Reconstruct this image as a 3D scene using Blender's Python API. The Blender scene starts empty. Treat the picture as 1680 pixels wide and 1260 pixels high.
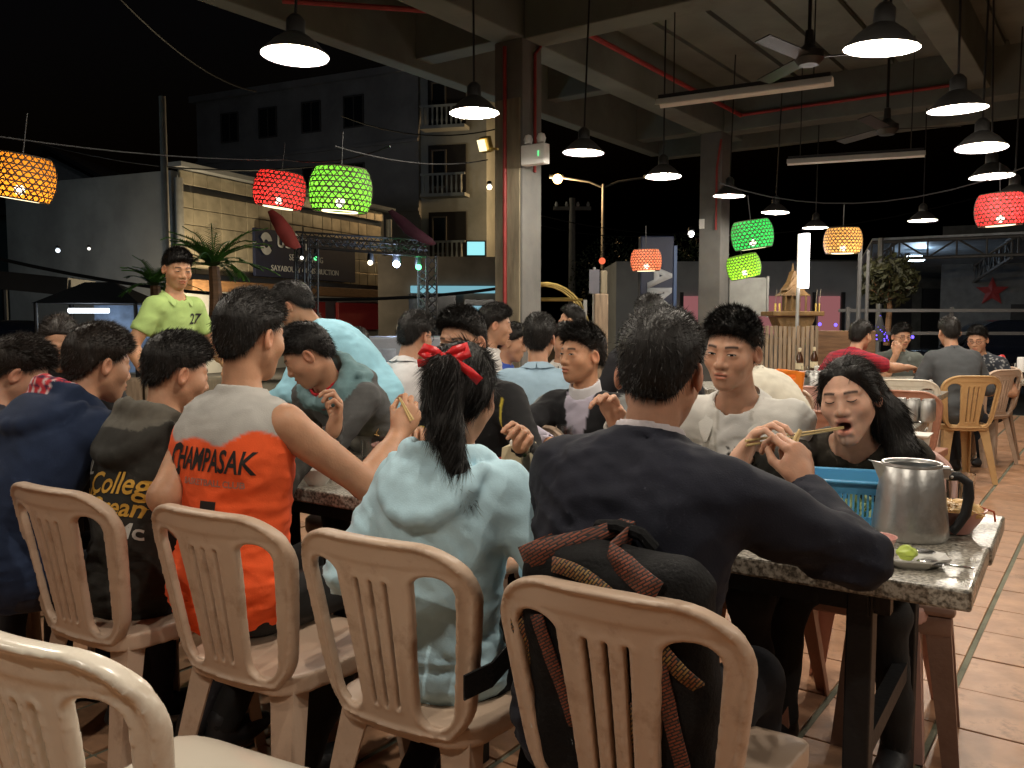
import bpy, bmesh, math, random
import numpy as np
from mathutils import Vector, Matrix
from mathutils.bvhtree import BVHTree

random.seed(7); np.random.seed(7)
R = math.radians
scene = bpy.context.scene
col = scene.collection

# ------------------------------------------------------------------ camera
CAM_H, FPX, PITCH = 1.28, 1408.0, math.atan(105.0 / 1408.0)
cam_data = bpy.data.cameras.new('camera')
cam = bpy.data.objects.new('camera', cam_data); col.objects.link(cam)
cam_data.sensor_width = 36.0; cam_data.lens = FPX / 1680.0 * 36.0
cam_data.clip_start = 0.05; cam_data.clip_end = 600
cam.location = (0, 0, CAM_H); cam.rotation_euler = (math.pi / 2 - PITCH, 0, 0)
scene.camera = cam
# ------------------------------------------------------------------ night sky
world = bpy.data.worlds.new('World'); scene.world = world; world.use_nodes = True
wn = world.node_tree
bg = wn.nodes['Background']
sky = wn.nodes.new('ShaderNodeTexSky'); sky.sky_type = 'NISHITA'; sky.sun_disc = False
sky.sun_elevation = R(-4); sky.sun_rotation = R(200)
wn.links.new(sky.outputs[0], bg.inputs[0]); bg.inputs[1].default_value = 0.08
# ------------------------------------------------------------------ view
scene.view_settings.view_transform = 'Standard'; scene.view_settings.look = 'None'
scene.view_settings.exposure = 0.25; scene.view_settings.gamma = 1.0
scene.view_settings.use_curve_mapping = False
scene.render.engine = 'CYCLES'
scene.cycles.use_denoising = True
scene.cycles.max_bounces = 7; scene.cycles.diffuse_bounces = 3; scene.cycles.glossy_bounces = 3
scene.cycles.transmission_bounces = 6; scene.cycles.sample_clamp_indirect = 3.0
scene.cycles.caustics_reflective = False; scene.cycles.caustics_refractive = False
LAMP_W = 56.0                       # watts of one pendant bulb
LAMP_COL = (1.0, 0.90, 0.76)

# ------------------------------------------------------------------ frames
def ray(u, v):
    d = Vector(((u - 840) / FPX, 1.0, (630 - v) / FPX))
    c, s = math.cos(-PITCH), math.sin(-PITCH)
    return Vector((d.x, d.y * c - d.z * s, d.y * s + d.z * c))
def at(u, v, Y):                     # world point at depth Y for a photo pixel
    d = ray(u, v); return Vector((d.x * Y / d.y, Y, CAM_H + d.z * Y / d.y))
def on(u, v, z):                     # world point on a horizontal plane
    d = ray(u, v); t = (z - CAM_H) / d.z; return Vector((d.x * t, d.y * t, z))
E2 = Vector((0.58, 0.8146, 0)); E1 = Vector((0.8146, -0.58, 0)); GRID_ROT = math.atan2(-0.58, 0.8146)
def g(a, b, z=0.0):                  # building grid -> world
    p = E1 * a + E2 * b; return Vector((p.x, p.y, z))
TA = Vector((0.55, 0.835, 0)).normalized(); TB = Vector((-TA.y, TA.x, 0)); T0 = Vector((0.90, 1.64, 0))
TROT = math.atan2(TA.y, TA.x) - math.pi / 2
def tb(t, o, z=0.0):                 # table frame: t along from the right end, o across from the near edge
    p = T0 + TB * t + TA * o; return Vector((p.x, p.y, z))

# ------------------------------------------------------------------ materials
MATS = {}
def mat(name, color, rough=0.6, metal=0.0, var=0.12, vscale=6.0, bump=0.15, bscale=60.0, coat=0.0, sub=0.0,
        attr=None, dirt=None, spec=0.5, emit=None, estr=0.0, stretch=(1, 1, 1), alpha_t=0.0, ior=1.45):
    if name in MATS: return MATS[name]
    m = bpy.data.materials.new(name); m.use_nodes = True; MATS[name] = m
    nt = m.node_tree; N = nt.nodes; L = nt.links; b = N['Principled BSDF']
    tc = N.new('ShaderNodeTexCoord'); mp = N.new('ShaderNodeMapping'); mp.inputs['Scale'].default_value = stretch
    L.new(tc.outputs['Object'], mp.inputs[0])
    c4 = (color[0], color[1], color[2], 1)
    src = None
    if attr:
        a = N.new('ShaderNodeAttribute'); a.attribute_name = attr; src = a.outputs['Color']
    if var > 0:
        nz = N.new('ShaderNodeTexNoise'); nz.inputs['Scale'].default_value = vscale; nz.inputs['Detail'].default_value = 5
        L.new(mp.outputs[0], nz.inputs[0])
        rp = N.new('ShaderNodeMapRange'); rp.inputs[1].default_value = .3; rp.inputs[2].default_value = .7
        rp.inputs[3].default_value = 1 - var; rp.inputs[4].default_value = 1 + var
        L.new(nz.outputs[0], rp.inputs[0])
        mx = N.new('ShaderNodeMix'); mx.data_type = 'RGBA'; mx.blend_type = 'MULTIPLY'; mx.inputs[0].default_value = 1
        if src: L.new(src, mx.inputs[6])
        else: mx.inputs[6].default_value = c4
        L.new(rp.outputs[0], mx.inputs[7]); src = mx.outputs[2]
    if dirt:
        nz = N.new('ShaderNodeTexNoise'); nz.inputs['Scale'].default_value = dirt[3]; nz.inputs['Detail'].default_value = 8
        nz.inputs['Roughness'].default_value = .7
        L.new(mp.outputs[0], nz.inputs[0])
        rp = N.new('ShaderNodeMapRange'); rp.inputs[1].default_value = dirt[4] if len(dirt) > 4 else .52; rp.inputs[2].default_value = .72
        L.new(nz.outputs[0], rp.inputs[0])
        mx = N.new('ShaderNodeMix'); mx.data_type = 'RGBA'
        L.new(rp.outputs[0], mx.inputs[0])
        if src: L.new(src, mx.inputs[6])
        else: mx.inputs[6].default_value = c4
        mx.inputs[7].default_value = (dirt[0], dirt[1], dirt[2], 1); src = mx.outputs[2]
    if src: L.new(src, b.inputs['Base Color'])
    else: b.inputs['Base Color'].default_value = c4
    b.inputs['Roughness'].default_value = rough; b.inputs['Metallic'].default_value = metal
    b.inputs['Specular IOR Level'].default_value = spec; b.inputs['Coat Weight'].default_value = coat
    b.inputs['IOR'].default_value = ior
    if sub > 0:
        b.inputs['Subsurface Weight'].default_value = sub
        b.inputs['Subsurface Radius'].default_value = (.012, .005, .003); b.inputs['Subsurface Scale'].default_value = 1.0
    if alpha_t > 0: b.inputs['Transmission Weight'].default_value = alpha_t
    if emit:
        b.inputs['Emission Color'].default_value = (*emit, 1); b.inputs['Emission Strength'].default_value = estr
    if bump > 0:
        nb = N.new('ShaderNodeTexNoise'); nb.inputs['Scale'].default_value = bscale; nb.inputs['Detail'].default_value = 4
        L.new(mp.outputs[0], nb.inputs[0])
        bp = N.new('ShaderNodeBump'); bp.inputs['Strength'].default_value = bump; bp.inputs['Distance'].default_value = .01
        L.new(nb.outputs[0], bp.inputs['Height']); L.new(bp.outputs[0], b.inputs['Normal'])
    return m
def emis(name, color, strength):
    if name in MATS: return MATS[name]
    m = bpy.data.materials.new(name); m.use_nodes = True; MATS[name] = m
    nt = m.node_tree; nt.nodes.clear()
    e = nt.nodes.new('ShaderNodeEmission'); o = nt.nodes.new('ShaderNodeOutputMaterial')
    e.inputs[0].default_value = (*color, 1); e.inputs[1].default_value = strength
    nt.links.new(e.outputs[0], o.inputs[0]); return m
def glassm(name, color=(1, 1, 1), rough=0.02):
    return mat(name, color, rough, 0, var=0, bump=0, alpha_t=1.0)

# ------------------------------------------------------------------ objects
def mesh_obj(name, verts, faces, m=None, parent=None, smooth=False, kind=None):
    me = bpy.data.meshes.new(name)
    me.from_pydata([tuple(v) for v in verts], [], [tuple(f) for f in faces]); me.update()
    return link_mesh(name, me, m, parent, smooth, kind)
def link_mesh(name, me, m=None, parent=None, smooth=False, kind=None):
    if m is not None and len(me.materials) == 0: me.materials.append(m)
    if smooth: me.polygons.foreach_set('use_smooth', [True] * len(me.polygons))
    o = bpy.data.objects.new(name, me); col.objects.link(o)
    if parent: o.parent = parent
    if kind: o['kind'] = kind
    return o
def tag(o, label=None, cat=None, group=None, kind=None):
    if label: o['label'] = label
    if cat: o['category'] = cat
    if group: o['group'] = group
    if kind: o['kind'] = kind
    return o
def thing(name, label, cat, loc=(0, 0, 0), rz=0.0, group=None):
    o = bpy.data.objects.new(name, None); col.objects.link(o); o.empty_display_size = .1
    o.location = loc; o.rotation_euler = (0, 0, rz); return tag(o, label, cat, group)
def copy_tree(o, parent=None):
    c = o.copy(); col.objects.link(c); c.parent = parent
    for ch in list(o.children): copy_tree(ch, c)
    return c
class MB:
    def __init__(s): s.v = []; s.f = []; s.mi = []; s.cur = 0
    def _add(s, vs, fs):
        n = len(s.v); s.v += [Vector(v) for v in vs]; s.f += [tuple(i + n for i in f) for f in fs]; s.mi += [s.cur] * len(fs)
    def box(s, c, size, rot=None, bev=0.0):
        hx, hy, hz = size[0] / 2, size[1] / 2, size[2] / 2
        if bev > 0:
            bm = bmesh.new(); bmesh.ops.create_cube(bm, size=1)
            for v in bm.verts: v.co = Vector((v.co.x * size[0], v.co.y * size[1], v.co.z * size[2]))
            bmesh.ops.bevel(bm, geom=bm.edges[:], offset=min(bev, hx * .9, hy * .9, hz * .9), segments=2, affect='EDGES', profile=.5)
            bm.verts.ensure_lookup_table()
            vs = [v.co.copy() for v in bm.verts]; fs = [[v.index for v in f.verts] for f in bm.faces]; bm.free()
        else:
            vs = [Vector((x, y, z)) for x in (-hx, hx) for y in (-hy, hy) for z in (-hz, hz)]
            fs = [(0, 1, 3, 2), (4, 6, 7, 5), (0, 4, 5, 1), (2, 3, 7, 6), (0, 2, 6, 4), (1, 5, 7, 3)]
        if rot is not None: vs = [rot @ v for v in vs]
        s._add([v + Vector(c) for v in vs], fs); return s
    def bar(s, p, q, w, h=None, bev=0):   # rectangular bar between two points
        p, q = Vector(p), Vector(q); d = q - p
        rot = d.to_track_quat('X', 'Z').to_matrix()
        return s.box((p + q) / 2, (d.length, w, h or w), rot, bev)
    def tube(s, pts, r, n=8, cap=True):
        pts = [Vector(p) for p in pts]; rs = r if hasattr(r, '__len__') else [r] * len(pts)
        rings = []; prev = None
        for i, p in enumerate(pts):
            d = (pts[min(i + 1, len(pts) - 1)] - pts[max(i - 1, 0)]).normalized()
            if prev is None:
                a = d.orthogonal().normalized()
            else:
                a = (prev - d * prev.dot(d)).normalized()
            prev = a; b = d.cross(a)
            rings.append([p + (a * math.cos(2 * math.pi * k / n) + b * math.sin(2 * math.pi * k / n)) * rs[i] for k in range(n)])
        vs = [v for r_ in rings for v in r_]; fs = []
        for i in range(len(pts) - 1):
            for k in range(n):
                k2 = (k + 1) % n; fs.append((i * n + k, i * n + k2, (i + 1) * n + k2, (i + 1) * n + k))
        if cap: fs += [tuple(range(n - 1, -1, -1)), tuple((len(pts) - 1) * n + k for k in range(n))]
        s._add(vs, fs); return s
    def lathe(s, prof, n=24, c=(0, 0, 0), closed=False):  # prof [(r,z)]
        vs = []; fs = []; m = len(prof)
        for (r, z) in prof:
            for k in range(n): vs.append(Vector((c[0] + r * math.cos(2 * math.pi * k / n), c[1] + r * math.sin(2 * math.pi * k / n), c[2] + z)))
        for i in range(m if closed else m - 1):
            j = (i + 1) % m
            for k in range(n):
                k2 = (k + 1) % n; fs.append((i * n + k, i * n + k2, j * n + k2, j * n + k))
        s._add(vs, fs); return s
    def prism(s, poly, depth, M=None, c=(0, 0, 0)):  # 2D poly in xz extruded along y
        n = len(poly); vs = [Vector((x, -depth / 2, z)) for x, z in poly] + [Vector((x, depth / 2, z)) for x, z in poly]
        fs = [tuple(range(n)), tuple(range(2 * n - 1, n - 1, -1))] + [(i, i + n, (i + 1) % n + n, (i + 1) % n) for i in range(n)]
        if M is not None: vs = [M @ v for v in vs]
        s._add([v + Vector(c) for v in vs], fs); return s
    def quad(s, a, b, c, d): s._add([a, b, c, d], [(0, 1, 2, 3)]); return s
    def xform(s, M): s.v = [M @ v for v in s.v]; return s
    def mesh(s, name, mats, smooth=False):
        me = bpy.data.meshes.new(name); me.from_pydata([tuple(v) for v in s.v], [], s.f)
        for m in (mats if isinstance(mats, (list, tuple)) else [mats]): me.materials.append(m)
        me.polygons.foreach_set('material_index', s.mi)
        if smooth:
            me.polygons.foreach_set('use_smooth', [True] * len(s.f))
        me.update()
        bm = bmesh.new(); bm.from_mesh(me); bmesh.ops.recalc_face_normals(bm, faces=bm.faces[:]); bm.to_mesh(me); bm.free()
        if smooth:
            try: me.set_sharp_from_angle(angle=R(40))
            except Exception: pass
        return me
    def build(s, name, mats, parent=None, smooth=False, kind=None):
        return link_mesh(name, s.mesh(name, mats, smooth), None, parent, False, kind)
def sphere(c, r, n=12, m=8):
    prof = [(max(r * math.sin(math.pi * i / m), 1e-4), -r * math.cos(math.pi * i / m)) for i in range(m + 1)]
    return MB().lathe(prof, n, c)

# ------------------------------------------------------------------ signed-distance modelling
def axis_coords(lo, hi, base, fine=()):   # fine: list of (lo,hi,step)
    out = [lo]
    while out[-1] < hi:
        x = out[-1]; st = base
        for (a, b, s_) in fine:
            if a - base <= x <= b: st = min(st, s_)
        out.append(x + st)
    return np.array(out, dtype=np.float32)
class Field:
    def __init__(s, lo, hi, base, fine=()):
        s.x = [axis_coords(lo[i], hi[i], base, [(a[i], b[i], st) for (a, b, st) in fine]) for i in range(3)]
        s.d = np.full([len(a) for a in s.x], 0.2, dtype=np.float32)
    def sl(s, lo, hi):
        r = []
        for i in range(3):
            a = np.searchsorted(s.x[i], lo[i]); b = np.searchsorted(s.x[i], hi[i])
            if b <= a: return None
            r.append(slice(int(a), int(b)))
        return tuple(r)
    def pts(s, r): return np.stack(np.meshgrid(s.x[0][r[0]], s.x[1][r[1]], s.x[2][r[2]], indexing='ij'), -1)
    def op(s, lo, hi, fn, k=0.01, mode='add'):
        mg = k + .03
        r = s.sl([lo[i] - mg for i in range(3)], [hi[i] + mg for i in range(3)])
        if r is None: return
        b = fn(s.pts(r)); a = s.d[r]
        if mode == 'add':
            h = np.maximum(k - np.abs(a - b), 0) / k; s.d[r] = np.minimum(a, b) - h * h * k * .25
        elif mode == 'sub':
            b = -b; h = np.maximum(k - np.abs(a - b), 0) / k; s.d[r] = np.maximum(a, b) + h * h * k * .25
        elif mode == 'and':
            h = np.maximum(k - np.abs(a - b), 0) / k; s.d[r] = np.maximum(a, b) + h * h * k * .25
        elif mode == 'disp': s.d[r] = a + b
    def cone(s, p, q, r0, r1, k=.01, mode='add', M=None, flat=None):
        """round cone p->q; flat=(3x3 matrix A): points multiplied by A first (for elliptic sections)"""
        p = np.array(p, np.float32); q = np.array(q, np.float32); rm = max(r0, r1) * (1.0 if flat is None else flat[1])
        lo = np.minimum(p, q) - rm; hi = np.maximum(p, q) + rm
        def fn(P):
            if flat is None:
                pa = P - p; ba = q - p
            else:
                A = np.array(flat[0], np.float32); pa = (P - p) @ A.T; ba = (q - p) @ A.T
            t = np.clip((pa @ ba) / max(float(ba @ ba), 1e-9), 0, 1)
            return (np.linalg.norm(pa - t[..., None] * ba, axis=-1) - (r0 + (r1 - r0) * t)) * (1.0 if flat is None else flat[2])
        s.op(lo, hi, fn, k, mode)
    def ell(s, c, rad, Rm=None, k=.01, mode='add'):
        c = np.array(c, np.float32); rad = np.array(rad, np.float32); m = float(rad.max())
        Rn = np.eye(3, dtype=np.float32) if Rm is None else np.array(Rm, np.float32)
        if Rm is None: lo, hi = c - rad, c + rad
        else: lo, hi = c - m, c + m
        def fn(P):
            q = ((P - c) @ Rn)           # world -> local (columns of Rn are local axes)
            k0 = np.linalg.norm(q / rad, axis=-1); k1 = np.linalg.norm(q / (rad * rad), axis=-1) + 1e-6
            return k0 * (k0 - 1) / k1
        s.op(lo, hi, fn, k, mode)
    def plane(s, c, n, k=.01, lo=None, hi=None):   # keep the side opposite to n
        c = np.array(c, np.float32); n = np.array(n, np.float32); n /= np.linalg.norm(n)
        lo = lo if lo is not None else [a[0] for a in s.x]; hi = hi if hi is not None else [a[-1] for a in s.x]
        s.op(lo, hi, lambda P: (P - c) @ n, k, 'and')
    def net(s):
        d = s.d; ins = d < 0; n0, n1, n2 = d.shape
        cnt = np.zeros((n0 - 1, n1 - 1, n2 - 1), np.uint8)
        for a in (0, 1):
            for b in (0, 1):
                for c in (0, 1): cnt += ins[a:n0 - 1 + a, b:n1 - 1 + b, c:n2 - 1 + c]
        act = (cnt > 0) & (cnt < 8); I, J, K = np.nonzero(act)
        if len(I) == 0: return np.zeros((0, 3)), np.zeros((0, 4), int)
        idx = np.full(act.shape, -1, np.int32); idx[I, J, K] = np.arange(len(I))
        X, Y, Z = s.x; pos = np.zeros((len(I), 3), np.float32); w = np.zeros(len(I), np.float32)
        for ax in range(3):
            o = [0, 0, 0]
            for b in (0, 1):
                for c in (0, 1):
                    p = [0, 0, 0]; p[(ax + 1) % 3] = b; p[(ax + 2) % 3] = c; q = list(p); q[ax] = 1
                    va = d[I + p[0], J + p[1], K + p[2]]; vb = d[I + q[0], J + q[1], K + q[2]]
                    cr = (va < 0) != (vb < 0); t = np.where(cr, va / np.where(cr, va - vb, 1), 0)
                    A = np.stack([X[I + p[0]], Y[J + p[1]], Z[K + p[2]]], -1); B = np.stack([X[I + q[0]], Y[J + q[1]], Z[K + q[2]]], -1)
                    pos += np.where(cr[:, None], A + (B - A) * t[:, None], 0); w += cr
        pos /= w[:, None]
        F = []
        for ax in range(3):
            a1, a2 = (ax + 1) % 3, (ax + 2) % 3
            sa = [slice(1, -1)] * 3; sa[ax] = slice(0, -1); sb = [slice(1, -1)] * 3; sb[ax] = slice(1, None)
            A = ins[tuple(sa)]; B = ins[tuple(sb)]; ch = A != B; c = list(np.nonzero(ch)); fl = A[tuple(c)]
            for k_ in (a1, a2): c[k_] = c[k_] + 1
            def cell(d1, d2):
                q = list(c); q[a1] = q[a1] - d1; q[a2] = q[a2] - d2; return idx[q[0], q[1], q[2]]
            Q = np.stack([cell(1, 1), cell(0, 1), cell(0, 0), cell(1, 0)], -1)
            Q[~fl] = Q[~fl][:, ::-1]; F.append(Q)
        F = np.concatenate(F); F = F[(F >= 0).all(1)]
        return pos, F
def np_mesh(name, V, F, m, smooth=True, colors=None):
    me = bpy.data.meshes.new(name); n = len(V); k = F.shape[1]
    me.vertices.add(n); me.vertices.foreach_set('co', np.asarray(V, np.float32).ravel())
    me.loops.add(len(F) * k); me.loops.foreach_set('vertex_index', F.astype(np.int32).ravel())
    me.polygons.add(len(F)); me.polygons.foreach_set('loop_start', np.arange(0, len(F) * k, k, dtype=np.int32))
    if smooth: me.polygons.foreach_set('use_smooth', np.ones(len(F), bool))
    me.update(calc_edges=True); me.validate()
    if colors is not None:
        at_ = me.attributes.new('col', 'FLOAT_COLOR', 'POINT')
        c4 = np.ones((n, 4), np.float32); c4[:, :3] = colors; at_.data.foreach_set('color', c4.ravel())
    if m is not None: me.materials.append(m)
    return me
class Noise:
    """smooth vector noise made of warped sines"""
    def __init__(s, seed, n=6):
        r = np.random.RandomState(seed); s.k = r.normal(size=(n, 3)).astype(np.float32); s.k /= np.linalg.norm(s.k, axis=1)[:, None]
        s.p = r.uniform(0, 6.28, n).astype(np.float32); s.w = r.normal(size=(n, 3)).astype(np.float32)
    def __call__(s, P, f, aniso=(1, 1, 1)):
        Q = P * np.array(aniso, np.float32); out = 0
        wv = np.sin(Q @ s.w[0] * f * .45 + s.p[0]) * 1.3
        for i in range(len(s.p)): out = out + np.sin(Q @ s.k[i] * f * (1 + .35 * i) + s.p[i] + wv * (1 if i % 2 else -1)) / (1 + .5 * i)
        return out / 2.2
# ================================================================== STRUCTURE
M_conc = mat('concrete', (.142, .14, .132), .85, var=.25, vscale=2.5, bump=.35, bscale=18, dirt=(.16, .15, .13, 1.6, .5))
M_conc2 = mat('ceiling_concrete', (.135, .152, .135), .9, var=.2, vscale=1.5, bump=.3, bscale=14, dirt=(.10, .10, .085, .9, .5))
M_asph = mat('asphalt', (.045, .045, .048), .85, var=.3, vscale=1.2, bump=.4, bscale=40)
M_grout = mat('grout', (.20, .205, .15), .9, var=.3, vscale=3, bump=.2, bscale=50, dirt=(.11, .12, .085, 5))
TILES = [mat('terracotta_%d' % i, c, .42, var=.22, vscale=7, bump=.18, bscale=30, dirt=(.16, .085, .05, 4.0, .56)) for i, c in
         enumerate([(.47, .26, .15), (.50, .28, .165), (.44, .235, .13), (.48, .27, .16)])]
M_red = mat('red_paint', (.26, .028, .026), .5, var=.2)
M_black = mat('black_metal', (.012, .012, .013), .5, var=.1, spec=.4)
M_dark = mat('dark_enamel', (.018, .017, .016), .45, var=.15)
M_white_in = mat('white_enamel', (.82, .80, .75), .5, var=.03, bump=0)
M_white = mat('white_paint', (.72, .71, .68), .5, var=.06)
M_wood = mat('dark_wood', (.16, .085, .04), .6, var=.35, vscale=4, stretch=(1, 1, 8), bump=.3)
M_wood2 = mat('grey_wood', (.27, .20, .135), .7, var=.35, vscale=4, stretch=(8, 8, 1), bump=.3)
M_brass = mat('brass', (.55, .40, .12), .35, .9, var=.15)
M_alu = mat('aluminium', (.58, .57, .55), .36, .9, var=.22, vscale=9, bump=.2, bscale=25, dirt=(.30, .29, .27, 7, .5))

gr = MB().quad((-150, -40, -.16), (150, -40, -.16), (150, 220, -.16), (-150, 220, -.16)).build('ground', M_asph, kind='structure')
fl = MB()
c0 = [g(-6.6, -4.2), g(6.2, -4.2), g(6.2, 13.4), g(-6.6, 13.4)]
fl._add([(p.x, p.y, -.155) for p in c0] + [(p.x, p.y, -.006) for p in c0], [(4, 5, 6, 7), (0, 1, 5, 4), (1, 2, 6, 5), (2, 3, 7, 6), (3, 0, 4, 7)])
floor = fl.build('floor', M_grout, kind='structure')
TS = .333
tile_meshes = []
for m_ in TILES:
    tile_meshes.append(MB().box((0, 0, -.004), (TS - .022, TS - .007, .010), bev=.0025).mesh('tile', m_))
cells = []
for i in range(-20, 19):
    for j in range(-12, 40):
        p = g(i * TS + .07, j * TS + .11)
        if not (-6.45 < i * TS < 6.05): continue
        vis = 9e9
        if p.y > .8:
            u = 840 + FPX * p.x / p.y; v = 525 + FPX * CAM_H / p.y
            if (1230 < u < 1720 and v < 1330) or (-40 < u < 700 and 980 < v < 1330): vis = p.y
        cells.append((vis, p))
cells.sort(key=lambda c: c[0]); rot4 = Matrix.Rotation(GRID_ROT, 4, 'Z')
rest = [MB() for _ in range(1)][0]
for k, (vis, p) in enumerate(cells):
    w = random.randrange(4); dz = random.uniform(-.0012, .0012)
    if k < 300:
        o = bpy.data.objects.new('tile', tile_meshes[w]); col.objects.link(o); o.parent = floor
        o.location = (p.x, p.y, dz); o.rotation_euler = (random.uniform(-.002, .002), random.uniform(-.002, .002), GRID_ROT)
    else:
        rest.cur = w; rest.box((p.x, p.y, -.004 + dz), (TS - .022, TS - .007, .010), rot4.to_3x3())
o = rest.build('tile', TILES, floor); o['kind'] = 'stuff'

# ceiling: precast planks between beams
ceil_ = MB()
q = [g(-6.5, -4.2), g(6.2, -4.2), g(6.2, 13.2), g(-6.5, 13.2)]
ceil_._add([(p.x, p.y, 4.66) for p in q] + [(p.x, p.y, 4.86) for p in q], [(0, 1, 2, 3), (7, 6, 5, 4), (0, 4, 5, 1), (1, 5, 6, 2), (2, 6, 7, 3), (3, 7, 4, 0)])
ceiling = ceil_.build('ceiling', M_conc2, kind='structure')
rot3 = rot4.to_3x3()
bays = [(-4.0, 2.05), (2.35, 7.05), (7.35, 12.15)]
for (b0, b1) in bays:
    a = -6.28
    while a < 6.0:
        w = .595
        p = g(a + w / 2, (b0 + b1) / 2)
        if not (-5.3 < a + w / 2 < -4.8):
            MB().box((p.x, p.y, 4.63 - random.uniform(0, .012)), (w - .03, b1 - b0 - .04, .06), rot3).build('ceiling_panel', M_conc2, ceiling)
        a += w + .03
def beam(a0, b0, a1, b1, w, z0, z1=4.66):
    p, q_ = g(a0, b0, (z0 + z1) / 2), g(a1, b1, (z0 + z1) / 2)
    MB().bar(p, q_, w, z1 - z0, bev=.012).build('beam', M_conc2, ceiling)
beam(-6.4, -4.1, -6.4, 13.1, .20, 3.97)
beam(-5.05, -4.1, -5.05, 13.1, .34, 4.02)
beam(-1.6, -4.1, -1.6, 13.1, .28, 4.12)
beam(2.2, -4.1, 2.2, 13.1, .28, 4.12)
for b in (2.2, 7.2, 12.3):
    beam(-4.87, b, 5.9, b, .32, 4.0); beam(-6.3, b, -5.23, b, .26, 4.06)
for b in (-.4, 4.7, 9.75): beam(-6.3, b, -5.23, b, .2, 4.16)
beam(-6.3, 13.05, 5.9, 13.05, .2, 3.9)

def column(a, b, label):
    p = g(a, b); t = thing('concrete_column', label, 'column', (p.x, p.y, 0), GRID_ROT, 'columns carrying the roof')
    MB().box((0, 0, 2.01), (.34, .34, 4.02), bev=.012).build('shaft', M_conc, t)
    MB().box((0, 0, .06), (.40, .40, .12), bev=.01).build('base', M_conc, t)
    return t
colA = column(-5.05, 7.2, 'square concrete column with a timber board, red pipe and white emergency light box')
M_plank = mat('raw_plank', (.20, .17, .115), .75, var=.4, vscale=3, stretch=(3, 3, .6), bump=.5, bscale=14)
MB().box((.0, -.182, 1.80), (.30, .022, 3.3), bev=.004).build('board', M_plank, colA)
MB().tube([(-.01, -.217, 0), (-.01, -.217, 3.95)], .020, 10).build('pipe', M_red, colA, True)
MB().tube([(.19, .02, 2.75), (.19, .02, 3.9), (.19, .12, 4.0)], .016, 8).build('pipe', M_red, colA, True)
colB = column(-5.05, 12.3, 'bare square concrete column standing behind the boy in the white shirt')
MB().tube([(.10, -.19, 2.6), (.10, -.19, 3.5), (.16, -.19, 3.9)], .016, 8).build('pipe', M_red, colB, True)
MB().box((-.12, -.185, 2.7), (.07, .03, .14)).build('switch_box', M_white, colB)
for (a, b) in ((-5.05, 1.4), (5.8, 2.2), (5.8, 7.2), (5.8, 12.3)):
    column(a, b, 'square concrete column at the outer side of the dining hall')
# red conduit along the beams
p0, p1, p2 = g(-4.6, 7.36, 4.2), g(-4.6, 12.1, 4.2), g(-1.8, 12.1, 4.2)
t = thing('conduit', 'red conduit pipe running along the ceiling beams', 'pipe')
MB().tube([p0, p1], .03, 8).build('pipe', M_red, t, True)
MB().tube([p1, p2], .022, 8).build('pipe', M_red, t, True)
MB().tube([g(-6.2, 5.2, 4.1), g(-5.25, 6.2, 4.1), g(-5.25, 7.0, 4.1)], .025, 8).build('pipe', M_red, t, True)

# emergency light box and flood lamp on the column
p = at(878, 254, 8.35)
t = thing('emergency_light', 'white emergency light box with twin lamp heads on the boarded column', 'light', p, GRID_ROT)
MB().box((0, 0, 0), (.27, .10, .19), bev=.01).build('case', M_white, t)
for s in (-.08, .07):
    MB().lathe([(.001, .11), (.035, .11), (.045, .15), (.03, .19), (.001, .2)], 12, (s, 0, 0)).build('lamp_head', M_white, t, True)
MB().box((.07, -.053, .0), (.016, .008, .05)).build('indicator', emis('green_led', (.2, 1, .35), .8), t)
p = at(798, 237, 8.5)
t = thing('flood_lamp', 'small lit flood lamp bracketed to the boarded column', 'lamp', p, GRID_ROT)
MB().box((0, 0, 0), (.11, .06, .15), Matrix.Rotation(.4, 3, 'X'), bev=.008).build('housing', M_brass, t)
MB().box((-.02, -.045, -.015), (.085, .012, .11), Matrix.Rotation(.4, 3, 'X')).build('lens', emis('flood_glow', (1, .82, .45), 1.6), t)
MB().bar((.03, 0, -.04), (.14, .0, -.06), .02).build('bracket', M_brass, t)

# ------------------------------------------------------------------ pendant lamps
M_bulb = emis('bulb_glow', (1.0, .9, .74), 30.0)
def make_pendant():
    t = thing('pendant_lamp', '', 'lamp')
    out = [(.180, 0), (.176, .012), (.150, .035), (.115, .075), (.075, .105), (.052, .12), (.05, .19), (.03, .215), (.012, .225)]
    MB().lathe(out, 32).build('lamp_shade', M_dark, t, True)
    inn = [(.1795, .001), (.172, .012), (.146, .033), (.111, .071), (.071, .10), (.03, .106), (.002, .107)]
    MB().lathe(inn, 32).build('reflector', M_white_in, t, True)
    MB().tube([(0, 0, .22), (0, 0, 1.6)], .008, 6).build('drop_rod', M_black, t)
    b = sphere((0, 0, .045), .032, 14, 10).build('bulb', M_bulb, t, True)
    ld = bpy.data.lights.new('bulb_light', 'POINT'); ld.energy = LAMP_W; ld.color = LAMP_COL; ld.shadow_soft_size = .03
    lo = bpy.data.objects.new('bulb_light', ld); col.objects.link(lo); lo.parent = t; lo.location = (0, 0, .004)
    return t
pend = make_pendant(); first = [True]
def pendant(p, label, group, tilt=(0, 0)):
    t = pend if first[0] else copy_tree(pend); first[0] = False
    t.location = p; t.rotation_euler = (tilt[0], tilt[1], random.uniform(0, 6)); tag(t, label, 'lamp', group)
    return t
ORD = ['', 'first', 'second', 'third', 'fourth', 'fifth', 'sixth', 'seventh']; nth = [0, 0]
L1 = 'dark bell pendant lamp in the row hanging nearest the boarded column'
L2 = 'dark bell pendant lamp in the row hanging over the tables by the aisle'
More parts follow.
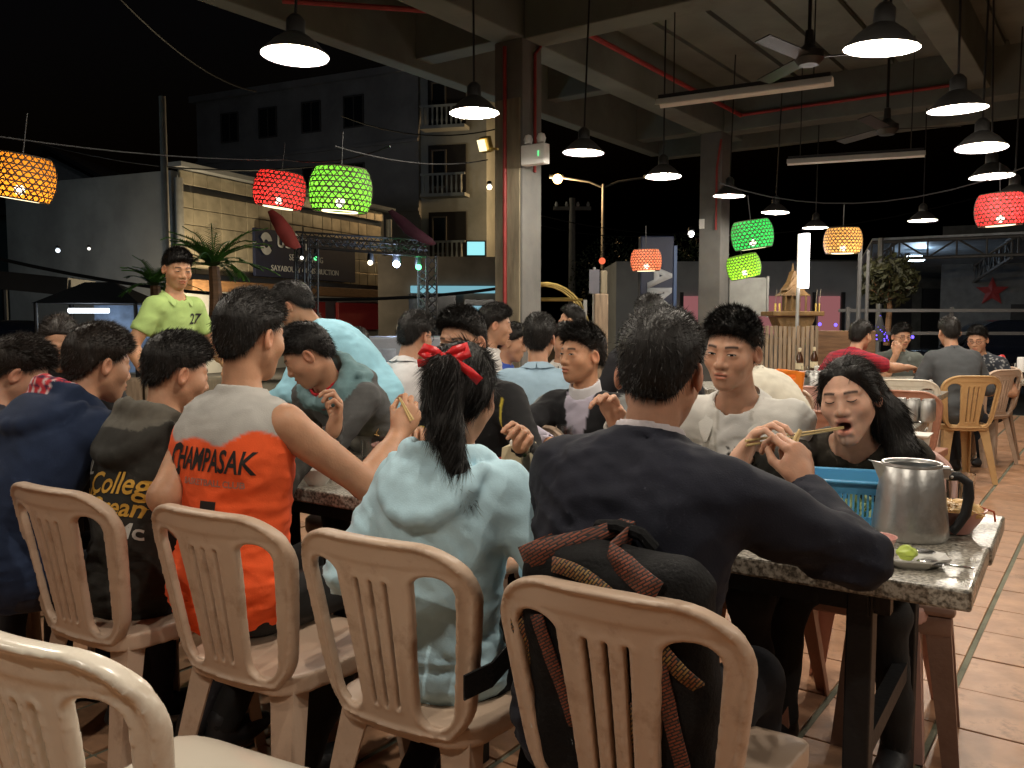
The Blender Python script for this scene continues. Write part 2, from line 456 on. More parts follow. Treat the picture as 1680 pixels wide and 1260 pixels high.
for (u, v, w) in ((484, 92, 107), (778, 186, 80), (957, 251, 66), (1088, 290, 58), (1196, 322, 50), (1272, 349, 44), (1338, 374, 40)):
    nth[0] += 1; pendant(at(u, v, FPX * .36 / w), 'dark bell pendant lamp, %s of the row strung past the boarded column' % ORD[nth[0]], 'pendant lamps of the row by the columns', tilt=(random.uniform(-.04, .04), random.uniform(-.04, .04)))
for (u, v, w) in ((1446, 80, 116), (1571, 180, 90), (1610, 243, 78), (1627, 290, 66), (1664, 324, 60)):
    nth[1] += 1; pendant(at(u, v, FPX * .36 / w), 'dark bell pendant lamp, %s of the row strung over the aisle tables' % ORD[nth[1]], 'pendant lamps of the row over the aisle tables', tilt=(random.uniform(-.03, .03), random.uniform(-.08, -.02)))
pendant(at(1514, 362, 11.3), 'dark bell pendant lamp hanging alone far down the hall', 'far lamp')
L3 = 'dark bell pendant lamp over the tables in front of the long table'
for (a, b) in ((-3.8, 1.5), (-3.8, -.3), (-.93, 3.0), (-.93, 1.35), (-.93, -.5), (2.0, 6.2), (2.0, 4.4), (2.0, 2.6), (2.0, .6)):
    pendant(g(a, b, 2.70), L3, 'pendant lamps over the nearer tables')

# unlit fluorescent battens
def batten(p, q_, label):
    p, q_ = Vector(p), Vector(q_); c = (p + q_) / 2; d = q_ - p; rz = math.atan2(d.y, d.x); l = d.length
    t = thing('batten_light', label, 'light', c, rz, 'unlit fluorescent battens')
    MB().prism([(-.075, 0), (-.035, .06), (.035, .06), (.075, 0), (.07, 0), (.03, .05), (-.03, .05), (-.07, 0)], l, Matrix.Rotation(math.pi / 2, 3, 'Z')).build('reflector', M_white, t)
    MB().box((0, 0, .075), (l * .98, .06, .04)).build('gear_case', M_black, t)
    MB().tube([(-l * .46, 0, .012), (l * .46, 0, .012)], .013, 10).build('tube', M_white, t, True)
    for s in (-.4, .4): MB().tube([(l * s, 0, .09), (l * s, 0, 1.5)], .006, 6).build('drop_rod', M_black, t)
batten(on(1079, 175, 3.2), on(1366, 138, 3.2), 'long unlit white fluorescent batten nearer the boarded column')
batten(on(1291, 270, 3.2), on(1518, 256, 3.2), 'long unlit white fluorescent batten hanging over the far end tables')

def fan(p, label):
    t = thing('ceiling_fan', label, 'fan', p, random.uniform(0, 2), 'ceiling fans')
    MB().tube([(0, 0, .1), (0, 0, 4.6 - p.z)], .014, 8).build('drop_rod', M_black, t)
    MB().lathe([(.001, -.06), (.07, -.055), (.11, -.01), (.11, .04), (.06, .075), (.035, .1), (.03, .2), (.001, .21)], 20).build('motor', M_dark, t, True)
    for k in range(3):
        Mx = Matrix.Rotation(k * 2.094, 4, 'Z') @ Matrix.Translation((.38, 0, .0)) @ Matrix.Rotation(.2, 4, 'X')
        b = MB().box((0, 0, 0), (.56, .12, .008)); b.xform(Mx); b.build('blade', M_dark, t)
fan(at(1327, 95, 6.6), 'dark ceiling fan above the first batten light'); fan(at(1455, 212, 8.6), 'dark ceiling fan above the second batten light')

# ------------------------------------------------------------------ kagome basket lanterns
def barrel(z):           # radius of unit lantern (max .5) at z in [-.35,.35]
    return .5 * math.sqrt(max(0, 1 - (abs(z + .02) / .56) ** 2.3)) * 1.0
M_weave = mat('lantern_weave', (.035, .022, .012), .7, var=.2)
def lantern_mesh():
    m = MB(); zs = np.linspace(-.34, .34, 15); n = 28
    def P(a, z, off=0): r = barrel(z) + off; return Vector((r * math.cos(a), r * math.sin(a), z))
    for z in np.linspace(-.34, .34, 9):
        h = .011
        for k in range(44):
            a0, a1 = 2 * math.pi * k / 44, 2 * math.pi * (k + 1) / 44
            m._add([P(a0, z - h, .008), P(a1, z - h, .008), P(a1, z + h, .008), P(a0, z + h, .008)], [(0, 1, 2, 3)])
    for sgn in (-1, 1):
        for k in range(n):
            a = 2 * math.pi * k / n + (math.pi / n if sgn > 0 else 0)
            for i in range(14):
                z0, z1 = zs[i], zs[i + 1]; jt = .022 * math.sin(k * 7.3 + sgn); b0, b1 = a + jt + sgn * z0 * 1.75 + .012 * math.sin(i * 1.7 + k), a + jt + sgn * z1 * 1.75 + .012 * math.sin((i + 1) * 1.7 + k); w = .027
                m._add([P(b0 - w, z0, .013 + .004 * sgn), P(b0 + w, z0, .013 + .004 * sgn), P(b1 + w, z1, .013 + .004 * sgn), P(b1 - w, z1, .013 + .004 * sgn)], [(0, 1, 2, 3)])
    return m.mesh('weave', M_weave)
LW = lantern_mesh()
LL = MB().lathe([(barrel(z), z) for z in np.linspace(-.33, .34, 16)], 40).mesh('lining', M_white, True)
def lining_mat(name, c):
    m = bpy.data.materials.new(name); m.use_nodes = True; nt = m.node_tree; nt.nodes.clear()
    tr = nt.nodes.new('ShaderNodeBsdfTranslucent'); df = nt.nodes.new('ShaderNodeBsdfDiffuse'); mx = nt.nodes.new('ShaderNodeMixShader'); o = nt.nodes.new('ShaderNodeOutputMaterial')
    nz = nt.nodes.new('ShaderNodeTexNoise'); nz.inputs['Scale'].default_value = 9; hs = nt.nodes.new('ShaderNodeMix'); hs.data_type = 'RGBA'; hs.blend_type = 'MULTIPLY'; hs.inputs[0].default_value = .5
    hs.inputs[6].default_value = (*c, 1); nt.links.new(nz.outputs[1], hs.inputs[7])
    tr.inputs[0].default_value = (*c, 1)
    df.inputs[0].default_value = (*c, 1); mx.inputs[0].default_value = .15
    nt.links.new(tr.outputs[0], mx.inputs[1]); nt.links.new(df.outputs[0], mx.inputs[2]); tp = nt.nodes.new('ShaderNodeBsdfTransparent'); m2 = nt.nodes.new('ShaderNodeMixShader'); m2.inputs[0].default_value = .10; nt.links.new(mx.outputs[0], m2.inputs[1]); nt.links.new(tp.outputs[0], m2.inputs[2]); nt.links.new(m2.outputs[0], o.inputs[0]); return m
M_lring = emis('lantern_opening', (1, .82, .5), 2.2)
def lantern(u, v, Y, wpx, c, label, tilt, power=1.0, flat=1.0):
    d = wpx * Y / FPX; p = at(u, v, Y)
    t = thing('basket_lantern', label, 'lantern', p, random.uniform(0, 3), 'woven basket lanterns on strings'); t.rotation_euler = (tilt[0], tilt[1], 0)
    o = link_mesh('weave', LW, None, t); o.scale = (d, d, d * flat)
    me = LL.copy(); me.materials.clear(); me.materials.append(lining_mat('lining_' + label[:12], c)); o = link_mesh('lining', me, None, t); o.scale = (d, d, d * flat)
    k = MB().lathe([(.24, -.352), (.29, -.352), (.29, -.335), (.24, -.335)], 32, closed=True); k.xform(Matrix.Diagonal((d, d, d * flat, 1))); k.build('bottom_ring', M_lring, t, True)
    k = sphere((0, 0, -.2 * d), .05 * d + .012, 12, 8).build('bulb', M_bulb, t, True)
    MB().tube([(0, 0, .2 * d), (0, 0, .36 * d + .25)], .004, 6).build('cord', M_black, t)
    ld = bpy.data.lights.new('lantern_light', 'POINT'); ld.energy = .16 * power * (d / .4) ** 2; ld.color = (1, .8, .55); ld.shadow_soft_size = .03 * d
    lo = bpy.data.objects.new('lantern_light', ld); col.objects.link(lo); lo.parent = t; lo.location = (.04 * d, -.10 * d, -.13 * d)
lantern(34, 291, 5.4, 102, (.95, .36, .03), 'orange glowing basket lantern hanging at the open side of the hall', (.03, .16), 8)
lantern(459, 312, 7.7, 82, (.9, .05, .05), 'red glowing basket lantern in front of the golden shop facade', (.03, .14), 11)
lantern(559, 312, 6.3, 100, (.22, .80, .07), 'large lime green basket lantern beside the red one', (.03, .06), 9)
lantern(1060, 427, 9.5, 50, (.95, .27, .15), 'salmon pink basket lantern above the blue upright sign', (.02, -.02), 9)
lantern(1234, 385, 8.8, 66, (.04, .72, .16), 'emerald green basket lantern behind the second column', (.03, -.14), 9)
lantern(1220, 437, 9.6, 54, (.32, .85, .05), 'small lime basket lantern tilted below the emerald one', (.05, -.22), 9)
lantern(1383, 395, 9.5, 59, (.95, .52, .15), 'cream basket lantern with a bright bulb beside the tube light', (.02, .0), 7)
lantern(1641, 344, 7.3, 74, (.9, .05, .06), 'red glowing basket lantern behind the aisle lamps', (.02, -.06), 11)
def cable(pts, label, r=.006, name='cable'):
    o = MB().tube(pts, r, 5).build(name, M_black); return tag(o, label, 'cable', 'wires strung outdoors')
def sag(p, q_, s, n=10):
    p, q_ = Vector(p), Vector(q_); return [p.lerp(q_, i / n) - Vector((0, 0, s * 4 * (i / n) * (1 - i / n))) for i in range(n + 1)]
cable(sag(at(-60, 215, 5.4), at(470, 262, 7.7), .05) + sag(at(470, 262, 7.7), at(640, 240, 6.5), .06)[1:], 'thin wire carrying the orange and red lanterns')
cable(sag(at(550, 240, 6.3), at(800, 262, 8.6), .08), 'pale wire from the lime lantern to the boarded column')
cable(sag(at(1180, 300, 9), at(1680, 275, 7.2), .25), 'thin wire carrying the lanterns along the far side')
# ================================================================== PEOPLE
M_skin = mat('skin', (.5, .3, .2), .5, var=.08, vscale=30, bump=.08, bscale=180, attr='col', sub=.2, spec=.4)
M_hair = mat('hair', (.008, .0065, .0055), .5, var=.3, vscale=60, bump=.35, bscale=140, stretch=(1, 1, .15), spec=.3)
M_hair2 = mat('brown_hair', (.013, .0085, .006), .45, var=.3, vscale=60, bump=.35, bscale=140, stretch=(1, 1, .15), spec=.3)
M_cloth = mat('cloth', (.5, .5, .5), .85, var=.10, vscale=14, bump=.12, bscale=300, attr='col', spec=.25)
M_cloth.node_tree.nodes['Principled BSDF'].inputs['Sheen Weight'].default_value = .03
M_eye = mat('eye_white', (.72, .69, .65), .25, var=0, bump=0)
M_iris = mat('iris', (.012, .007, .005), .15, var=0, bump=0)
M_lash = mat('lash', (.012, .009, .008), .7, var=0, bump=0)
M_shoe = mat('dark_shoe', (.02, .02, .022), .55)
def unit(v): v = np.array(v, float); return v / (np.linalg.norm(v) + 1e-9)
def rotm(yaw, pitch, roll):   # head axes: yaw about z (left +), pitch (down +), roll
    return np.array(Matrix.Rotation(R(yaw), 3, 'Z') @ Matrix.Rotation(R(-pitch), 3, 'X') @ Matrix.Rotation(R(roll), 3, 'Y'))
def ik(S, T, l1, l2, hint):
    S, T = np.array(S, float), np.array(T, float); d = T - S; L = np.linalg.norm(d); u = d / max(L, 1e-6)
    if L > (l1 + l2) * .995: T = S + u * (l1 + l2) * .995; L = (l1 + l2) * .995
    a = (l1 * l1 - l2 * l2 + L * L) / (2 * L); h = math.sqrt(max(l1 * l1 - a * a, 1e-6))
    hv = np.array(hint, float); hv = hv - u * (hv @ u); hv = unit(hv)
    return S + u * a + hv * h, T
def hairline_short(q, top=.068, ear=.012, nape=-.062, front=.086):
    y = q[..., 1]
    return np.interp(y, [-.10, -.075, -.055, -.02, .012, .03, .055, front, .13], [nape, nape, nape + .018, ear, ear, ear + .012, top - .022, top, top + .03]).astype(np.float32)

def blades(V, Nn, n, length, dirfn, width, seed, wob=.35):
    r = np.random.RandomState(seed); idx = r.randint(0, len(V), n); P = V[idx] + r.normal(size=(n, 3)) * .002; N_ = Nn[idx]
    D = dirfn(P, N_) + r.normal(size=(n, 3)) * wob; D /= np.linalg.norm(D, axis=1)[:, None]
    L = length * r.uniform(.5, 1.15, n)[:, None]; S = np.cross(D, r.normal(size=(n, 3))); S /= np.linalg.norm(S, axis=1)[:, None] + 1e-6
    A = P - N_ * .004 - S * width; B = P - N_ * .004 + S * width; C_ = P + D * L
    return np.stack([A, B, C_], 1).reshape(-1, 3), np.arange(n * 3).reshape(-1, 3)
def mesh_normals(V, F):
    n = np.zeros_like(V); a = np.cross(V[F[:, 2]] - V[F[:, 0]], V[F[:, 3]] - V[F[:, 1]])
    for k in range(4): np.add.at(n, F[:, k], a)
    return n / (np.linalg.norm(n, axis=1)[:, None] + 1e-9)

PEOPLE = {}
def person(key, label, pos, face, s=.97, hip=None, lean=8, lean2=12, side=0, twist=0, head=(0, 10, 0), neck=(0, 0),
           arms=None, legs='sit', cloth=None, skin=(.44, .255, .165), hair='short', hair_m=None, hair_k=None,
           eyes='open', mouth='shut', gaze=(0, 0), detail=1, group=None, girth=1.0, hair_len=.019, trousers=(.02, .02, .024),
           shoes=True, hidden_legs=False, shoulder_drop=0.0, head_at=None, nl=.170):
    """pos: floor point under the hips; face: direction vector the body faces"""
    fx, fy = face; rz = math.atan2(-fx, fy)
    def spine(a, sd): return unit((math.sin(R(sd)), math.sin(R(a)), math.cos(R(a))))
    hz = hip if hip is not None else (.53 if legs != 'stand' else .90 * s)
    if head_at is not None:      # put the head centre on a given world point
        u1 = spine(lean, side); u2 = spine(lean + lean2, side); nb0 = np.array((0, 0, hz)) + u1 * .24 * s + u2 * .27 * s
        r0 = np.array((math.cos(R(twist)), math.sin(R(twist)), 0.)); r0 = unit(r0 - u2 * (r0 @ u2)); f0 = unit(np.cross(u2, r0))
        h0 = nb0 + unit(u2 * .75 + np.array((0, 0, .45))) * nl * s + f0 * (.018 + neck[1]) * s + r0 * neck[0] * s
        w0 = Matrix.Rotation(rz, 3, 'Z') @ Vector((h0[0], h0[1], 0)); pos = (head_at[0] - w0.x, head_at[1] - w0.y); dz = head_at[2] - h0[2]
        print('PERSON', key, 'hip', round(hz + dz, 3), 'pos', round(pos[0], 2), round(pos[1], 2)); hz += dz
    root = thing('person', label, 'person', (pos[0], pos[1], 0), rz, group)
    Mw = Matrix.Translation((pos[0], pos[1], 0)) @ Matrix.Rotation(rz, 4, 'Z'); Mi = Mw.inverted()
    loc = lambda p: np.array(Mi @ Vector(p))
    cloth = dict(dict(kind='long', color=(.3, .3, .3), hood=None, collar=None, res=.0095 if detail else .014, fold=.0055, hem=0.0), **(cloth or {}))
    hipP = np.array((0., 0., hz))
    up1 = spine(lean, side); up2 = spine(lean + lean2, side)
    mid = hipP + up1 * .24 * s; nb = mid + up2 * .27 * s
    rt = np.array((math.cos(R(twist)), math.sin(R(twist)), 0.)); rt = unit(rt - up2 * (rt @ up2)); fw2 = np.cross(up2, rt); fw2 = unit(fw2)
    fw1 = unit(np.cross(up1, np.array((1., 0, 0))))
    hC = nb + unit(up2 * .75 + np.array((0, 0, .45))) * nl * s + fw2 * (.018 + neck[1]) * s + rt * neck[0] * s
    Rh = rotm(*head); hs = .95 * s ** .5
    H = lambda x, y, z: hC + Rh @ (np.array((x, y, z)) * hs)
    shl = {}
    for sg, nm in ((-1, 'L'), (1, 'R')): shl[nm] = nb + rt * sg * .158 * s * (girth ** .5) - up2 * (.058 + shoulder_drop) * s + fw2 * .008
    A = {}
    arms = arms or {}
    for sg, nm in ((-1, 'L'), (1, 'R')):
        a = dict(dict(to=None, hint=(sg * .6, -.5, -.6), f=None, n=(0, 0, -1), curl=.35, splay=1.0), **arms.get(nm, {}))
        if a.get('w') is not None: T = loc(a['w'])
        elif a['to'] is not None: T = np.array(a['to'], float)
        else: T = np.array((sg * .16, .33, hz + .18)) if legs == 'sit' else np.array((sg * .24, .05, hz - .05))
        if a.get('ew') is not None: a['hint'] = loc(a['ew']) - (shl[nm] + T) / 2
        E, T = ik(shl[nm], T, .275 * s, .245 * s, a['hint'])
        f = unit(T - E) if a['f'] is None else unit(a['f'] if not a.get('fw') else np.array(Mi.to_3x3() @ Vector(a['f'])))
        n_ = np.array(a['n'], float) if not a.get('fw') else np.array(Mi.to_3x3() @ Vector(a['n']))
        n_ = unit(n_ - f * (n_ @ f)); A[nm] = (E, T, f, n_, a, sg)
    # legs
    K = {}
    for sg, nm in ((-1, 'L'), (1, 'R')):
        hj = hipP + np.array((sg * .09, 0.0, -.03)) * s
        if legs == 'sit': kn = hj + np.array((sg * .05, .40 * s, .0)); an = np.array((kn[0] + sg * .02, kn[1] - .04, .09))
        elif legs == 'tuck': kn = hj + np.array((sg * .06, .38 * s, -.02)); an = np.array((kn[0] + sg * .02, kn[1] - .30, .11))
        else: kn = hj + np.array((sg * .02, .02, -.41 * s)); an = np.array((kn[0], 0, .09))
        K[nm] = (hj, kn, an)
    # ------------------------------------------------------------ skin field
    fine = [(hC - .15, hC + .16, .0036 if detail == 1 else (.0030 if detail == 2 else .0065))]
    P_all = [hC + .2, hC - .17, hipP]
    for nm in 'LR':
        E, T, f, n_, a, sg = A[nm]; P_all += [E + .07, E - .07, T + f * .22, T - .06, T + .06, T + f * .2 - .05, T + f * .2 + .05, shl[nm] + .09, shl[nm] - .09]
        if not a.get('hide') and detail: fine.append((np.minimum(T, T + f * .17) - .05, np.maximum(T, T + f * .17) + .05, .0046))
    P_all = np.array(P_all); lo = P_all.min(0) - .03; hi = P_all.max(0) + .03
    F = Field(lo, hi, .010 if detail else .013, fine)
    hk = s
    F.cone(hipP, nb - up2 * .05, .05, .06, .02); F.cone(nb - up2 * .03, hC + Rh @ np.array((0, -.02, -.05)), .053 * s, .048 * s, .03)
    F.cone(shl['L'], shl['R'], .045 * s, .045 * s, .03)
    # trapezius
    for nm in 'LR': F.cone(nb + (hC - nb) * .05, shl[nm] * .7 + nb * .3 - up2 * .01, .030 * s, .028 * s, .04)
    e = lambda c, r, k=.012, mode='add', Rm=None: F.ell(H(*c), np.array(r) * hs, Rh if Rm is None else Rm, k, mode)
    c_ = lambda p, q_, r0, r1, k=.01, mode='add': F.cone(H(*p), H(*q_), r0 * hs, r1 * hs, k, mode)
    jd = .020 if mouth == 'open' else .0
    e((0, -.012, .03), (.076, .096, .088), .02)
    e((0, .034, -.022), (.067, .058, .088), .03)
    c_((-.042, .012, -.050), (-.014, .060, -.098 - jd), .024, .018, .025); c_((.042, .012, -.050), (.014, .060, -.098 - jd), .024, .018, .025)
    e((0, .067, -.101 - jd), (.019, .017, .016), .015); e((0, .055, -.075 - jd * .5), (.034, .036, .034), .02)
    for sg in (-1, 1):
        e((sg * .044, .056, -.026), (.025, .024, .024), .025)
        c_((sg * .012, .089, .022), (sg * .045, .073, .023), .0075, .0075, .014)
        e((sg * .033, .1055, .001), (.019, .014, .011), .012, 'sub')
        e((sg * .033, .0805, -.001), (.0175, .0125, .0125), .007)
        # ear
        tilt = np.array(Matrix.Rotation(sg * .35, 3, 'Z') @ Matrix.Rotation(-.2, 3, 'X')); Re = Rh @ tilt
        F.ell(H(sg * .081, -.004, -.008), np.array((.009, .019, .031)) * hs, Re, .006)
        F.ell(H(sg * .088, .001, -.004), np.array((.009, .0115, .020)) * hs, Re, .003, 'sub')
    c_((0, .087, .008), (0, .103, -.028), .0085, .0115, .012); e((0, .102, -.033), (.0120, .0105, .0095), .009)
    for sg in (-1, 1): e((sg * .0155, .093, -.036), (.0085, .0105, .0085), .007)
    e((0, .079, -.060), (.026, .014, .016), .018)
    if mouth == 'open':
        e((0, .096, -.076), (.020, .034, .016), .006, 'sub'); c_((-.016, .085, -.097), (.016, .085, -.097), .008, .008, .008)
        c_((-.018, .091, -.058), (.018, .091, -.058), .0062, .0062, .006)
    else:
        c_((-.014, .0965, -.0605), (.014, .0965, -.0605), .0055, .0055, .006); c_((-.011, .095, -.072), (.011, .095, -.072), .0065, .0065, .006)
        c_((-.021, .099, -.0662), (.021, .099, -.0662), .0022, .0022, .004, 'sub')
    for nm in 'LR':
        E, T, f, n_, a, sg = A[nm]
        if cloth['kind'] in ('none', 'short'): r = (.052, .040, .038, .026)
        else: r = (.035, .032, .032, .025)
        F.cone(shl[nm], E, r[0] * s, r[1] * s, .03); F.cone(E, T, r[2] * s, r[3] * s, .025)
        if a.get('hide'): continue
        sd = np.cross(f, n_) * sg; h = s ** .5
        if cloth['kind'] in ('none', 'short'): F.cone(E * .75 + T * .25, E * .45 + T * .55, .038 * s, .030 * s, .03)
        Rp = np.stack([sd, f, n_], 1)
        F.ell(T + f * .05 * h, np.array((.040, .052, .0155)) * h, Rp, .012)
        F.cone(T - f * .02, T + f * .03 * h, .025 * s, .024 * h, .015)
        F.cone(T + f * .02 * h + sd * .02 * h, T + f * .055 * h + sd * .03 * h + n_ * .006, .015 * h, .012 * h, .01)
        for i in range(4):
            b = T + f * (.084, .090, .086, .074)[i] * h + sd * (.029, .0095, -.0105, -.029)[i] * h
            sp = sd * (.14, .03, -.06, -.17)[i] * a['splay']; th = 0; k_ = (1.0, 1.08, 1.0, .8)[i]; cv = min(a['curl'] * (1 + .12 * i), 1.15)
            for j in range(3):
                th += R((55, 75, 45)[j]) * cv; d = unit(f * math.cos(th) + n_ * math.sin(th) + sp * (1 - cv * .7)); q_ = b + d * (.043, .027, .021)[j] * k_ * h
                F.cone(b, q_, (.0092, .0085, .0078)[j] * h, (.0085, .0078, .0068)[j] * h, .003); b = q_
        b = T + f * .030 * h + sd * .030 * h + n_ * .006; cv = a['curl']
        d = unit(f * (.75 + .2 * cv) + sd * (.75 - .5 * cv) + n_ * (.25 + .55 * cv)); q_ = b + d * .045 * h; F.cone(b, q_, .0125 * h, .0098 * h, .008)
        d = unit(f * .9 + sd * (.3 - .6 * cv) + n_ * (.2 + .35 * cv)); F.cone(q_, q_ + d * .032 * h, .0098 * h, .0078 * h, .004)
    if not hidden_legs and cloth.get('bare_legs'):
        pass
    V, Fq = F.net()
    # colours
    q = ((V - hC) @ Rh) / hs
    base = np.array(skin) * np.array((1.07, 1.0, .94)); C = np.tile(base, (len(V), 1)); nz = Noise(len(label)); C *= (1 + .06 * nz(V, 60))[:, None]
    inhead = (np.abs(q[:, 0]) < .1) & (np.abs(q[:, 1]) < .13) & (np.abs(q[:, 2]) < .16)
    def blend(w, colr): C[:] = C * (1 - w[:, None]) + np.array(colr) * w[:, None]
    sm = lambda x, a, b: np.clip((b - x) / (b - a), 0, 1)
    if detail:
        zl = -.066 - (.010 if mouth == 'open' else 0)
        w = sm(np.hypot(q[:, 0] / .025, (q[:, 2] - zl) / (.0125 if mouth != 'open' else .032)), .75, 1.1) * (q[:, 1] > .075) * inhead
        blend(w * .6, base * np.array((.88, .42, .42)))
        if mouth == 'open':
            w = sm(np.hypot(q[:, 0] / .019, (q[:, 2] + .076) / .016), .75, 1.1) * (q[:, 1] > .03) * (q[:, 1] < .092) * inhead; blend(w * .95, (.07, .015, .015))
        else:
            w = sm(np.abs(q[:, 2] + .0662), .0012, .0045) * (np.abs(q[:, 0]) < .022) * (q[:, 1] > .08) * inhead; blend(w * .75, base * .25)
        for sg in (-1, 1):
            ax = q[:, 0] * sg; arch = .0235 + .0022 * np.sin(np.clip((ax - .012) / .04, 0, 1) * 2.9)
            w = sm(np.abs(q[:, 2] - arch), .0022, .0058) * (ax > .014) * (ax < .050) * (q[:, 1] > .05) * inhead; blend(w * .92, (.014, .010, .009))
            w = sm(np.linalg.norm(q - np.array((sg * .0085, .0965, -.0425)), axis=1), .003, .0065); blend(w * .8, base * .15)
            w = sm(np.linalg.norm(q - np.array((sg * .042, .07, -.028)), axis=1), .0, .03); blend(w * .35, base * np.array((1.12, .82, .78)))
            w = sm(np.linalg.norm((q - np.array((sg * .033, .085, .002))) / np.array((1.3, 1, .8)), axis=1), .008, .024); blend(w * .18, base * np.array((.7, .6, .58)))
            w = sm(np.linalg.norm((q - np.array((sg * .085, -.004, -.006))), axis=1), .02, .04); blend(w * .35, base * np.array((1.1, .72, .68)))
    if hair == 'short':
        hl = hairline_short(q, **(hair_k or {}))
        w = sm(hl - q[:, 2], -.002, .018) * inhead * (np.abs(q[:, 0]) < .078); nz2 = np.clip(1 + .3 * Noise(3)(V, 400), 0, 1); blend(w * nz2 * .8, (.03, .022, .018))
    body = link_mesh('body', np_mesh('body', V, Fq, M_skin, True, C), None, root)
    # ------------------------------------------------------------ eyes
    if detail and eyes:
        bv = BVHTree.FromPolygons([tuple(v) for v in V[inhead]], [], all_triangles=False) if False else None
        sel = np.nonzero(inhead)[0]; remap = -np.ones(len(V), int); remap[sel] = np.arange(len(sel)); ff = remap[Fq]; ff = ff[(ff >= 0).all(1)]
        bv = BVHTree.FromPolygons([tuple(map(float, v)) for v in V[sel]], [tuple(map(int, f_)) for f_ in ff])
        def proj(x, z, off):
            o = H(x, .2, z); d = -(Rh @ np.array((0, 1., 0))); h_ = bv.ray_cast(Vector(o), Vector(d))
            p_ = np.array(h_[0]) if h_[0] is not None else H(x, .09, z)
            return Vector(p_ - d * off)
        def patch(pts, off, m_, nm, par):
            cx = sum(p[0] for p in pts) / len(pts); cz = sum(p[1] for p in pts) / len(pts)
            vs = [proj(cx, cz, off)] + [proj(p[0], p[1], off) for p in pts] + [proj(cx + (p[0] - cx) * .5, cz + (p[1] - cz) * .5, off) for p in pts]; n = len(pts)
            fs = [(0, 1 + n + i, 1 + n + (i + 1) % n) for i in range(n)] + [(1 + n + i, 1 + i, 1 + (i + 1) % n, 1 + n + (i + 1) % n) for i in range(n)]
            return mesh_obj(nm, vs, fs, m_, par, True)
        for sg in (-1, 1):
            ex, ez = sg * .0325, .0005
            op = {'open': .85, 'narrow': .5, 'down': .3, 'closed': 0}[eyes]
            up_ = lambda t: .0058 * op * math.sin(math.pi * t) ** .8; dn_ = lambda t: -.0038 * (op ** .5) * math.sin(math.pi * t)
            xs = [ex + sg * (-.0145 + .029 * i / 8) for i in range(9)]
            if op > 0:
                pts = [(xs[i], ez + up_(i / 8) + .0012 * (i / 8)) for i in range(9)] + [(xs[i], ez + dn_(i / 8) + .0012 * (i / 8)) for i in range(7, 0, -1)]
                ey = patch(pts, .0006, M_eye, 'eye', body)
                ir = .0062; gx, gz = gaze; pts = []
                for k in range(14):
                    a_ = 2 * math.pi * k / 14; x = ex + gx + ir * math.cos(a_); z = ez + gz + .0012 + ir * math.sin(a_)
                    t = min(max((abs(x) - .018) / .029, 0), 1); z = min(max(z, ez + dn_(t) + .0012 * t), ez + up_(t) + .0012 * t); pts.append((x, z))
                patch(pts, .0012, M_iris, 'iris', body)
            lo_ = dn_ if op <= .4 else up_
            sh = (lambda t: -.0045 * math.sin(math.pi * t)) if op == 0 else up_
            th = .0021
            pts = [(xs[i], ez + sh(i / 8) + .0012 * (i / 8) + th) for i in range(9)] + [(xs[i], ez + sh(i / 8) + .0012 * (i / 8) - th * .4) for i in range(8, -1, -1)]
            vs = [proj(p[0], p[1], .0016) for p in pts]; mesh_obj('eyelash', vs, [(i, i + 1, 16 - i, 17 - i) for i in range(8)], M_lash, body)
    # ------------------------------------------------------------ hair
    hm = hair_m or M_hair
    if hair:
        Hf = Field(hC - .20 * hs - np.array((.0, .0, .30 if hair != 'short' else 0)), hC + .17 * hs, .0048 if detail else .008)
        he = lambda c, r, k=.02, mode='add': Hf.ell(H(*c), np.array(r) * hs, Rh, k, mode)
        hcn = lambda p, q_, r0, r1, k=.02: Hf.cone(H(*p), H(*q_), r0 * hs, r1 * hs, k)
        if hair == 'short':
            he((0, -.012, .035), (.083, .104, .098)); he((0, .018, .066), (.076, .080, .068), .03); he((0, -.030, -.012), (.074, .079, .075), .02)
            hl = hair_k or {}
            def cut(P):
                q_ = ((P - hC) @ Rh) / hs; return (hairline_short(q_, **hl) - q_[..., 2]) * .8
            Hf.op([a[0] for a in Hf.x], [a[-1] for a in Hf.x], cut, .012, 'and')
            # thin sides
            Hf.op([a[0] for a in Hf.x], [a[-1] for a in Hf.x], lambda P: (lambda q_: np.clip((.045 - q_[..., 2]) * .08, 0, .004))(((P - hC) @ Rh) / hs), .01, 'disp')
        else:
            he((0, -.018, .032), (.084, .104, .097)); he((0, -.03, -.01), (.083, .085, .085))
            if hair == 'long':      # loose long hair down the back
                for sg in (-1, 0, 1): hcn((sg * .05, -.06, .0), (sg * .06, -.085, -.20), .045, .035, .03)
            if hair in ('pony', 'tied'):
                pass
            def cut(P):
                q_ = ((P - hC) @ Rh) / hs; y, z = q_[..., 1], q_[..., 2]; x = np.abs(q_[..., 0])
                hl_ = np.interp(y, [-.2, -.06, -.03, .01, .035, .06, .09, .14], [-.5 if hair == 'long' else -.085, -.5 if hair == 'long' else -.075, -.03, -.004, -.01, .05, .092, .13]).astype(np.float32)
                return (hl_ - z) * .8
            Hf.op([a[0] for a in Hf.x], [a[-1] for a in Hf.x], cut, .012, 'and')
            if hair == 'pony':
                hcn((0, -.105, .055), (0.0, -.135, .03), .026, .035, .02); hcn((0.0, -.135, .03), (.02, -.125, -.10), .040, .040, .03); hcn((.02, -.125, -.10), (.06, -.11, -.20), .038, .026, .02); hcn((.06, -.11, -.20), (.10, -.10, -.26), .022, .006, .02)
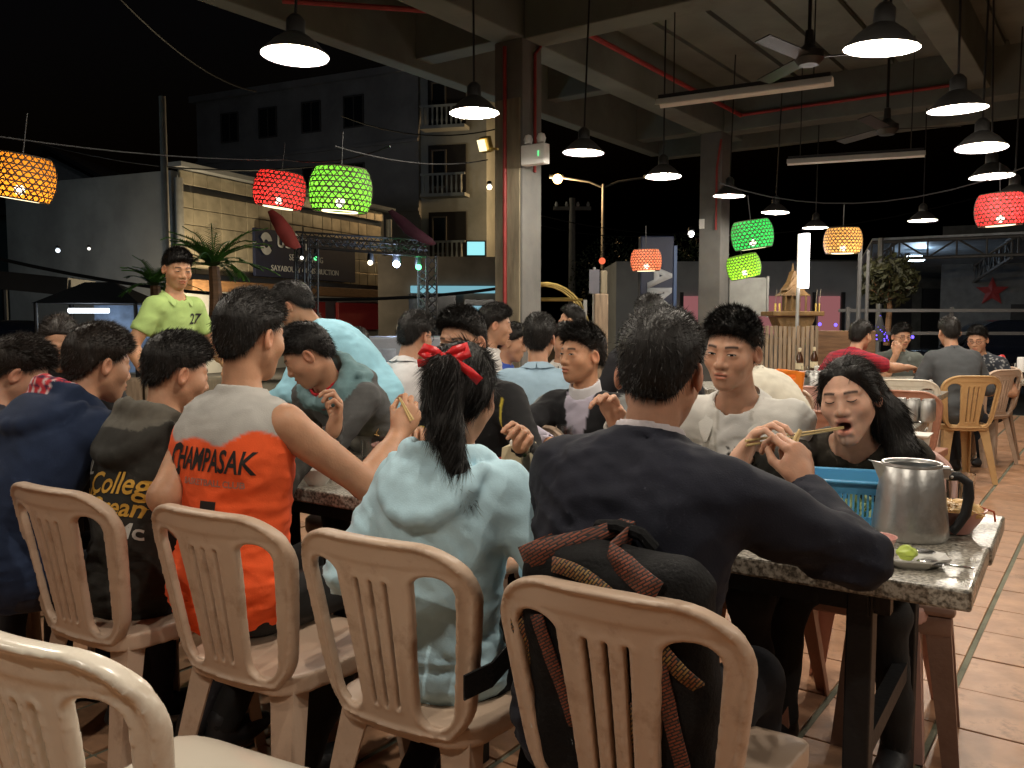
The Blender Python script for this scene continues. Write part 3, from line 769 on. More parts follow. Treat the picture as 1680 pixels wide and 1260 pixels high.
            if hair == 'tied':
                hcn((-.03, -.085, .0), (-.075, -.085, -.08), .058, .056, .03); hcn((-.075, -.085, -.08), (-.12, -.065, -.20), .056, .042, .03); hcn((-.12, -.065, -.20), (-.14, -.04, -.29), .042, .02, .03)
                hcn((-.045, .062, .082), (-.083, .022, .0), .020, .016, .02); hcn((.045, .062, .082), (.080, .026, .005), .016, .011, .02)
        nzh = Noise(len(label) + 5); Hf.d += (.0028 * nzh((np.stack(np.meshgrid(*Hf.x, indexing='ij'), -1) - hC.astype(np.float32)) @ Rh.astype(np.float32), 75, (1, 1, .5 if hair == 'short' else .2))).astype(np.float32)
        HV, HF = Hf.net()
        if len(HV):
            HN = mesh_normals(HV, HF); qv = ((HV - hC) @ Rh) / hs
            upv = Rh @ np.array((0, 0, 1.)); fwv = Rh @ np.array((0, 1., 0))
            nb_ = 9000 if detail else 1800
            if hair == 'short':
                topw = np.clip((qv[:, 2] - .03) / .05, 0.38, 1)
                pr = topw / topw.sum(); r_ = np.random.RandomState(len(label)); pick = r_.choice(len(HV), nb_, p=pr)
                def sdir(P, N_):
                    w_ = np.clip(((((P - hC) @ Rh) / hs)[:, 2:3] - .02) / .04, 0, 1)
                    return (N_ * .55 + fwv * .85 + upv * .1) * w_ + (N_ * .18 - upv * .9 - fwv * .15) * (1 - w_)
                BVt, BF = blades(HV[pick], HN[pick], nb_, hair_len, sdir, .0009 if detail else .002, 11, .2)
            else:
                rtv = Rh @ np.array((1., 0, 0))
                def ldir(P, N_):
                    q_ = ((P - hC) @ Rh) / hs; w_ = np.clip((q_[:, 1] + .01) / .05, 0, 1)[:, None] * np.clip(q_[:, 2] / .03, 0, 1)[:, None]
                    a_ = -upv - fwv * .6; b_ = -fwv * 1.0 - upv * .15; d_ = a_ * (1 - w_) + (b_ + np.sign(q_[:, :1] - .012) * rtv * .4) * w_
                    d_ = d_ - N_ * (N_ * d_).sum(1)[:, None]; return N_ * .015 + d_ / (np.linalg.norm(d_, axis=1)[:, None] + 1e-6)
                BVt, BF = blades(HV, HN, nb_, .06, ldir, .0010 if detail else .002, 11, .05)
            n0 = len(HV)
            me = bpy.data.meshes.new('hair'); me.from_pydata([tuple(v) for v in np.concatenate([HV, BVt])], [], [tuple(f_) for f_ in HF] + [tuple(f_ + n0) for f_ in BF])
            me.polygons.foreach_set('use_smooth', [True] * len(HF) + [False] * len(BF)); me.materials.append(hm); me.update(); link_mesh('hair', me, None, root)
    # ------------------------------------------------------------ clothing
    if cloth['kind']:
        pts = [hipP - .24, hipP + .24, nb + .16, nb - .16]
        for nm in 'LR': pts += [shl[nm] - .12, shl[nm] + .12]
        if cloth['kind'] in ('long', 'short'):
            for nm in 'LR': pts += [A[nm][0] - .09, A[nm][0] + .09] + ([A[nm][1] - .07, A[nm][1] + .07] if cloth['kind'] == 'long' else [])
        pts = np.array(pts); Cf = Field(pts.min(0) - .03, pts.max(0) + .05, cloth['res'])
        gth = girth
        Rs1 = np.stack([unit(np.cross(fw1, up1)), fw1, up1], 1); Rs2 = np.stack([rt, fw2, up2], 1)
        Cf.ell(hipP + np.array((0, -.01, .02)), np.array((.178, .135, .14)) * s * gth, Rs1, .03)
        Cf.ell(mid - up1 * .06 * s, np.array((.155, .115, .20)) * s * gth, Rs1, .04)
        Cf.ell(mid + up2 * .10 * s - fw2 * .005, np.array((.168, .118, .19)) * s * gth, Rs2, .05)
        for sg, nm in ((-1, 'L'), (1, 'R')):
            Cf.cone(nb - up2 * .045 * s, shl[nm] - rt * sg * .02, .064 * s, .056 * s, .045)
            Cf.ell(nb - up2 * .13 * s + rt * sg * .085 * s - fw2 * .035 * s, np.array((.085, .075, .11)) * s * gth, Rs2, .05)
            E, T, f, n_, a, _ = A[nm]
            if cloth['kind'] == 'long':
                loose = cloth.get('loose', 1.0)
                Cf.cone(shl[nm], E, .066 * s * loose, .052 * s * loose, .035); cut_ = cloth.get('cuff', .02)
                Tc = T - unit(T - E) * cut_; Cf.cone(E, Tc, .052 * s * loose, .038 * s * loose, .025)
                Cf.plane(Tc + unit(T - E) * .012, unit(T - E), .006, Tc - .07, Tc + .09)
            elif cloth['kind'] == 'short':
                Em = shl[nm] * .38 + E * .62; Cf.cone(shl[nm], Em, .068 * s, .064 * s, .035); Cf.plane(Em + unit(E - shl[nm]) * .01, unit(E - shl[nm]), .006, Em - .11, Em + .13)
            elif cloth['kind'] == 'none':
                dirn = unit(E - shl[nm]) * .5 + rt * sg * .9; Cf.ell(shl[nm] + rt * sg * .065 * s + (E - shl[nm]) * .22, np.array((.070, .082, .115)) * s, Rs2, .012, 'sub')
        Cf.plane(hipP - np.array((0, 0, .10 + cloth['hem'])), (0, 0, -1), .01)
        nzc = Noise(len(label) * 3 + int(abs(pos[0]) * 100)); am = cloth['fold']
        allP = np.stack(np.meshgrid(*Cf.x, indexing='ij'), -1)
        low = np.clip((mid[2] + .1 - allP[..., 2]) / .3, 0, 1)
        fr = np.abs(nzc(allP, 24, (1.1, 1.1, 1.5))); fr2 = np.abs(nzc(allP[..., ::-1], 34, (1.6, .8, .9)))
        mk = np.clip(.5 + .9 * nzc(allP[..., ::-1], 13), 0, 1); di = np.abs(nzc(allP @ np.array(((.80, .2, .55), (-.2, .95, .2), (-.55, -.2, .80)), np.float32), 46, (.42, .55, 1.7)))
        Cf.d += (am * .75 * (fr - .4) + am * .5 * (np.minimum(fr2, .5) - .3) + am * 1.5 * mk * (np.minimum(di, .55) - .3) + am * .35 * mk * nzc(allP[..., ::-1], 95, (1, 1.4, .7)) + am * low * 1.5 * (np.abs(nzc(allP, 42, (.40, .40, 2.4))) - .4)).astype(np.float32)
        Cf.cone(nb - up2 * .03 + (hC - nb) * .1, hC - up2 * .02, cloth.get('neck', .066) * s, .078 * s, .012, 'sub')
        if cloth['kind'] == 'long':
            for nm in 'LR':
                E, T, f, n_, a, _ = A[nm]; d_ = unit(T - E); Cf.cone(T - d_ * (cloth.get('cuff', .02) + .02), T + d_ * .03, .029 * s, .031 * s, .004, 'sub')
        if cloth['collar']:     # shirt collar / rib: ring round the neck
            hC2 = nb + unit(hC - nb) * (.022 if cloth['collar'] != 'tall' else .035) * s; ax = unit(hC - nb); rr, th, ht = cloth.get('ring', (.064, .010, .016))
            def ring(P):
                d = P - hC2.astype(np.float32); h_ = d @ ax.astype(np.float32); r_ = np.linalg.norm(d - h_[..., None] * ax.astype(np.float32), axis=-1)
                return np.hypot((r_ - rr * s + h_ * .15), h_ / (ht / th)) * 1.0 - th
            Cf.op(hC2 - .11, hC2 + .11, ring, .012)
        if cloth['hood']:
            hv = cloth['hood'] if isinstance(cloth['hood'], (int, float)) else 1.0
            c0_ = nb + up2 * .015 * s - fw2 * .02 * s
            prev = None
            for k in range(13):     # rolled hood edge round the neck
                a_ = math.pi * (-.42 + 1.84 * k / 12); p_ = c0_ + rt * math.cos(a_) * .098 * s - fw2 * math.sin(a_) * .086 * s * hv + up2 * (.012 * math.sin(a_)) * s
                if prev is not None: Cf.cone(prev, p_, .024 * s * hv, .026 * s * hv, .012)
                prev = p_
            Rb = Rs2 @ np.array(Matrix.Rotation(R(-18), 3, 'X'))
            Cf.ell(c0_ - fw2 * .085 * s - up2 * .075 * s, np.array((.135, .045 * hv, .105)) * s, Rb, .022)
            prev = None
            for k in range(9):
                a_ = math.pi * (.0 + 1.0 * k / 8); p_ = c0_ + rt * math.cos(a_) * .135 * s - fw2 * (.045 + .085 * math.sin(a_)) * s - up2 * (.02 + .13 * math.sin(a_)) * s
                if prev is not None: Cf.cone(prev, p_, .017 * s, .017 * s, .018)
                prev = p_
            Cf.ell(c0_ - fw2 * .045 * s + up2 * .03 * s, np.array((.066, .050, .07)) * s, Rs2, .015, 'sub')
            Cf.cone(nb - up2 * .0, hC - up2 * .02, .066 * s, .078 * s, .012, 'sub')
            Hd = allP - c0_.astype(np.float32); wgt = np.clip(1 - np.linalg.norm(Hd, axis=-1) / .22, 0, 1)
            Cf.d += (wgt * .008 * nzc(allP, 48, (1.2, 1.2, 1.8))).astype(np.float32)
        CV, CF = Cf.net()
        cf_ = cloth['color']
        if callable(cf_):
            loc2 = (CV - nb) @ Rs2 / s    # torso frame: x right, y forward, z up from the neck base
            cc = cf_(loc2, CV)
        else: cc = np.tile(np.array(cf_), (len(CV), 1))
        cl = link_mesh(cloth.get('name', 'shirt'), np_mesh('clothing', CV, CF, cloth.get('mat', M_cloth), True, cc), None, root)
    else: cl = None
    if cloth.get('under'):
        uc, uh = cloth['under']; ax = unit(hC - nb); cc_ = nb + ax * .012 * s; Uf = Field(cc_ - .12, cc_ + .12, .006)
        def ring2(P):
            d = P - cc_.astype(np.float32); h_ = d @ ax.astype(np.float32); d2 = d - h_[..., None] * ax.astype(np.float32); r_ = np.linalg.norm(d2, axis=-1); fr_ = d2 @ fw2.astype(np.float32)
            return np.maximum(np.abs(r_ - .0655 * s - np.clip(h_, -.1, .1) * -.12) - .0045, np.maximum(h_ - uh + np.clip(fr_, 0, 1) * .35, -.04 - h_ - np.clip(fr_, 0, 1) * .4))
        Uf.op(cc_ - .1, cc_ + .1, ring2, .004); UV, UF = Uf.net()
        if len(UV): link_mesh('shirt_collar', np_mesh('shirt_collar', UV, UF, M_cloth, True, np.tile(np.array(uc), (len(UV), 1))), None, root)
    if not hidden_legs:
        lp = np.array([hipP - .2, hipP + .2] + [K[n][i] + d for n in 'LR' for i in (1, 2) for d in (-.1, .1)])
        Lf = Field(lp.min(0) - .02, lp.max(0) + .02, .013 if detail else .018)
        Lf.ell(hipP + np.array((0, -.01, -.01)), np.array((.15, .115, .10)) * s * girth, None, .03)
        bare = cloth.get('bare_legs')
        for nm in 'LR':
            hj, kn, an = K[nm]; Lf.cone(hj, kn, .078 * s * girth, .060 * s, .03)
            if not bare: Lf.cone(kn, an, .058 * s, .046 * s, .025)
        Lf.d += (.006 * Noise(5 + len(label))(np.stack(np.meshgrid(*Lf.x, indexing='ij'), -1), 30)).astype(np.float32)
        LV, LF = Lf.net(); link_mesh('trousers' if not bare else 'shorts', np_mesh('trousers', LV, LF, M_cloth, True, np.tile(np.array(trousers), (len(LV), 1))), None, root)
        if bare:
            lp2 = np.array([K[n][i] + d for n in 'LR' for i in (1, 2) for d in (-.12, .12)]); Bf = Field(lp2.min(0), lp2.max(0), .012)
            for nm in 'LR':
                hj, kn, an = K[nm]; Bf.cone(hj * .3 + kn * .7, kn, .052 * s, .05 * s, .02); Bf.cone(kn, kn * .6 + an * .4, .05 * s, .052 * s, .02); Bf.cone(kn * .6 + an * .4, an, .05 * s, .034 * s, .02); Bf.cone(an, an + np.array((0, .12, -.05)), .036 * s, .03 * s, .02)
            BV_, BF_ = Bf.net(); link_mesh('bare_leg', np_mesh('bare_leg', BV_, BF_, M_skin, True, np.tile(np.array(skin) * .9, (len(BV_), 1))), None, body)
        if shoes:
            for nm in 'LR':
                an = K[nm][2]; Sf = Field(an - np.array((.07, .1, .1)), an + np.array((.07, .22, .06)), .010)
                Sf.ell(an + np.array((0, .055, -.05)), (.045, .125, .04), None, .02); Sf.cone(an + np.array((0, -.01, -.045)), an + np.array((0, -.005, .01)), .042, .04, .02); Sf.plane(an + np.array((0, 0, -.088)), (0, 0, -1), .005)
                SV, SF = Sf.net(); link_mesh('shoe', np_mesh('shoe', SV, SF, M_shoe), None, root)
    info = dict(root=root, M=Mw, Mi=Mi, nb=nb, up=up2, rt=rt, fw=fw2, hC=hC, Rh=Rh, hs=hs, A=A, s=s, cloth=cl, body=body, H=H)
    PEOPLE[key] = info; return info

def bvh_of(o): return BVHTree.FromPolygons([v.co for v in o.data.vertices], [tuple(p.vertices) for p in o.data.polygons])
def text_mesh(txt, size, shear=0.0, font=None, bold=0.0):
    cu = bpy.data.curves.new('txt', 'FONT'); cu.body = txt; cu.size = size; cu.shear = shear; cu.align_x = 'CENTER'; cu.offset = bold; cu.resolution_u = 3
    o = bpy.data.objects.new('txt', cu); col.objects.link(o); bpy.context.view_layer.update()
    me = bpy.data.meshes.new_from_object(o.evaluated_get(bpy.context.evaluated_depsgraph_get())); bpy.data.objects.remove(o); return me
def print_on(info, me, x, z, m, side=-1, sx=1.0, sz=1.0, rot=0.0, step=.02, name='print', off=.0025):
    """lay a flat text mesh (xy) onto the clothing: x,z in the torso frame, side -1 back, 1 front"""
    bm = bmesh.new(); bm.from_mesh(me); bmesh.ops.triangulate(bm, faces=bm.faces[:])
    xs = [v.co.x for v in bm.verts]; 
    if not xs: return
    a = min(xs)
    while a < max(xs):
        bmesh.ops.bisect_plane(bm, geom=bm.verts[:] + bm.edges[:] + bm.faces[:], plane_co=(a, 0, 0), plane_no=(1, 0, 0)); a += step
    ys = [v.co.y for v in bm.verts]; a = min(ys)
    while a < max(ys):
        bmesh.ops.bisect_plane(bm, geom=bm.verts[:] + bm.edges[:] + bm.faces[:], plane_co=(0, a, 0), plane_no=(0, 1, 0)); a += step
    bv = bvh_of(info['cloth']); cr, sr = math.cos(rot), math.sin(rot)
    for v in bm.verts:
        px, pz = v.co.x * sx, v.co.y * sz; px, pz = px * cr - pz * sr, px * sr + pz * cr
        lx = (-side * 1.0) * 0 + x + (px if side < 0 else -px); lz = z + pz
        o = info['nb'] + info['rt'] * lx + info['up'] * lz + info['fw'] * side * .6; d = -info['fw'] * side
        h = bv.ray_cast(Vector(o), Vector(d)); p = h[0] if h[0] is not None else Vector(o + d * .9)
        v.co = p - Vector(d) * off
    dep = np.array([float(np.dot(np.array(v.co) - info['nb'], info['fw'])) for v in bm.verts]); med = np.median(dep)
    bmesh.ops.delete(bm, geom=[v for v, q_ in zip(bm.verts[:], dep) if abs(q_ - med) > .075], context='VERTS')
    me2 = bpy.data.meshes.new(name); bm.to_mesh(me2); bm.free(); me2.materials.append(m); return link_mesh(name, me2, None, info['cloth'])
def glasses(info):
    m = MB(); H = info['H']
    for sg in (-1, 1):
        pts = [H(sg * .034 + .024 * math.cos(a), .108 - .012 * abs(math.cos(a)), .0 + .017 * math.sin(a)) for a in np.linspace(0, 2 * math.pi, 17)]; m.tube(pts, .0016, 5)
        m.tube([H(sg * .058, .095, .004), H(sg * .080, .05, .006), H(sg * .084, -.005, .004)], .0016, 5)
    m.tube([H(-.010, .108, .002), H(.010, .108, .002)], .0016, 5)
    m.build('glasses', M_black, info['root'])

def lapels(info, color, name='collar', spread=1.0, drop=.10, off=.011):
    """pointed shirt collar laid on the clothing"""
    cl = info['cloth']; bv = bvh_of(cl); s = info['s']; T = lambda x, y, z: info['nb'] + (info['rt'] * x + info['fw'] * y + info['up'] * z) * s
    mt = mat('collar_%d%d%d' % tuple(int(c * 99) for c in color), color, .8, var=.06, bump=.1, bscale=200)
    for sg in (-1, 1):
        inner = [(0, -.075, .030), (sg * .045, -.062, .034), (sg * .068, -.02, .030), (sg * .066, .03, .012), (sg * .040, .068, -.022)]
        outer = [(0, -.105, -.012), (sg * .055, -.090, -.006), (sg * .098 * spread, -.03, -.006), (sg * .105 * spread, .045, -.035), (sg * .072 * spread, .10, -drop)]
        vs = []
        for row, k in ((inner, 0), (outer, 1)):
            for p in row:
                q = Vector(T(*p))
                if k:
                    h = bv.find_nearest(q); q = h[0] + h[1] * off if h[0] else q
                vs.append(q)
        n = len(inner); mid_ = [(vs[i] + vs[n + i]) / 2 for i in range(n)]
        for i in range(n):
            h = bv.find_nearest(mid_[i]); d = (mid_[i] - h[0]).dot(h[1])
            if d < off: mid_[i] = h[0] + h[1] * off
        V = vs[:n] + mid_ + vs[n:]
        o = mesh_obj(name, V, [(r * n + i, r * n + i + 1, (r + 1) * n + i + 1, (r + 1) * n + i) for r in range(2) for i in range(n - 1)], mt, cl, True); o.modifiers.new('t', 'SOLIDIFY').thickness = .003; sb = o.modifiers.new('s', 'SUBSURF'); sb.levels = 1; sb.render_levels = 2
# ================================================================== CHAIRS
M_chair = mat('beige_plastic', (.50, .365, .27), .40, var=.05, vscale=3, bump=.05, bscale=160, dirt=(.35, .23, .155, 9, .55), spec=.45)
M_chair_tan = mat('tan_plastic', (.52, .32, .14), .45, var=.1, vscale=5, bump=.06, dirt=(.33, .19, .09, 5, .55))
M_chair_white = mat('ivory_plastic', (.74, .67, .56), .25, var=.05, vscale=3, bump=.02, dirt=(.55, .44, .33, 3, .55), coat=.2)
M_chair_pink = mat('pink_plastic', (.62, .38, .33), .4, var=.08, bump=.04, dirt=(.45, .25, .2, 4, .55))
M_chair_red = mat('crimson_plastic', (.36, .02, .035), .4, var=.1, bump=.04)
M_chair_brown = mat('russet_plastic', (.40, .19, .125), .42, var=.1, bump=.04, dirt=(.24, .11, .07, 4, .55))
def rbox2(px, pz, cx, cz, hx, hz, r):
    qx = np.abs(px - cx) - (hx - r); qz = np.abs(pz - cz) - (hz - r)
    return np.hypot(np.maximum(qx, 0), np.maximum(qz, 0)) + np.minimum(np.maximum(qx, qz), 0) - r
def chair_back(slots=True, arm=.045):
    """back of a stacking chair: arched frame, two side openings, slotted splat; local z from the seat up"""
    F = Field((-.27, -.17, -.04), (.27, .14, .49), .0052)
    P = np.stack(np.meshgrid(*F.x, indexing='ij'), -1); X, Y, Z = P[..., 0], P[..., 1], P[..., 2]
    bend = -.16 * (Z) + .95 * X ** 2 - .10 * np.clip(Z - .2, 0, 1) ** 2 - .02   # leans back, wraps round the sitter
    yy = Y - bend
    wid = .172 + .055 * np.clip(Z / .40, 0, 1) ** .8
    px = X / wid * .225                                          # widen towards the top
    top = .445 - .12 * X ** 2
    outer = rbox2(px, Z + .12 * X ** 2, 0, .20, .225, .245, .125)
    outer = np.maximum(outer, -.02 - Z)
    hole = np.full_like(X, 1.0)
    for sg in (-1, 1):
        hx = rbox2(px * sg, Z, .134, .188, .050, .186, .046)
        hx = np.maximum(hx, -(px * sg - (.078 + .012 * np.clip(Z / .3, 0, 1))) )
        hole = np.minimum(hole, hx)
    if slots:
        for k in (-1, 0, 1): hole = np.minimum(hole, rbox2(px, Z, k * .036, .19, .0062, .158, .006))
    d2 = np.maximum(outer, -hole)
    rim = np.clip(1 - np.abs(outer + .006) / .008, 0, 1) * .0085 + np.clip(1 - np.abs(hole - .005) / .006, 0, 1) * .004
    band = np.clip((Z - .380) / .012, 0, 1) * .003
    th = .0072 + rim + band
    dy = np.abs(yy) - th
    F.d = (np.minimum(np.maximum(d2, dy), 0) + np.hypot(np.maximum(d2, 0), np.maximum(dy, 0)) - .0022).astype(np.float32)
    V, Q = F.net(); V = relax(V, Q, 3); V[:, 2] = V[:, 2] * .9 + .452; V[:, 0] *= 1.04; return np_mesh('backrest', V, Q, M_chair)
def relax(V, Q, n=2):
    for it in range(n):
        for lam in (.5, -.52):
            acc = np.zeros_like(V); cnt = np.zeros(len(V))
            for k in range(4):
                a, b = Q[:, k], Q[:, (k + 1) % 4]; np.add.at(acc, a, V[b]); np.add.at(cnt, a, 1)
            V = V + lam * (acc / np.maximum(cnt, 1)[:, None] - V)
    return V
def chair_seat():
    F = Field((-.25, -.25, .36), (.25, .27, .46), .0065)
    P = np.stack(np.meshgrid(*F.x, indexing='ij'), -1); X, Y, Z = P[..., 0], P[..., 1], P[..., 2]
    d2 = rbox2(X / (1 + .12 * (Y / .22)), Y, 0, .01, .200, .215, .07); dish = .426 - .016 * np.exp(-((X / .13) ** 2 + (Y / .14) ** 2)) - .02 * np.clip((Y - .15) / .08, 0, 1) ** 2
    lip = np.clip(1.4 + (d2) / .014, 0, 1) * .032
    dz = np.maximum(Z - dish, dish - .010 - lip - Z)
    F.d = (np.minimum(np.maximum(d2, dz), 0) + np.hypot(np.maximum(d2, 0), np.maximum(dz, 0)) - .003).astype(np.float32)
    V, Q = F.net(); V = relax(V, Q, 3); V[:, 2] += .032; return np_mesh('seat', V, Q, M_chair)
def chair_leg(rear, sg):
    """channel-section tapered leg"""
    tx, ty = (.165, -.175) if rear else (.185, .190); bx, by = (.215, -.265) if rear else (.215, .235)
    m = MB(); rings = []
    for z, w, dpt in ((.415, .085 if rear else .07, .055), (.36, .07, .05), (.2, .055, .044), (.0, .042, .036)):
        t = 1 - z / .415; cx = (tx + (bx - tx) * t) * sg; cy = ty + (by - ty) * t; i = -sg
        ys = 1 if rear else -1
        prof = [(0, 0), (i * w, 0), (i * w, ys * .006), (i * .007, ys * .007), (i * .007, ys * dpt), (0, ys * dpt)]
        rings.append([Vector((cx + a, cy + b, z)) for a, b in prof])
    n = 6; vs = [v for r_ in rings for v in r_]; fs = []
    for k in range(3):
        for j in range(n): fs.append((k * n + j, k * n + (j + 1) % n, (k + 1) * n + (j + 1) % n, (k + 1) * n + j))
    fs += [tuple(range(n)), tuple(3 * n + j for j in range(n - 1, -1, -1))]; m._add(vs, fs)
    m.xform(Matrix.Diagonal((1.02, 1, 1.076, 1))); return m.mesh('leg', M_chair)
CB, CS = chair_back(), chair_seat(); CBo = None
CL = [chair_leg(r, s) for r in (True, False) for s in (-1, 1)]
VARIANT = {}
def chair(pos, face, label, m=None, group=None, parts=True, sc=1.0):
    """face: direction the sitter looks"""
    rz = math.atan2(-face[0], face[1])
    t = thing('plastic_chair', label, 'chair', (pos[0], pos[1], 0), rz, group); t.scale = (sc, sc, sc)
    mm = m or M_chair
    def v(me):
        k = (me.name, mm.name)
        if k not in VARIANT:
            if mm is M_chair: VARIANT[k] = me
            else: c = me.copy(); c.materials.clear(); c.materials.append(mm); VARIANT[k] = c
        return VARIANT[k]
    o = link_mesh('backrest', v(CB), None, t); o.location = (0, -.195, 0)
    link_mesh('seat', v(CS), None, t)
    for l in CL: link_mesh('leg', v(l), None, t)
    return t
# ================================================================== PEOPLE AT THE TABLES
fA = (TA.x, TA.y); fB = (-TA.x, -TA.y)
def noise3(P, f, seed=1): return Noise(seed)(np.asarray(P, np.float32), f)
def plaid(L):
    a = np.sin(L[:, 0] * 170 + L[:, 1] * 60) > .55; b = np.sin(L[:, 2] * 190 - L[:, 1] * 90) > .5
    c = np.tile(np.array((.50, .035, .045)), (len(L), 1)); c[a] = (.62, .5, .5); c[b] = (.06, .02, .05); c[a & b] = (.5, .06, .08); return c
def lerp_c(w, a, b): w = np.clip(w, 0, 1)[:, None]; return np.array(a) * (1 - w) + np.array(b) * w

# ---- near side, backs to the camera
def jersey(L, V):
    x, z = L[:, 0], L[:, 2]; thr = -.098 - .030 * np.exp(-(x / .045) ** 2) + .022 * np.cos(x * 38)
    w = (z - thr) / .006 + .5; return lerp_c(w, (.88, .115, .03), (.40, .385, .36))
P4 = person('orange', 'boy in an orange basketball jersey reaching across the long table', None, fA, s=1.0, head_at=at(409, 552, 2.32), lean=1, lean2=6, head=(4, 6, 0),
            arms={'R': dict(w=at(654, 712, 2.50), ew=at(600, 800, 2.28), f=(.15, .55, .8), n=(-.75, .5, 0), curl=.75), 'L': dict(w=at(330, 900, 2.35), ew=at(232, 900, 2.08), curl=.3)},
            cloth=dict(kind='none', color=jersey, collar=1, ring=(.062, .008, .013), res=.0075, name='jersey', fold=.0068, hem=.06), skin=(.43, .245, .155), hair_k=dict(nape=-.072, top=.072), trousers=(.02, .02, .02), legs='tuck', girth=1.09)
M_print = mat('black_print', (.015, .013, .012), .8, var=.1, bump=.1)
M_print_gold = mat('gold_print', (.62, .34, .05), .75, var=.15); M_print_white = mat('white_print', (.62, .62, .58), .75, var=.15)
M_print_grey = mat('grey_print', (.40, .16, .11), .8, var=.1)
print_on(P4, text_mesh('HAMPASAK', .054, .28, bold=.0012), .050, -.185, M_print, sx=.84, sz=1.5)
print_on(P4, text_mesh('C', .085, .28, bold=.003), -.078, -.204, M_print, sx=.75, sz=1.35)
print_on(P4, text_mesh('BASKETBALL CLUB', .021, .1, bold=.0006), .06, -.222, M_print_grey, sx=1.0, sz=1.1)
print_on(P4, text_mesh('1', .15, .1, bold=.012), .045, -.375, M_print, sx=1.1, sz=1.0)

P5 = person('pony', 'girl in a pale blue hoodie with a red ribbon round her ponytail', None, fA, s=.93, head_at=at(757, 645, 1.98), lean=1, lean2=8, head=(17, 14, 4), hair='pony',
            arms={'R': dict(w=at(870, 930, 2.02), ew=at(930, 960, 1.78), curl=.4), 'L': dict(w=at(640, 900, 2.2), ew=at(555, 950, 1.95), curl=.4)},
            cloth=dict(kind='long', color=lambda L, V: lerp_c(np.clip((-.44 - L[:, 2]) / .004, 0, 1), (.50, .72, .82), (.45, .65, .75)), hood=1.0, res=.0085, name='hoodie', fold=.0072, hem=.05, loose=1.08), skin=(.46, .27, .18), trousers=(.012, .012, .014), legs='tuck', girth=1.0)
P6 = person('navy', 'boy in a navy sweater leaning his elbow on the table end', None, fA, s=1.05, nl=.148, head_at=at(1082, 612, 1.72), lean=4, lean2=12, side=2, head=(12, 14, 0), shoulder_drop=.01,
            arms={'R': dict(w=at(1318, 800, 1.86), ew=at(1470, 990, 1.50), f=(-.25, .25, .9), n=(-.8, .5, .1), curl=.8), 'L': dict(w=at(985, 880, 2.1), ew=at(905, 950, 1.75), curl=.4)},
            cloth=dict(kind='long', color=(.010, .011, .019), collar=1, ring=(.067, .010, .012), under=((.55, .50, .52), .034), res=.0085, name='sweater', fold=.0092, loose=1.12), skin=(.44, .25, .17), hair_k=dict(nape=-.075, top=.07), trousers=(.014, .015, .019), girth=1.12, hair_len=.017)
def charcoal(L, V):
    hoodish = (L[:, 2] > -.045) & (np.hypot(L[:, 0], L[:, 1] + .02) < .15); n = noise3(V, 300)
    c = np.tile(np.array((.030, .028, .024)), (len(L), 1)); c[hoodish] = np.array((.105, .095, .078)); c *= (1 + .12 * n)[:, None]; return c
P3 = person('college', 'boy in a charcoal hoodie with gold and white script on the back', None, fA, s=.96, head_at=at(288, 612, 2.58), lean=5, lean2=15, head=(-16, 12, 0),
            arms={'R': dict(w=tb(1.9, .08, .86), curl=.5), 'L': dict(w=tb(2.25, .10, .84), curl=.5)},
            cloth=dict(kind='long', color=charcoal, hood=1.15, name='hoodie', res=.009, fold=.0065, loose=1.08), skin=(.45, .255, .165), hair_k=dict(nape=-.055, top=.066), legs='tuck', trousers=(.03, .03, .035))
print_on(P3, text_mesh('College', .085, .35, bold=.0012), .05, -.22, M_print_gold, rot=.10)
print_on(P3, text_mesh('Dream', .07, .35, bold=.0012), .05, -.28, M_print_gold, rot=.10)
print_on(P3, text_mesh('Mc', .06, .35, bold=.001), -.085, -.26, M_print_gold, rot=.1)
print_on(P3, text_mesh('Mc', .06, .35, bold=.001), .09, -.335, M_print_white, rot=.1)
print_on(P3, text_mesh('JL', .06, .2, bold=.001), -.10, -.18, M_print_white, rot=.1)
def navyplaid(L, V):
    c = np.tile(np.array((.016, .027, .062)), (len(L), 1)); p = plaid(L); w = (L[:, 2] > -.012) & (np.hypot(L[:, 0] + .03, L[:, 1] + .05) < .125); c[w] = p[w]; return c
P2 = person('plaid', 'boy in a navy hoodie whose hood has a red plaid lining', None, fA, s=.98, head_at=at(160, 597, 2.68), lean=13, lean2=22, head=(-8, 10, 0),
            arms={'R': dict(w=tb(2.35, .10, .86), curl=.5), 'L': dict(w=tb(2.65, .10, .84), curl=.5)},
            cloth=dict(kind='long', color=navyplaid, hood=1.2, name='hoodie', res=.009, fold=.006, loose=1.1), skin=(.42, .24, .155), hair_m=M_hair2, hair_k=dict(nape=-.064, top=.06, ear=.0), trousers=(.02, .02, .03), girth=1.05)
P1 = person('edge', 'short-haired diner bowed over the table beside the plaid hood', None, fA, s=.95, head_at=at(28, 612, 2.84), lean=18, lean2=24, head=(-26, 26, 0),
            arms={'R': dict(w=tb(2.85, .15, .84), curl=.5), 'L': dict(w=tb(3.1, .15, .84), curl=.5)},
            cloth=dict(kind='long', color=(.05, .05, .07), collar=1, name='jacket'), skin=(.44, .25, .17), hair_m=M_hair2, hair_len=.026)

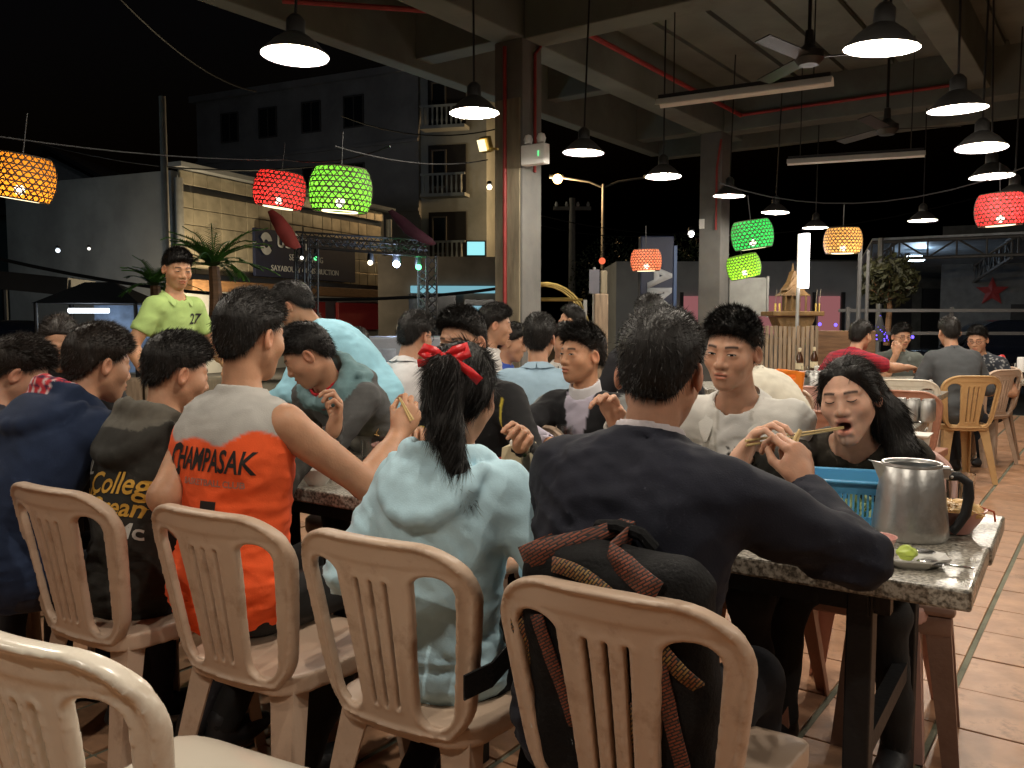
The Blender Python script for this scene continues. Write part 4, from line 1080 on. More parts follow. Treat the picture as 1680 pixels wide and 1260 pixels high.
# ---- far side, facing the camera
P_ = 'far side of the long table'
F6 = person('eating', 'girl in a dark top eating with chopsticks, mouth wide open', None, fB, s=.96, head_at=at(1394, 652, 2.46), lean=14, lean2=26, head=(-4, 4, 8), hair='tied', mouth='open', eyes='closed', detail=2,
            arms={'R': dict(w=at(1212, 752, 2.24), ew=at(1290, 850, 2.5), f=(.45, -.05, .75), fw=True, n=(.8, -.5, -.3), curl=.55), 'L': dict(w=at(1480, 880, 2.35), ew=at(1530, 850, 2.6), curl=.4)},
            cloth=dict(kind='long', color=(.026, .022, .016), neck=.075, name='top', res=.009, fold=.006), skin=(.60, .375, .28), trousers=(.02, .02, .02))
for (x, z) in ((.08, -.11), (-.10, -.12), (.02, -.17)):
    o = F6['nb'] + F6['rt'] * x + F6['up'] * z + F6['fw'] * .5; h = bvh_of(F6['cloth']).ray_cast(Vector(o), Vector(-F6['fw']))
    if h[0]: sphere(h[0], .0035, 8, 6).build('sequin', M_alu, F6['cloth'], True)
def whitejk(L, V):
    x, y, z = L[:, 0], L[:, 1], L[:, 2]; c = np.tile(np.array((.60, .585, .545)), (len(L), 1)); op = (y > .02) & (np.abs(x + .01) < .050 - z * .05) & (z < .0)
    c[op] = (.54, .53, .51); edge = (y > .02) & (np.abs(np.abs(x + .01) - (.052 - z * .05)) < .004) & (z < .0); c[edge] = (.42, .40, .36)
    pr = op & (z < -.10) & (z > -.2) & (np.sin(x * 210 + z * 120) * np.sin(z * 160 - x * 40) > .1) & (np.abs(x + .035) < .05); c[pr] = (.03, .03, .03); return c
F5 = person('white', 'boy in a white open jacket smiling with lowered eyes', None, fB, s=1.02, head_at=at(1203, 575, 2.64), lean=6, lean2=14, head=(-4, 7, -4), eyes='narrow', gaze=(-.002, -.003), detail=2,
            arms={'R': dict(w=at(1010, 690, 2.75), ew=at(1000, 760, 2.85), curl=.4), 'L': dict(w=at(1190, 800, 2.4), ew=at(1310, 790, 2.7), curl=.4)},
            cloth=dict(kind='long', color=whitejk, name='jacket', neck=.07, res=.0085, fold=.007, loose=1.12), skin=(.50, .295, .205), hair_k=dict(top=.074, nape=-.06), hair_len=.024)
lapels(F5, (.62, .605, .565), drop=.13, spread=1.1)
for z in (-.14, -.22):
    o = F5['nb'] + F5['rt'] * .075 + F5['up'] * z + F5['fw'] * .5; h = bvh_of(F5['cloth']).ray_cast(Vector(o), Vector(-F5['fw']))
    if h[0]: sphere(h[0], .007, 10, 6).build('button', M_black, F5['cloth'], True)
def vest(L, V):
    x, y, z = L[:, 0], L[:, 1], L[:, 2]; c = np.tile(np.array((.016, .016, .018)), (len(L), 1)); sl = (np.abs(x) > .178) | ((np.abs(x) > .15) & (z < -.2)); c[sl] = (.20, .205, .20)
    v = (y > .0) & (np.abs(x) < .065 + z * .19) & (z < .05); c[v] = (.47, .43, .52); return c
F4 = person('vest', 'boy in a black and grey jacket over a white collar looking sideways', None, fB, s=.97, head_at=at(956, 582, 3.5), lean=2, lean2=8, head=(-22, -2, 0), eyes='narrow', gaze=(-.004, 0), detail=2, neck=(0, -.01),
            arms={'R': dict(w=at(905, 730, 3.2), ew=at(880, 700, 3.4), curl=.4), 'L': dict(w=at(1030, 760, 3.1), curl=.4)},
            cloth=dict(kind='long', color=vest, under=((.62, .6, .62), .045), name='jacket', res=.0095, fold=.006), skin=(.50, .28, .175), hair_k=dict(top=.078, nape=-.05, ear=.02, front=.088), hair_len=.026)
def blackyellow(L, V):
    c = np.tile(np.array((.012, .012, .013)), (len(L), 1)); y_ = (np.abs(np.abs(L[:, 0]) - .172) < .007) & (L[:, 2] < -.02); c[y_] = (.60, .48, .06); return c
F3 = person('yellow', 'boy in a black jacket with yellow piping behind the ponytail girl', None, fB, s=1.0, head_at=at(760, 560, 3.15), lean=6, lean2=14, head=(2, 8, 0), eyes='narrow',
            arms={'R': dict(w=tb(1.9, .62, .85), curl=.4), 'L': dict(w=at(855, 728, 2.72), ew=at(870, 740, 3.1), f=(-.5, .6, .6), n=(.2, .7, -.6), curl=.55)},
            cloth=dict(kind='long', color=blackyellow, collar='tall', name='jacket', fold=.006), skin=(.46, .265, .175), hair_k=dict(top=.078))
def greyteal(L, V):
    c = np.tile(np.array((.10, .10, .10)), (len(L), 1)); w = (L[:, 2] > -.06) & (np.hypot(L[:, 0], L[:, 1] + .04) < .17); c[w] = (.16, .27, .29); c *= (1 + .1 * noise3(V, 250))[:, None]; return c
F2 = person('bowed', 'boy in a grey hoodie with a teal hood bending low over his plate', None, fB, s=.98, head_at=at(506, 582, 3.3), lean=20, lean2=30, head=(-48, 32, 0), eyes='down',
            arms={'L': dict(w=at(548, 700, 3.02), ew=at(500, 790, 3.1), f=(.25, .1, 1), fw=True, n=(-.8, -.3, .3), curl=.75), 'R': dict(w=tb(2.75, .55, .84), curl=.5)},
            cloth=dict(kind='long', color=greyteal, hood=1.2, under=((.5, .02, .03), .03), name='hoodie', fold=.0065), skin=(.43, .245, .16), hair_k=dict(nape=-.06))
F1 = person('longhair', 'girl with long brown hair looking down at her food', None, (-.1, -1), s=.93, head_at=at(98, 562, 3.75), lean=12, lean2=18, head=(34, 22, 0), hair='long', hair_m=M_hair2, eyes='down', detail=1,
            arms={}, cloth=dict(kind='long', color=(.02, .02, .022), collar=1, name='jacket'), skin=(.48, .28, .18))

# ---- waiters
S1 = person('lime', 'waiter standing in a lime green polo shirt with a dark chest emblem', None, (.88, -.47), s=.97, head_at=at(290, 441, 5.2), legs='stand', lean=2, lean2=4, girth=.9, shoulder_drop=.012, head=(-16, 14, 0), eyes='down',
            arms={'R': dict(to=(.26, .12, .93), curl=.4), 'L': dict(to=(-.20, .25, 1.0), curl=.4)}, cloth=dict(kind='short', color=(.36, .50, .17), name='polo_shirt', hem=.05, fold=.005, res=.011), skin=(.44, .245, .145), trousers=(.03, .03, .04))
lapels(S1, (.36, .50, .17), drop=.07)
print_on(S1, text_mesh('27', .09, .2, bold=.002), -.085, -.16, M_print, side=1)
S2 = person('bluepolo', 'waiter in a sky blue shirt bending over the table', None, (-.93, .1), s=1.0, head_at=at(484, 502, 4.35), legs='stand', hip=.86, lean=36, lean2=16, head=(-8, 30, 0),
            arms={'R': dict(to=(.2, .62, .82), curl=.4), 'L': dict(to=(-.15, .62, .84), curl=.4)}, cloth=dict(kind='long', color=(.35, .66, .80), collar=1, name='shirt', fold=.006, res=.011, loose=1.1), skin=(.42, .24, .15), trousers=(.02, .02, .03), girth=1.08)
# ---- diners at the tables behind
back = [
 ('b1', 'man in a white shirt with glasses on a crimson chair', (.55, .84), at(680, 551, 4.45), (0, 10, 0), 'long', (.66, .64, .64), 8, 18, dict(top=.07)),
 ('b2', 'man in a white shirt seen in profile beside the boarded column', (1, .12), at(811, 533, 5.1), (0, 6, 0), 'short', (.64, .62, .6), 4, 8, dict(top=.07)),
 ('b3', 'diner in a royal blue top behind the profile man', (.95, -.15), at(838, 562, 5.5), (0, 12, 0), 'long', (.05, .10, .42), 8, 12, dict(top=.07)),
 ('b4', 'man in a light blue shirt seen from behind by the column', (.12, 1), at(884, 556, 4.4), (-6, 4, 0), 'short', (.33, .47, .58), 6, 12, dict(nape=-.066)),
 ('b5', 'man in black sitting before the display cases', (-.3, 1), at(588, 566, 6.4), (0, 6, 0), 'long', (.012, .012, .014), 6, 10, {}),
 ('b6', 'diner in a green top with a raised face by the brass arch', (-.9, .3), at(938, 526, 7.0), (0, -12, 0), 'short', (.10, .24, .05), 2, 4, {}),
 ('b7', 'diner in a white shirt half hidden behind the light blue shirt', (.2, -1), at(925, 560, 5.6), (0, 6, 0), 'short', (.66, .64, .60), 4, 8, {}),
 ('b8', 'diner with a dark crown of hair beyond the navy sweater', (.1, 1), at(1066, 522, 4.6), (0, 4, 0), 'long', (.03, .03, .035), 4, 8, {}),
 ('b9', 'diner in a cream shirt bending behind the white jacket', (-.8, .6), at(1208, 574, 4.5), (0, 10, 0), 'short', (.62, .58, .48), 22, 22, {}),
 ('r1', 'man in a red striped polo reaching over the wooden table', (.8, .6), at(1411, 551, 7.1), (0, 6, 0), 'short', None, 16, 18, {}),
 ('r2', 'man in a grey shirt holding a hand to his mouth', (-.15, -1), at(1478, 552, 8.2), (14, 8, 0), 'short', (.10, .11, .10), 6, 10, dict(top=.07)),
 ('r3', 'man in a slate shirt seen from behind on the tan chair', (.05, 1), at(1558, 545, 7.05), (-4, 6, 0), 'long', (.075, .08, .085), 8, 14, {}),
 ('r4', 'man with glasses in a dark speckled shirt', (-.8, -.6), at(1604, 557, 7.7), (10, 14, 0), 'short', None, 8, 14, dict(top=.078)),
]
def stripes(L, V): w = np.sin(V[:, 2] * 230) * 2 + .2; return lerp_c(w, (.38, .02, .035), (.22, .02, .04))
def speckle(L, V): c = np.tile(np.array((.022, .026, .034)), (len(L), 1)); w = noise3(V, 330, 9) * noise3(V, 210, 4) > .22; c[w] = (.30, .30, .30); return c
for (k, lab, fc, hp, hd, kind, colr, l1, l2, hk) in back:
    ar = {}
    if k == 'r1': ar = {'R': dict(w=at(1512, 607, 7.3), curl=.4, ew=at(1440, 625, 7.0))}
    if k == 'r2': ar = {'R': dict(w=at(1470, 582, 8.0), ew=at(1462, 606, 8.0), f=(.2, -.1, .9), fw=True, n=(0, .9, 0), curl=.8)}
    cf = colr if colr is not None else (stripes if k == 'r1' else speckle)
    hidden = k not in ('r3', 'r4')
    B = person(k, lab, None, fc, s=1.0, head_at=hp, lean=l1, lean2=l2, head=hd, arms=ar, cloth=dict(kind=kind, color=cf, collar=1, ring=(.066, .009, .018), name='shirt', res=.014, fold=.006), detail=1 if k in ('r2', 'r4', 'b1', 'b2', 'b4') else 0,
               skin=(.45, .26, .17), hair_k=hk, hidden_legs=hidden, girth=1.08 if k[0] == 'r' else 1.0, eyes='narrow', trousers=(.03, .035, .045), hip=.53)
    if k in ('b1', 'r4', 'r2'): glasses(B)
    if k in ('b1', 'b2', 'b4', 'r2', 'r4'): lapels(B, colr if colr is not None else (.022, .026, .034), drop=.07)

# red ribbon in the ponytail
H = P5['H']; rb = MB(); M_rib = mat('red_satin', (.62, .015, .02), .35, var=.15, bump=.2, bscale=90)
t = thing('hair_ribbon', 'red satin ribbon tied in a bow round the ponytail', 'ribbon')
Mw = P5['M']
def ribbon(pts, w, name):
    pts = [(p[0] * .82, -.155 + (p[1] + .155) * .9, .058 + (p[2] - .058) * .8) for p in pts]; w = [a * .8 for a in w]; m = MB(); P_w = [Mw @ Vector(H(*p)) for p in pts]; n = len(P_w); L_, R_ = [], []
    for i in range(n):
        d = (P_w[min(i + 1, n - 1)] - P_w[max(i - 1, 0)]).normalized(); sd = d.cross(Vector((.2, -1, .1))).normalized() * w[i]; L_.append(P_w[i] + sd); R_.append(P_w[i] - sd)
    vs = L_ + R_; fs = [(i, i + 1, n + i + 1, n + i) for i in range(n - 1)]; m._add(vs, fs); o = m.build(name, M_rib, t, True)
    sl = o.modifiers.new('t', 'SOLIDIFY'); sl.thickness = .002; return o
ribbon([(.0, -.150, .062), (-.03, -.158, .078), (-.062, -.152, .085), (-.072, -.148, .070), (-.045, -.158, .058), (0, -.155, .056)], [.008, .012, .014, .012, .011, .008], 'loop')
ribbon([(.0, -.150, .062), (.03, -.155, .085), (.058, -.142, .10), (.066, -.138, .082), (.04, -.150, .062), (0, -.155, .056)], [.008, .012, .014, .012, .011, .008], 'loop')
ribbon([(.0, -.155, .058), (.04, -.150, .050), (.075, -.128, .03), (.10, -.105, .008)], [.007, .010, .012, .013], 'tail')
ribbon([(.0, -.155, .058), (-.04, -.156, .045), (-.085, -.135, .040)], [.007, .010, .011], 'tail')
sphere(Mw @ Vector(H(0, -.156, .06)), .011, 10, 8).build('knot', M_rib, t, True)
# ================================================================== TABLES, CHAIRS AND TABLEWARE
def granite(name, a, b, c):
    m = bpy.data.materials.new(name); m.use_nodes = True; nt = m.node_tree; N = nt.nodes; L = nt.links; bs = N['Principled BSDF']
    tc = N.new('ShaderNodeTexCoord'); v = N.new('ShaderNodeTexNoise'); v.inputs['Scale'].default_value = 120; v.inputs['Detail'].default_value = 3
    r = N.new('ShaderNodeValToRGB'); r.color_ramp.elements[0].position = .36; r.color_ramp.elements[0].color = (*c, 1); r.color_ramp.elements[1].position = .62; r.color_ramp.elements[1].color = (*a, 1)
    e = r.color_ramp.elements.new(.5); e.color = (*b, 1)
    n2 = N.new('ShaderNodeTexNoise'); n2.inputs['Scale'].default_value = 7; n2.inputs['Detail'].default_value = 6
    mr = N.new('ShaderNodeMapRange'); mr.inputs[1].default_value = .3; mr.inputs[2].default_value = .7; mr.inputs[3].default_value = .22; mr.inputs[4].default_value = .5
    L.new(tc.outputs['Object'], v.inputs[0]); L.new(tc.outputs['Object'], n2.inputs[0]); L.new(v.outputs[0], r.inputs[0]); L.new(r.outputs[0], bs.inputs['Base Color'])
    L.new(n2.outputs[0], mr.inputs[0]); L.new(mr.outputs[0], bs.inputs['Roughness'])
    bp = N.new('ShaderNodeBump'); bp.inputs['Strength'].default_value = .1; bp.inputs['Distance'].default_value = .004; L.new(v.outputs[0], bp.inputs['Height']); L.new(bp.outputs[0], bs.inputs['Normal']); return m
M_gran = granite('granite', (.42, .39, .33), (.24, .215, .175), (.07, .06, .045))
TZ = .75
def dining_table(corner, ta, length, width, label, legs=M_black, group='granite topped dining tables', z=TZ, two=True):
    """corner = near right corner; ta = direction across"""
    ta = Vector(ta).normalized(); tbv = Vector((-ta.y, ta.x, 0)); rz = math.atan2(ta.y, ta.x) - math.pi / 2
    t = thing('dining_table', label, 'table', (corner[0], corner[1], 0), rz, group)     # local: -x along, y across
    n = max(1, round(length / 1.2)); sl = length / n
    for i in range(n):
        rows = ((.003, width / 2 - .003, 0), (width / 2 + .003, width - .003, -.004)) if two else ((0, width, 0),)
        for (a, b, dz) in rows:
            MB().box((-(i + .5) * sl + (.006 if dz else 0), (a + b) / 2, z - .022 + dz), (sl - .004, b - a, .044), bev=.006).build('slab', M_gran, t)
    for x in np.linspace(-.22, -length + .22, max(2, n + 1)):
        for y in (.09, width - .09): MB().box((x, y, (z - .05) / 2), (.055, .055, z - .05), bev=.004).build('leg', legs, t)
        MB().bar((x, .12, .32), (x, width - .12, .32), .035, .05).build('crossbar', legs, t)
        MB().bar((x, .05, z - .075), (x, width - .05, z - .075), .04, .055).build('crossbar', legs, t)
    for y in (.09, width - .09): MB().bar((-.16, y, z - .075), (-length + .16, y, z - .075), .036, .05).build('rail', legs, t)
    return t
dining_table(T0, TA, 4.6, .81, 'long granite table the students are eating at')
dining_table((1.76, 3.87), TA, 2.4, .85, 'granite table with beer cans and an orange tote basket', M_black)
dining_table((2.82, 5.74), TA, 2.4, .85, 'weathered granite table between two rows of empty chairs', M_wood)
M_tabwood = mat('table_timber', (.13, .085, .05), .7, var=.3, stretch=(6, 6, 1))
dining_table((3.98, 7.25), TA, 2.4, .85, 'granite table with timber legs where the four men sit', M_tabwood)
dining_table((1.02, 5.35), TA, 2.6, .85, 'granite table crowded by diners near the boarded column', M_black)
dining_table((2.62, .15), TA, .55, .8, 'black legged table across the aisle', M_black)
dining_table((5.2, 7.0), TA, .9, .8, 'table with glasses and a white canister by the far aisle', M_tabwood)

def chair_at(u, v, face, label, m=None, z=.854, group=None):
    p = on(u, v, z); f = Vector((face[0], face[1], 0)).normalized(); p = p + f * .29
    return chair((p.x, p.y), (f.x, f.y), label, m, group)
def rotf(f, deg): a = R(deg); return (f[0] * math.cos(a) - f[1] * math.sin(a), f[0] * math.sin(a) + f[1] * math.cos(a))
C6 = chair_at(988, 966, rotf(fA, 1), 'dirty beige plastic chair with a backpack hung inside its back')
C5 = chair_at(600, 880, rotf(fA, 2), 'dirty beige plastic chair under the ponytail girl')
C4 = chair_at(326, 836, rotf(fA, 3), 'dirty beige plastic chair under the orange jersey')
C3 = chair_at(70, 798, rotf(fA, 2), 'dirty beige plastic chair under the charcoal hoodie')
C2 = chair_at(-180, 765, rotf(fA, 2), 'dirty beige plastic chair under the navy hoodie')
chair_at(8, 1044, rotf(fA, 6), 'clean ivory plastic chair standing empty behind the students', M_chair_white)
def under(key, label, m=None, dy=.02):
    r = PEOPLE[key]['root']; f = Vector((0, 1, 0)); f.rotate(r.rotation_euler); chair((r.location.x + f.x * dy, r.location.y + f.y * dy), (f.x, f.y), label, m)
under('eating', 'pink plastic chair under the eating girl', M_chair_pink)
under('white', 'russet plastic chair under the boy in the white jacket', M_chair_brown)
under('vest', 'beige plastic chair under the boy in the black and grey jacket'); under('yellow', 'beige plastic chair under the boy with yellow piping')
under('b1', 'crimson plastic chair under the man in glasses and white shirt', M_chair_red); under('b4', 'beige plastic chair under the man in the light blue shirt')
under('r3', 'tan plastic chair under the slate shirt man', M_chair_tan); under('r1', 'russet plastic chair under the red striped polo', M_chair_brown)
under('bowed', 'beige plastic chair under the bending boy'); under('r4', 'beige plastic chair under the speckled shirt man'); under('r2', 'tan plastic chair under the man with hand to mouth', M_chair_tan)
chair_at(1322, 672, fA, 'empty russet plastic chair pushed in at the beer can table', M_chair_brown)
chair_at(1478, 640, fA, 'empty russet plastic chair behind the six-pack of cans', M_chair_brown)
chair_at(1488, 622, rotf(fA, 12), 'empty ivory plastic chair beside the tan chair', M_chair_white)
chair_at(1290, 616, fB, 'empty pink plastic chair by the slatted fence', M_chair_pink); chair_at(1322, 609, fB, 'empty russet plastic chair by the slatted fence', M_chair_brown)
chair_at(1272, 634, fA, 'empty beige plastic chair beyond the orange tote basket'); chair_at(1350, 634, fA, 'empty pink plastic chair beyond the orange tote basket', M_chair_pink)
chair_at(660, 655, rotf(fB, 0), 'pink plastic chair in front of the crimson chair', M_chair_pink); chair_at(1655, 606, (-.4, .9), 'beige plastic chair by the far aisle table')

# ---- stool with rubbish under the table end
M_stool = mat('mauve_plastic', (.27, .165, .125), .4, var=.12, dirt=(.2, .11, .08, 4, .5))
sp = on(1466, 985, .46) + TA * .14
t = thing('plastic_stool', 'dull mauve plastic stool with a bag of scraps under the table end', 'stool', (sp.x, sp.y, 0), TROT + .1)
MB().box((0, 0, .445), (.30, .30, .03), bev=.014).build('seat', M_stool, t, True)
MB().box((0, 0, .40), (.285, .285, .06), bev=.01).build('apron', M_stool, t, True)
for sx in (-1, 1):
    for sy in (-1, 1):
        m = MB(); rings = []
        for z, w in ((.43, .07), (.0, .045)):
            cx, cy = sx * (.135 + (.43 - z) * .09), sy * (.135 + (.43 - z) * .09); pr = [(0, 0), (-sx * w, 0), (-sx * w, -sy * .007), (-sx * .007, -sy * .007), (-sx * .007, -sy * w), (0, -sy * w)]
            rings.append([Vector((cx + a, cy + b, z)) for a, b in pr])
        m._add(rings[0] + rings[1], [(j, (j + 1) % 6, 6 + (j + 1) % 6, 6 + j) for j in range(6)] + [tuple(range(6)), tuple(range(11, 5, -1))]); m.build('leg', M_stool, t)
def blob(name, c, r, m, label, cat, seed, amp=.35, flat=1.0, parent=None, res=None):
    F = Field((-r * 1.7,) * 3, (r * 1.7,) * 3, res or r / 9); F.ell((0, 0, 0), (r, r, r * flat), None, .01); P = np.stack(np.meshgrid(*F.x, indexing='ij'), -1)
    F.d += (r * amp * (np.abs(Noise(seed)(P, 3.2 / r)) - .3)).astype(np.float32); V, Q = F.net(); o = link_mesh(name, np_mesh(name, V, Q, m), None, parent); o.location = c
    if label: tag(o, label, cat)
    return o
M_bag = mat('scrap_bag', (.10, .045, .04), .3, var=.3, coat=.3); M_lime = mat('lime_peel', (.42, .52, .08), .45, var=.2)
blob('plastic_bag', (sp.x, sp.y, .505), .085, M_bag, 'crumpled dark bag of food scraps on the stool', 'bag', 4, flat=.55)
blob('vegetable_scrap', (sp.x + .05, sp.y - .10, .478), .022, M_lime, 'yellow green vegetable scrap at the edge of the stool', 'scrap', 8, flat=.7)

# ---- backpack hung inside the chair back
def woven(name, c1, c2, sc=1.0, rot=.6):
    m = bpy.data.materials.new(name); m.use_nodes = True; nt = m.node_tree; N = nt.nodes; L = nt.links; b = N['Principled BSDF']
    tc = N.new('ShaderNodeTexCoord'); mp = N.new('ShaderNodeMapping'); mp.inputs['Rotation'].default_value = (R(90), 0, rot); mp.inputs['Scale'].default_value = (sc,) * 3
    br = N.new('ShaderNodeTexBrick'); br.inputs['Color1'].default_value = (*c1, 1); br.inputs['Color2'].default_value = (*c2, 1); br.inputs['Mortar'].default_value = (.012, .011, .011, 1)
    br.inputs['Scale'].default_value = 1; br.inputs['Brick Width'].default_value = .017; br.inputs['Row Height'].default_value = .0052; br.inputs['Mortar Size'].default_value = .0014; br.inputs['Mortar Smooth'].default_value = .3
    L.new(tc.outputs['Object'], mp.inputs[0]); L.new(mp.outputs[0], br.inputs[0]); L.new(br.outputs[0], b.inputs['Base Color']); b.inputs['Roughness'].default_value = .7
    bp = N.new('ShaderNodeBump'); bp.inputs['Strength'].default_value = .5; bp.inputs['Distance'].default_value = .002; bp.invert = True; L.new(br.outputs['Fac'], bp.inputs['Height']); L.new(bp.outputs[0], b.inputs['Normal']); return m
M_wo = woven('orange_weave', (.26, .06, .025), (.15, .04, .018)); M_wg = woven('gold_weave', (.30, .19, .05), (.25, .08, .03), rot=.9)
M_bagblk = mat('bag_nylon', (.0075, .0075, .008), .8, spec=.2, var=.2, bump=.3, bscale=150)
t = thing('backpack', 'black backpack with orange woven trim hung inside a chair back', 'backpack', C6.location, C6.rotation_euler.z)
F = Field((-.26, -.30, .38), (.26, .05, 1.02), .0085)
P = np.stack(np.meshgrid(*F.x, indexing='ij'), -1); X, Y, Z = P[..., 0], P[..., 1], P[..., 2]; lean_ = -.02 - .17 * (Z - .44)
qx = np.abs(X + .02) - .11; qy = np.abs(Y - lean_ + .115) - .008; qz = np.abs(Z - .64) - .20
d = np.sqrt(np.maximum(qx, 0) ** 2 + np.maximum(qy, 0) ** 2 + np.maximum(qz, 0) ** 2) + np.minimum(np.maximum(np.maximum(qx, qy), qz), 0) - .062
d += .005 * Noise(2)(P, 30) + .004 * np.abs(Noise(5)(P, 55)); F.d = d.astype(np.float32); V, Q = F.net()
body = link_mesh('bag_body', np_mesh('bag_body', V, Q, M_bagblk), None, t)
bv = bvh_of(body)
def strip(pts, w, m, name, off=.006, side=-1):
    out = []
    for (x, z) in pts:
        h = bv.ray_cast(Vector((x, side * 1.0, z)), Vector((0, -side, 0))); out.append((h[0] if h[0] else Vector((x, -.1, z))) + Vector((0, side * off, 0)))
    mm = MB(); n = len(out); vs = []
    for i in range(n):
        d_ = (out[min(i + 1, n - 1)] - out[max(i - 1, 0)]).normalized(); sd = d_.cross(Vector((0, 1, 0))).normalized() * w; vs += [out[i] - sd, out[i] + sd]
    mm._add(vs, [(2 * i, 2 * i + 1, 2 * i + 3, 2 * i + 2) for i in range(n - 1)]); o = mm.build(name, m, t, True); s_ = o.modifiers.new('t', 'SOLIDIFY'); s_.thickness = .005; return o
strip([(-.19 + .02 * i, .86 + .045 * math.sin(i / 14 * math.pi)) for i in range(15)], .020, M_wo, 'trim_band', .012)
strip([(-.10 + .02 * i, .875 - .0012 * i * i) for i in range(13)], .013, M_wg, 'trim_band', .010)
strip([(-.19 + .012 * math.sin(i * .5), .80 - .03 * i) for i in range(9)], .020, M_wg, 'trim_band', .008)
strip([(-.135 + .008 * i, .78 - .028 * i) for i in range(8)], .012, M_wo, 'trim_band', .008)
strip([(.075 + .004 * i, .82 - .028 * i) for i in range(13)], .013, M_wo, 'trim_band', .008)
strip([(.035 + .004 * i, .66 - .028 * i) for i in range(9)], .020, M_wg, 'trim_band', .008)
MB().tube([(-.10, -.13, .885), (-.08, -.14, .915), (-.04, -.145, .92), (0, -.14, .91), (.02, -.13, .885)], .012, 8).build('top_handle', M_bagblk, t, True)
MB().tube([(-.175, -.20, .62), (-.178, -.21, .585), (-.172, -.212, .55)], .006, 6).build('zip_pull', M_alu, t, True)
# shoulder strap hanging to the left of the chair
t2 = thing('bag_strap', 'loose black bag strap lying between two beige chairs', 'strap', C6.location, C6.rotation_euler.z)
m = MB(); pts = [(-.245, .02, .70), (-.27, -.08, .66), (-.30, -.16, .60), (-.33, -.21, .585)]
vs = []; [vs.extend([Vector(p) + Vector((0, 0, .024)), Vector(p) - Vector((0, 0, .024))]) for p in pts]; m._add(vs, [(2 * i, 2 * i + 1, 2 * i + 3, 2 * i + 2) for i in range(3)]); o = m.build('strap', M_bagblk, t2); o.modifiers.new('t', 'SOLIDIFY').thickness = .006

# ---- tableware builders
M_pink = mat('pink_melamine', (.60, .30, .26), .35, var=.08, bump=0, coat=.2); M_wdish = mat('white_melamine', (.74, .72, .68), .3, var=.04, bump=0, coat=.2)
M_glass = glassm('clear_glass', (.95, .97, .96)); M_cola = mat('dark_drink', (.02, .008, .004), .1, var=0, bump=0); M_water = mat('ice_water', (.7, .72, .7), .1, var=0, bump=0, alpha_t=.8, ior=1.33)
M_noodle = mat('noodles', (.68, .42, .16), .4, var=.3, vscale=40, bump=.8, bscale=60); M_green = mat('herb_green', (.06, .17, .025), .5, var=.35, vscale=20)
M_bluepl = mat('blue_plastic', (.11, .40, .70), .35, var=.08, bump=0); M_orangepl = mat('orange_plastic', (.82, .22, .02), .4, var=.06, bump=.02); M_redpl = mat('red_plastic', (.55, .03, .03), .4, var=.06, bump=0)
M_bamboo = mat('bamboo', (.56, .40, .17), .5, var=.15, stretch=(1, 1, .1)); M_steel = mat('spoon_steel', (.5, .5, .5), .25, 1.0, var=.1); M_paper = mat('tissue_paper', (.78, .76, .70), .8, var=.06, bump=.4, bscale=30); M_cream = mat('cream_card', (.66, .57, .38), .6, var=.08)
def pitcher(p, rz, label, sc=1.0, group=None):
    t = thing('pitcher', label, 'pitcher', p, rz, group); t.scale = (sc,) * 3
    prof = [(.001, .0), (.080, .0), (.086, .008), (.085, .03), (.076, .11), (.066, .172), (.063, .176), (.060, .172), (.070, .11), (.079, .03), (.078, .012), (.001, .012)]
    MB().lathe(prof, 40).build('jug_body', M_alu, t, True)
    MB().lathe([(.0645, .172), (.068, .175), (.067, .181), (.062, .180), (.0605, .174)], 40, closed=True).build('rim', M_alu, t, True)
    m = MB(); m._add([(-.055, -.022, .13), (-.055, .022, .13), (-.062, -.018, .176), (-.062, .018, .176), (-.090, 0, .178), (-.100, 0, .184), (-.070, 0, .13)], [(0, 2, 4, 6), (2, 5, 4), (1, 6, 4, 3), (3, 4, 5), (2, 3, 5)]); m.build('spout', M_alu, t, True)
    MB().box((.072, 0, .158), (.028, .022, .03), bev=.004).build('bracket', M_alu, t)
    MB().tube([(.080, 0, .150), (.105, 0, .150), (.125, 0, .135), (.128, 0, .100), (.122, 0, .06), (.105, 0, .03), (.092, 0, .015)], [.012, .011, .0115, .012, .012, .0105, .012], 10).build('handle', M_black, t, True)
    for z in (.165, .150): sphere((.086, -.011, z), .004, 8, 6).build('rivet', M_alu, t, True)
    return t
def bowl(p, label, r=.065, m=None, h=.055, group=None):
    t = thing('bowl', label, 'bowl', p, 0, group); MB().lathe([(.001, .0), (r * .5, 0), (r * .55, .006), (r * .8, h * .5), (r, h), (r * 1.02, h + .001), (r * .96, h), (r * .76, h * .5), (r * .5, .012), (.001, .01)], 32).build('shell', m or M_pink, t, True); return t
def tumbler(p, label, r=.032, h=.1, drink=None, group=None):
    t = thing('drinking_glass', label, 'glass', p, 0, group); MB().lathe([(.001, 0), (r * .85, 0), (r * .88, .004), (r, h), (r * .93, h), (r * .80, .012), (.001, .012)], 28).build('vessel', M_glass, t, True)
    if drink: MB().lathe([(.001, .0125), (r * .79, .0125), (r * .79 + (r * .12) * drink[1], h * drink[1]), (.001, h * drink[1])], 24).build('drink', drink[0], t, True)
    return t
def spoon(p, d, label, L=.16):
    d = Vector(d).normalized(); t = thing('spoon', label, 'spoon', p); q = Vector((0, 0, 0)); MB().bar(q, d * L * .7, .008, .003).build('handle', M_steel, t)
    m = sphere((0, 0, 0), 1, 12, 8); rot = d.to_track_quat('X', 'Z').to_matrix().to_4x4(); m.xform(Matrix.Translation(d * L * .82) @ rot @ Matrix.Diagonal((.028, .018, .005, 1))); m.build('scoop', M_steel, t, True)
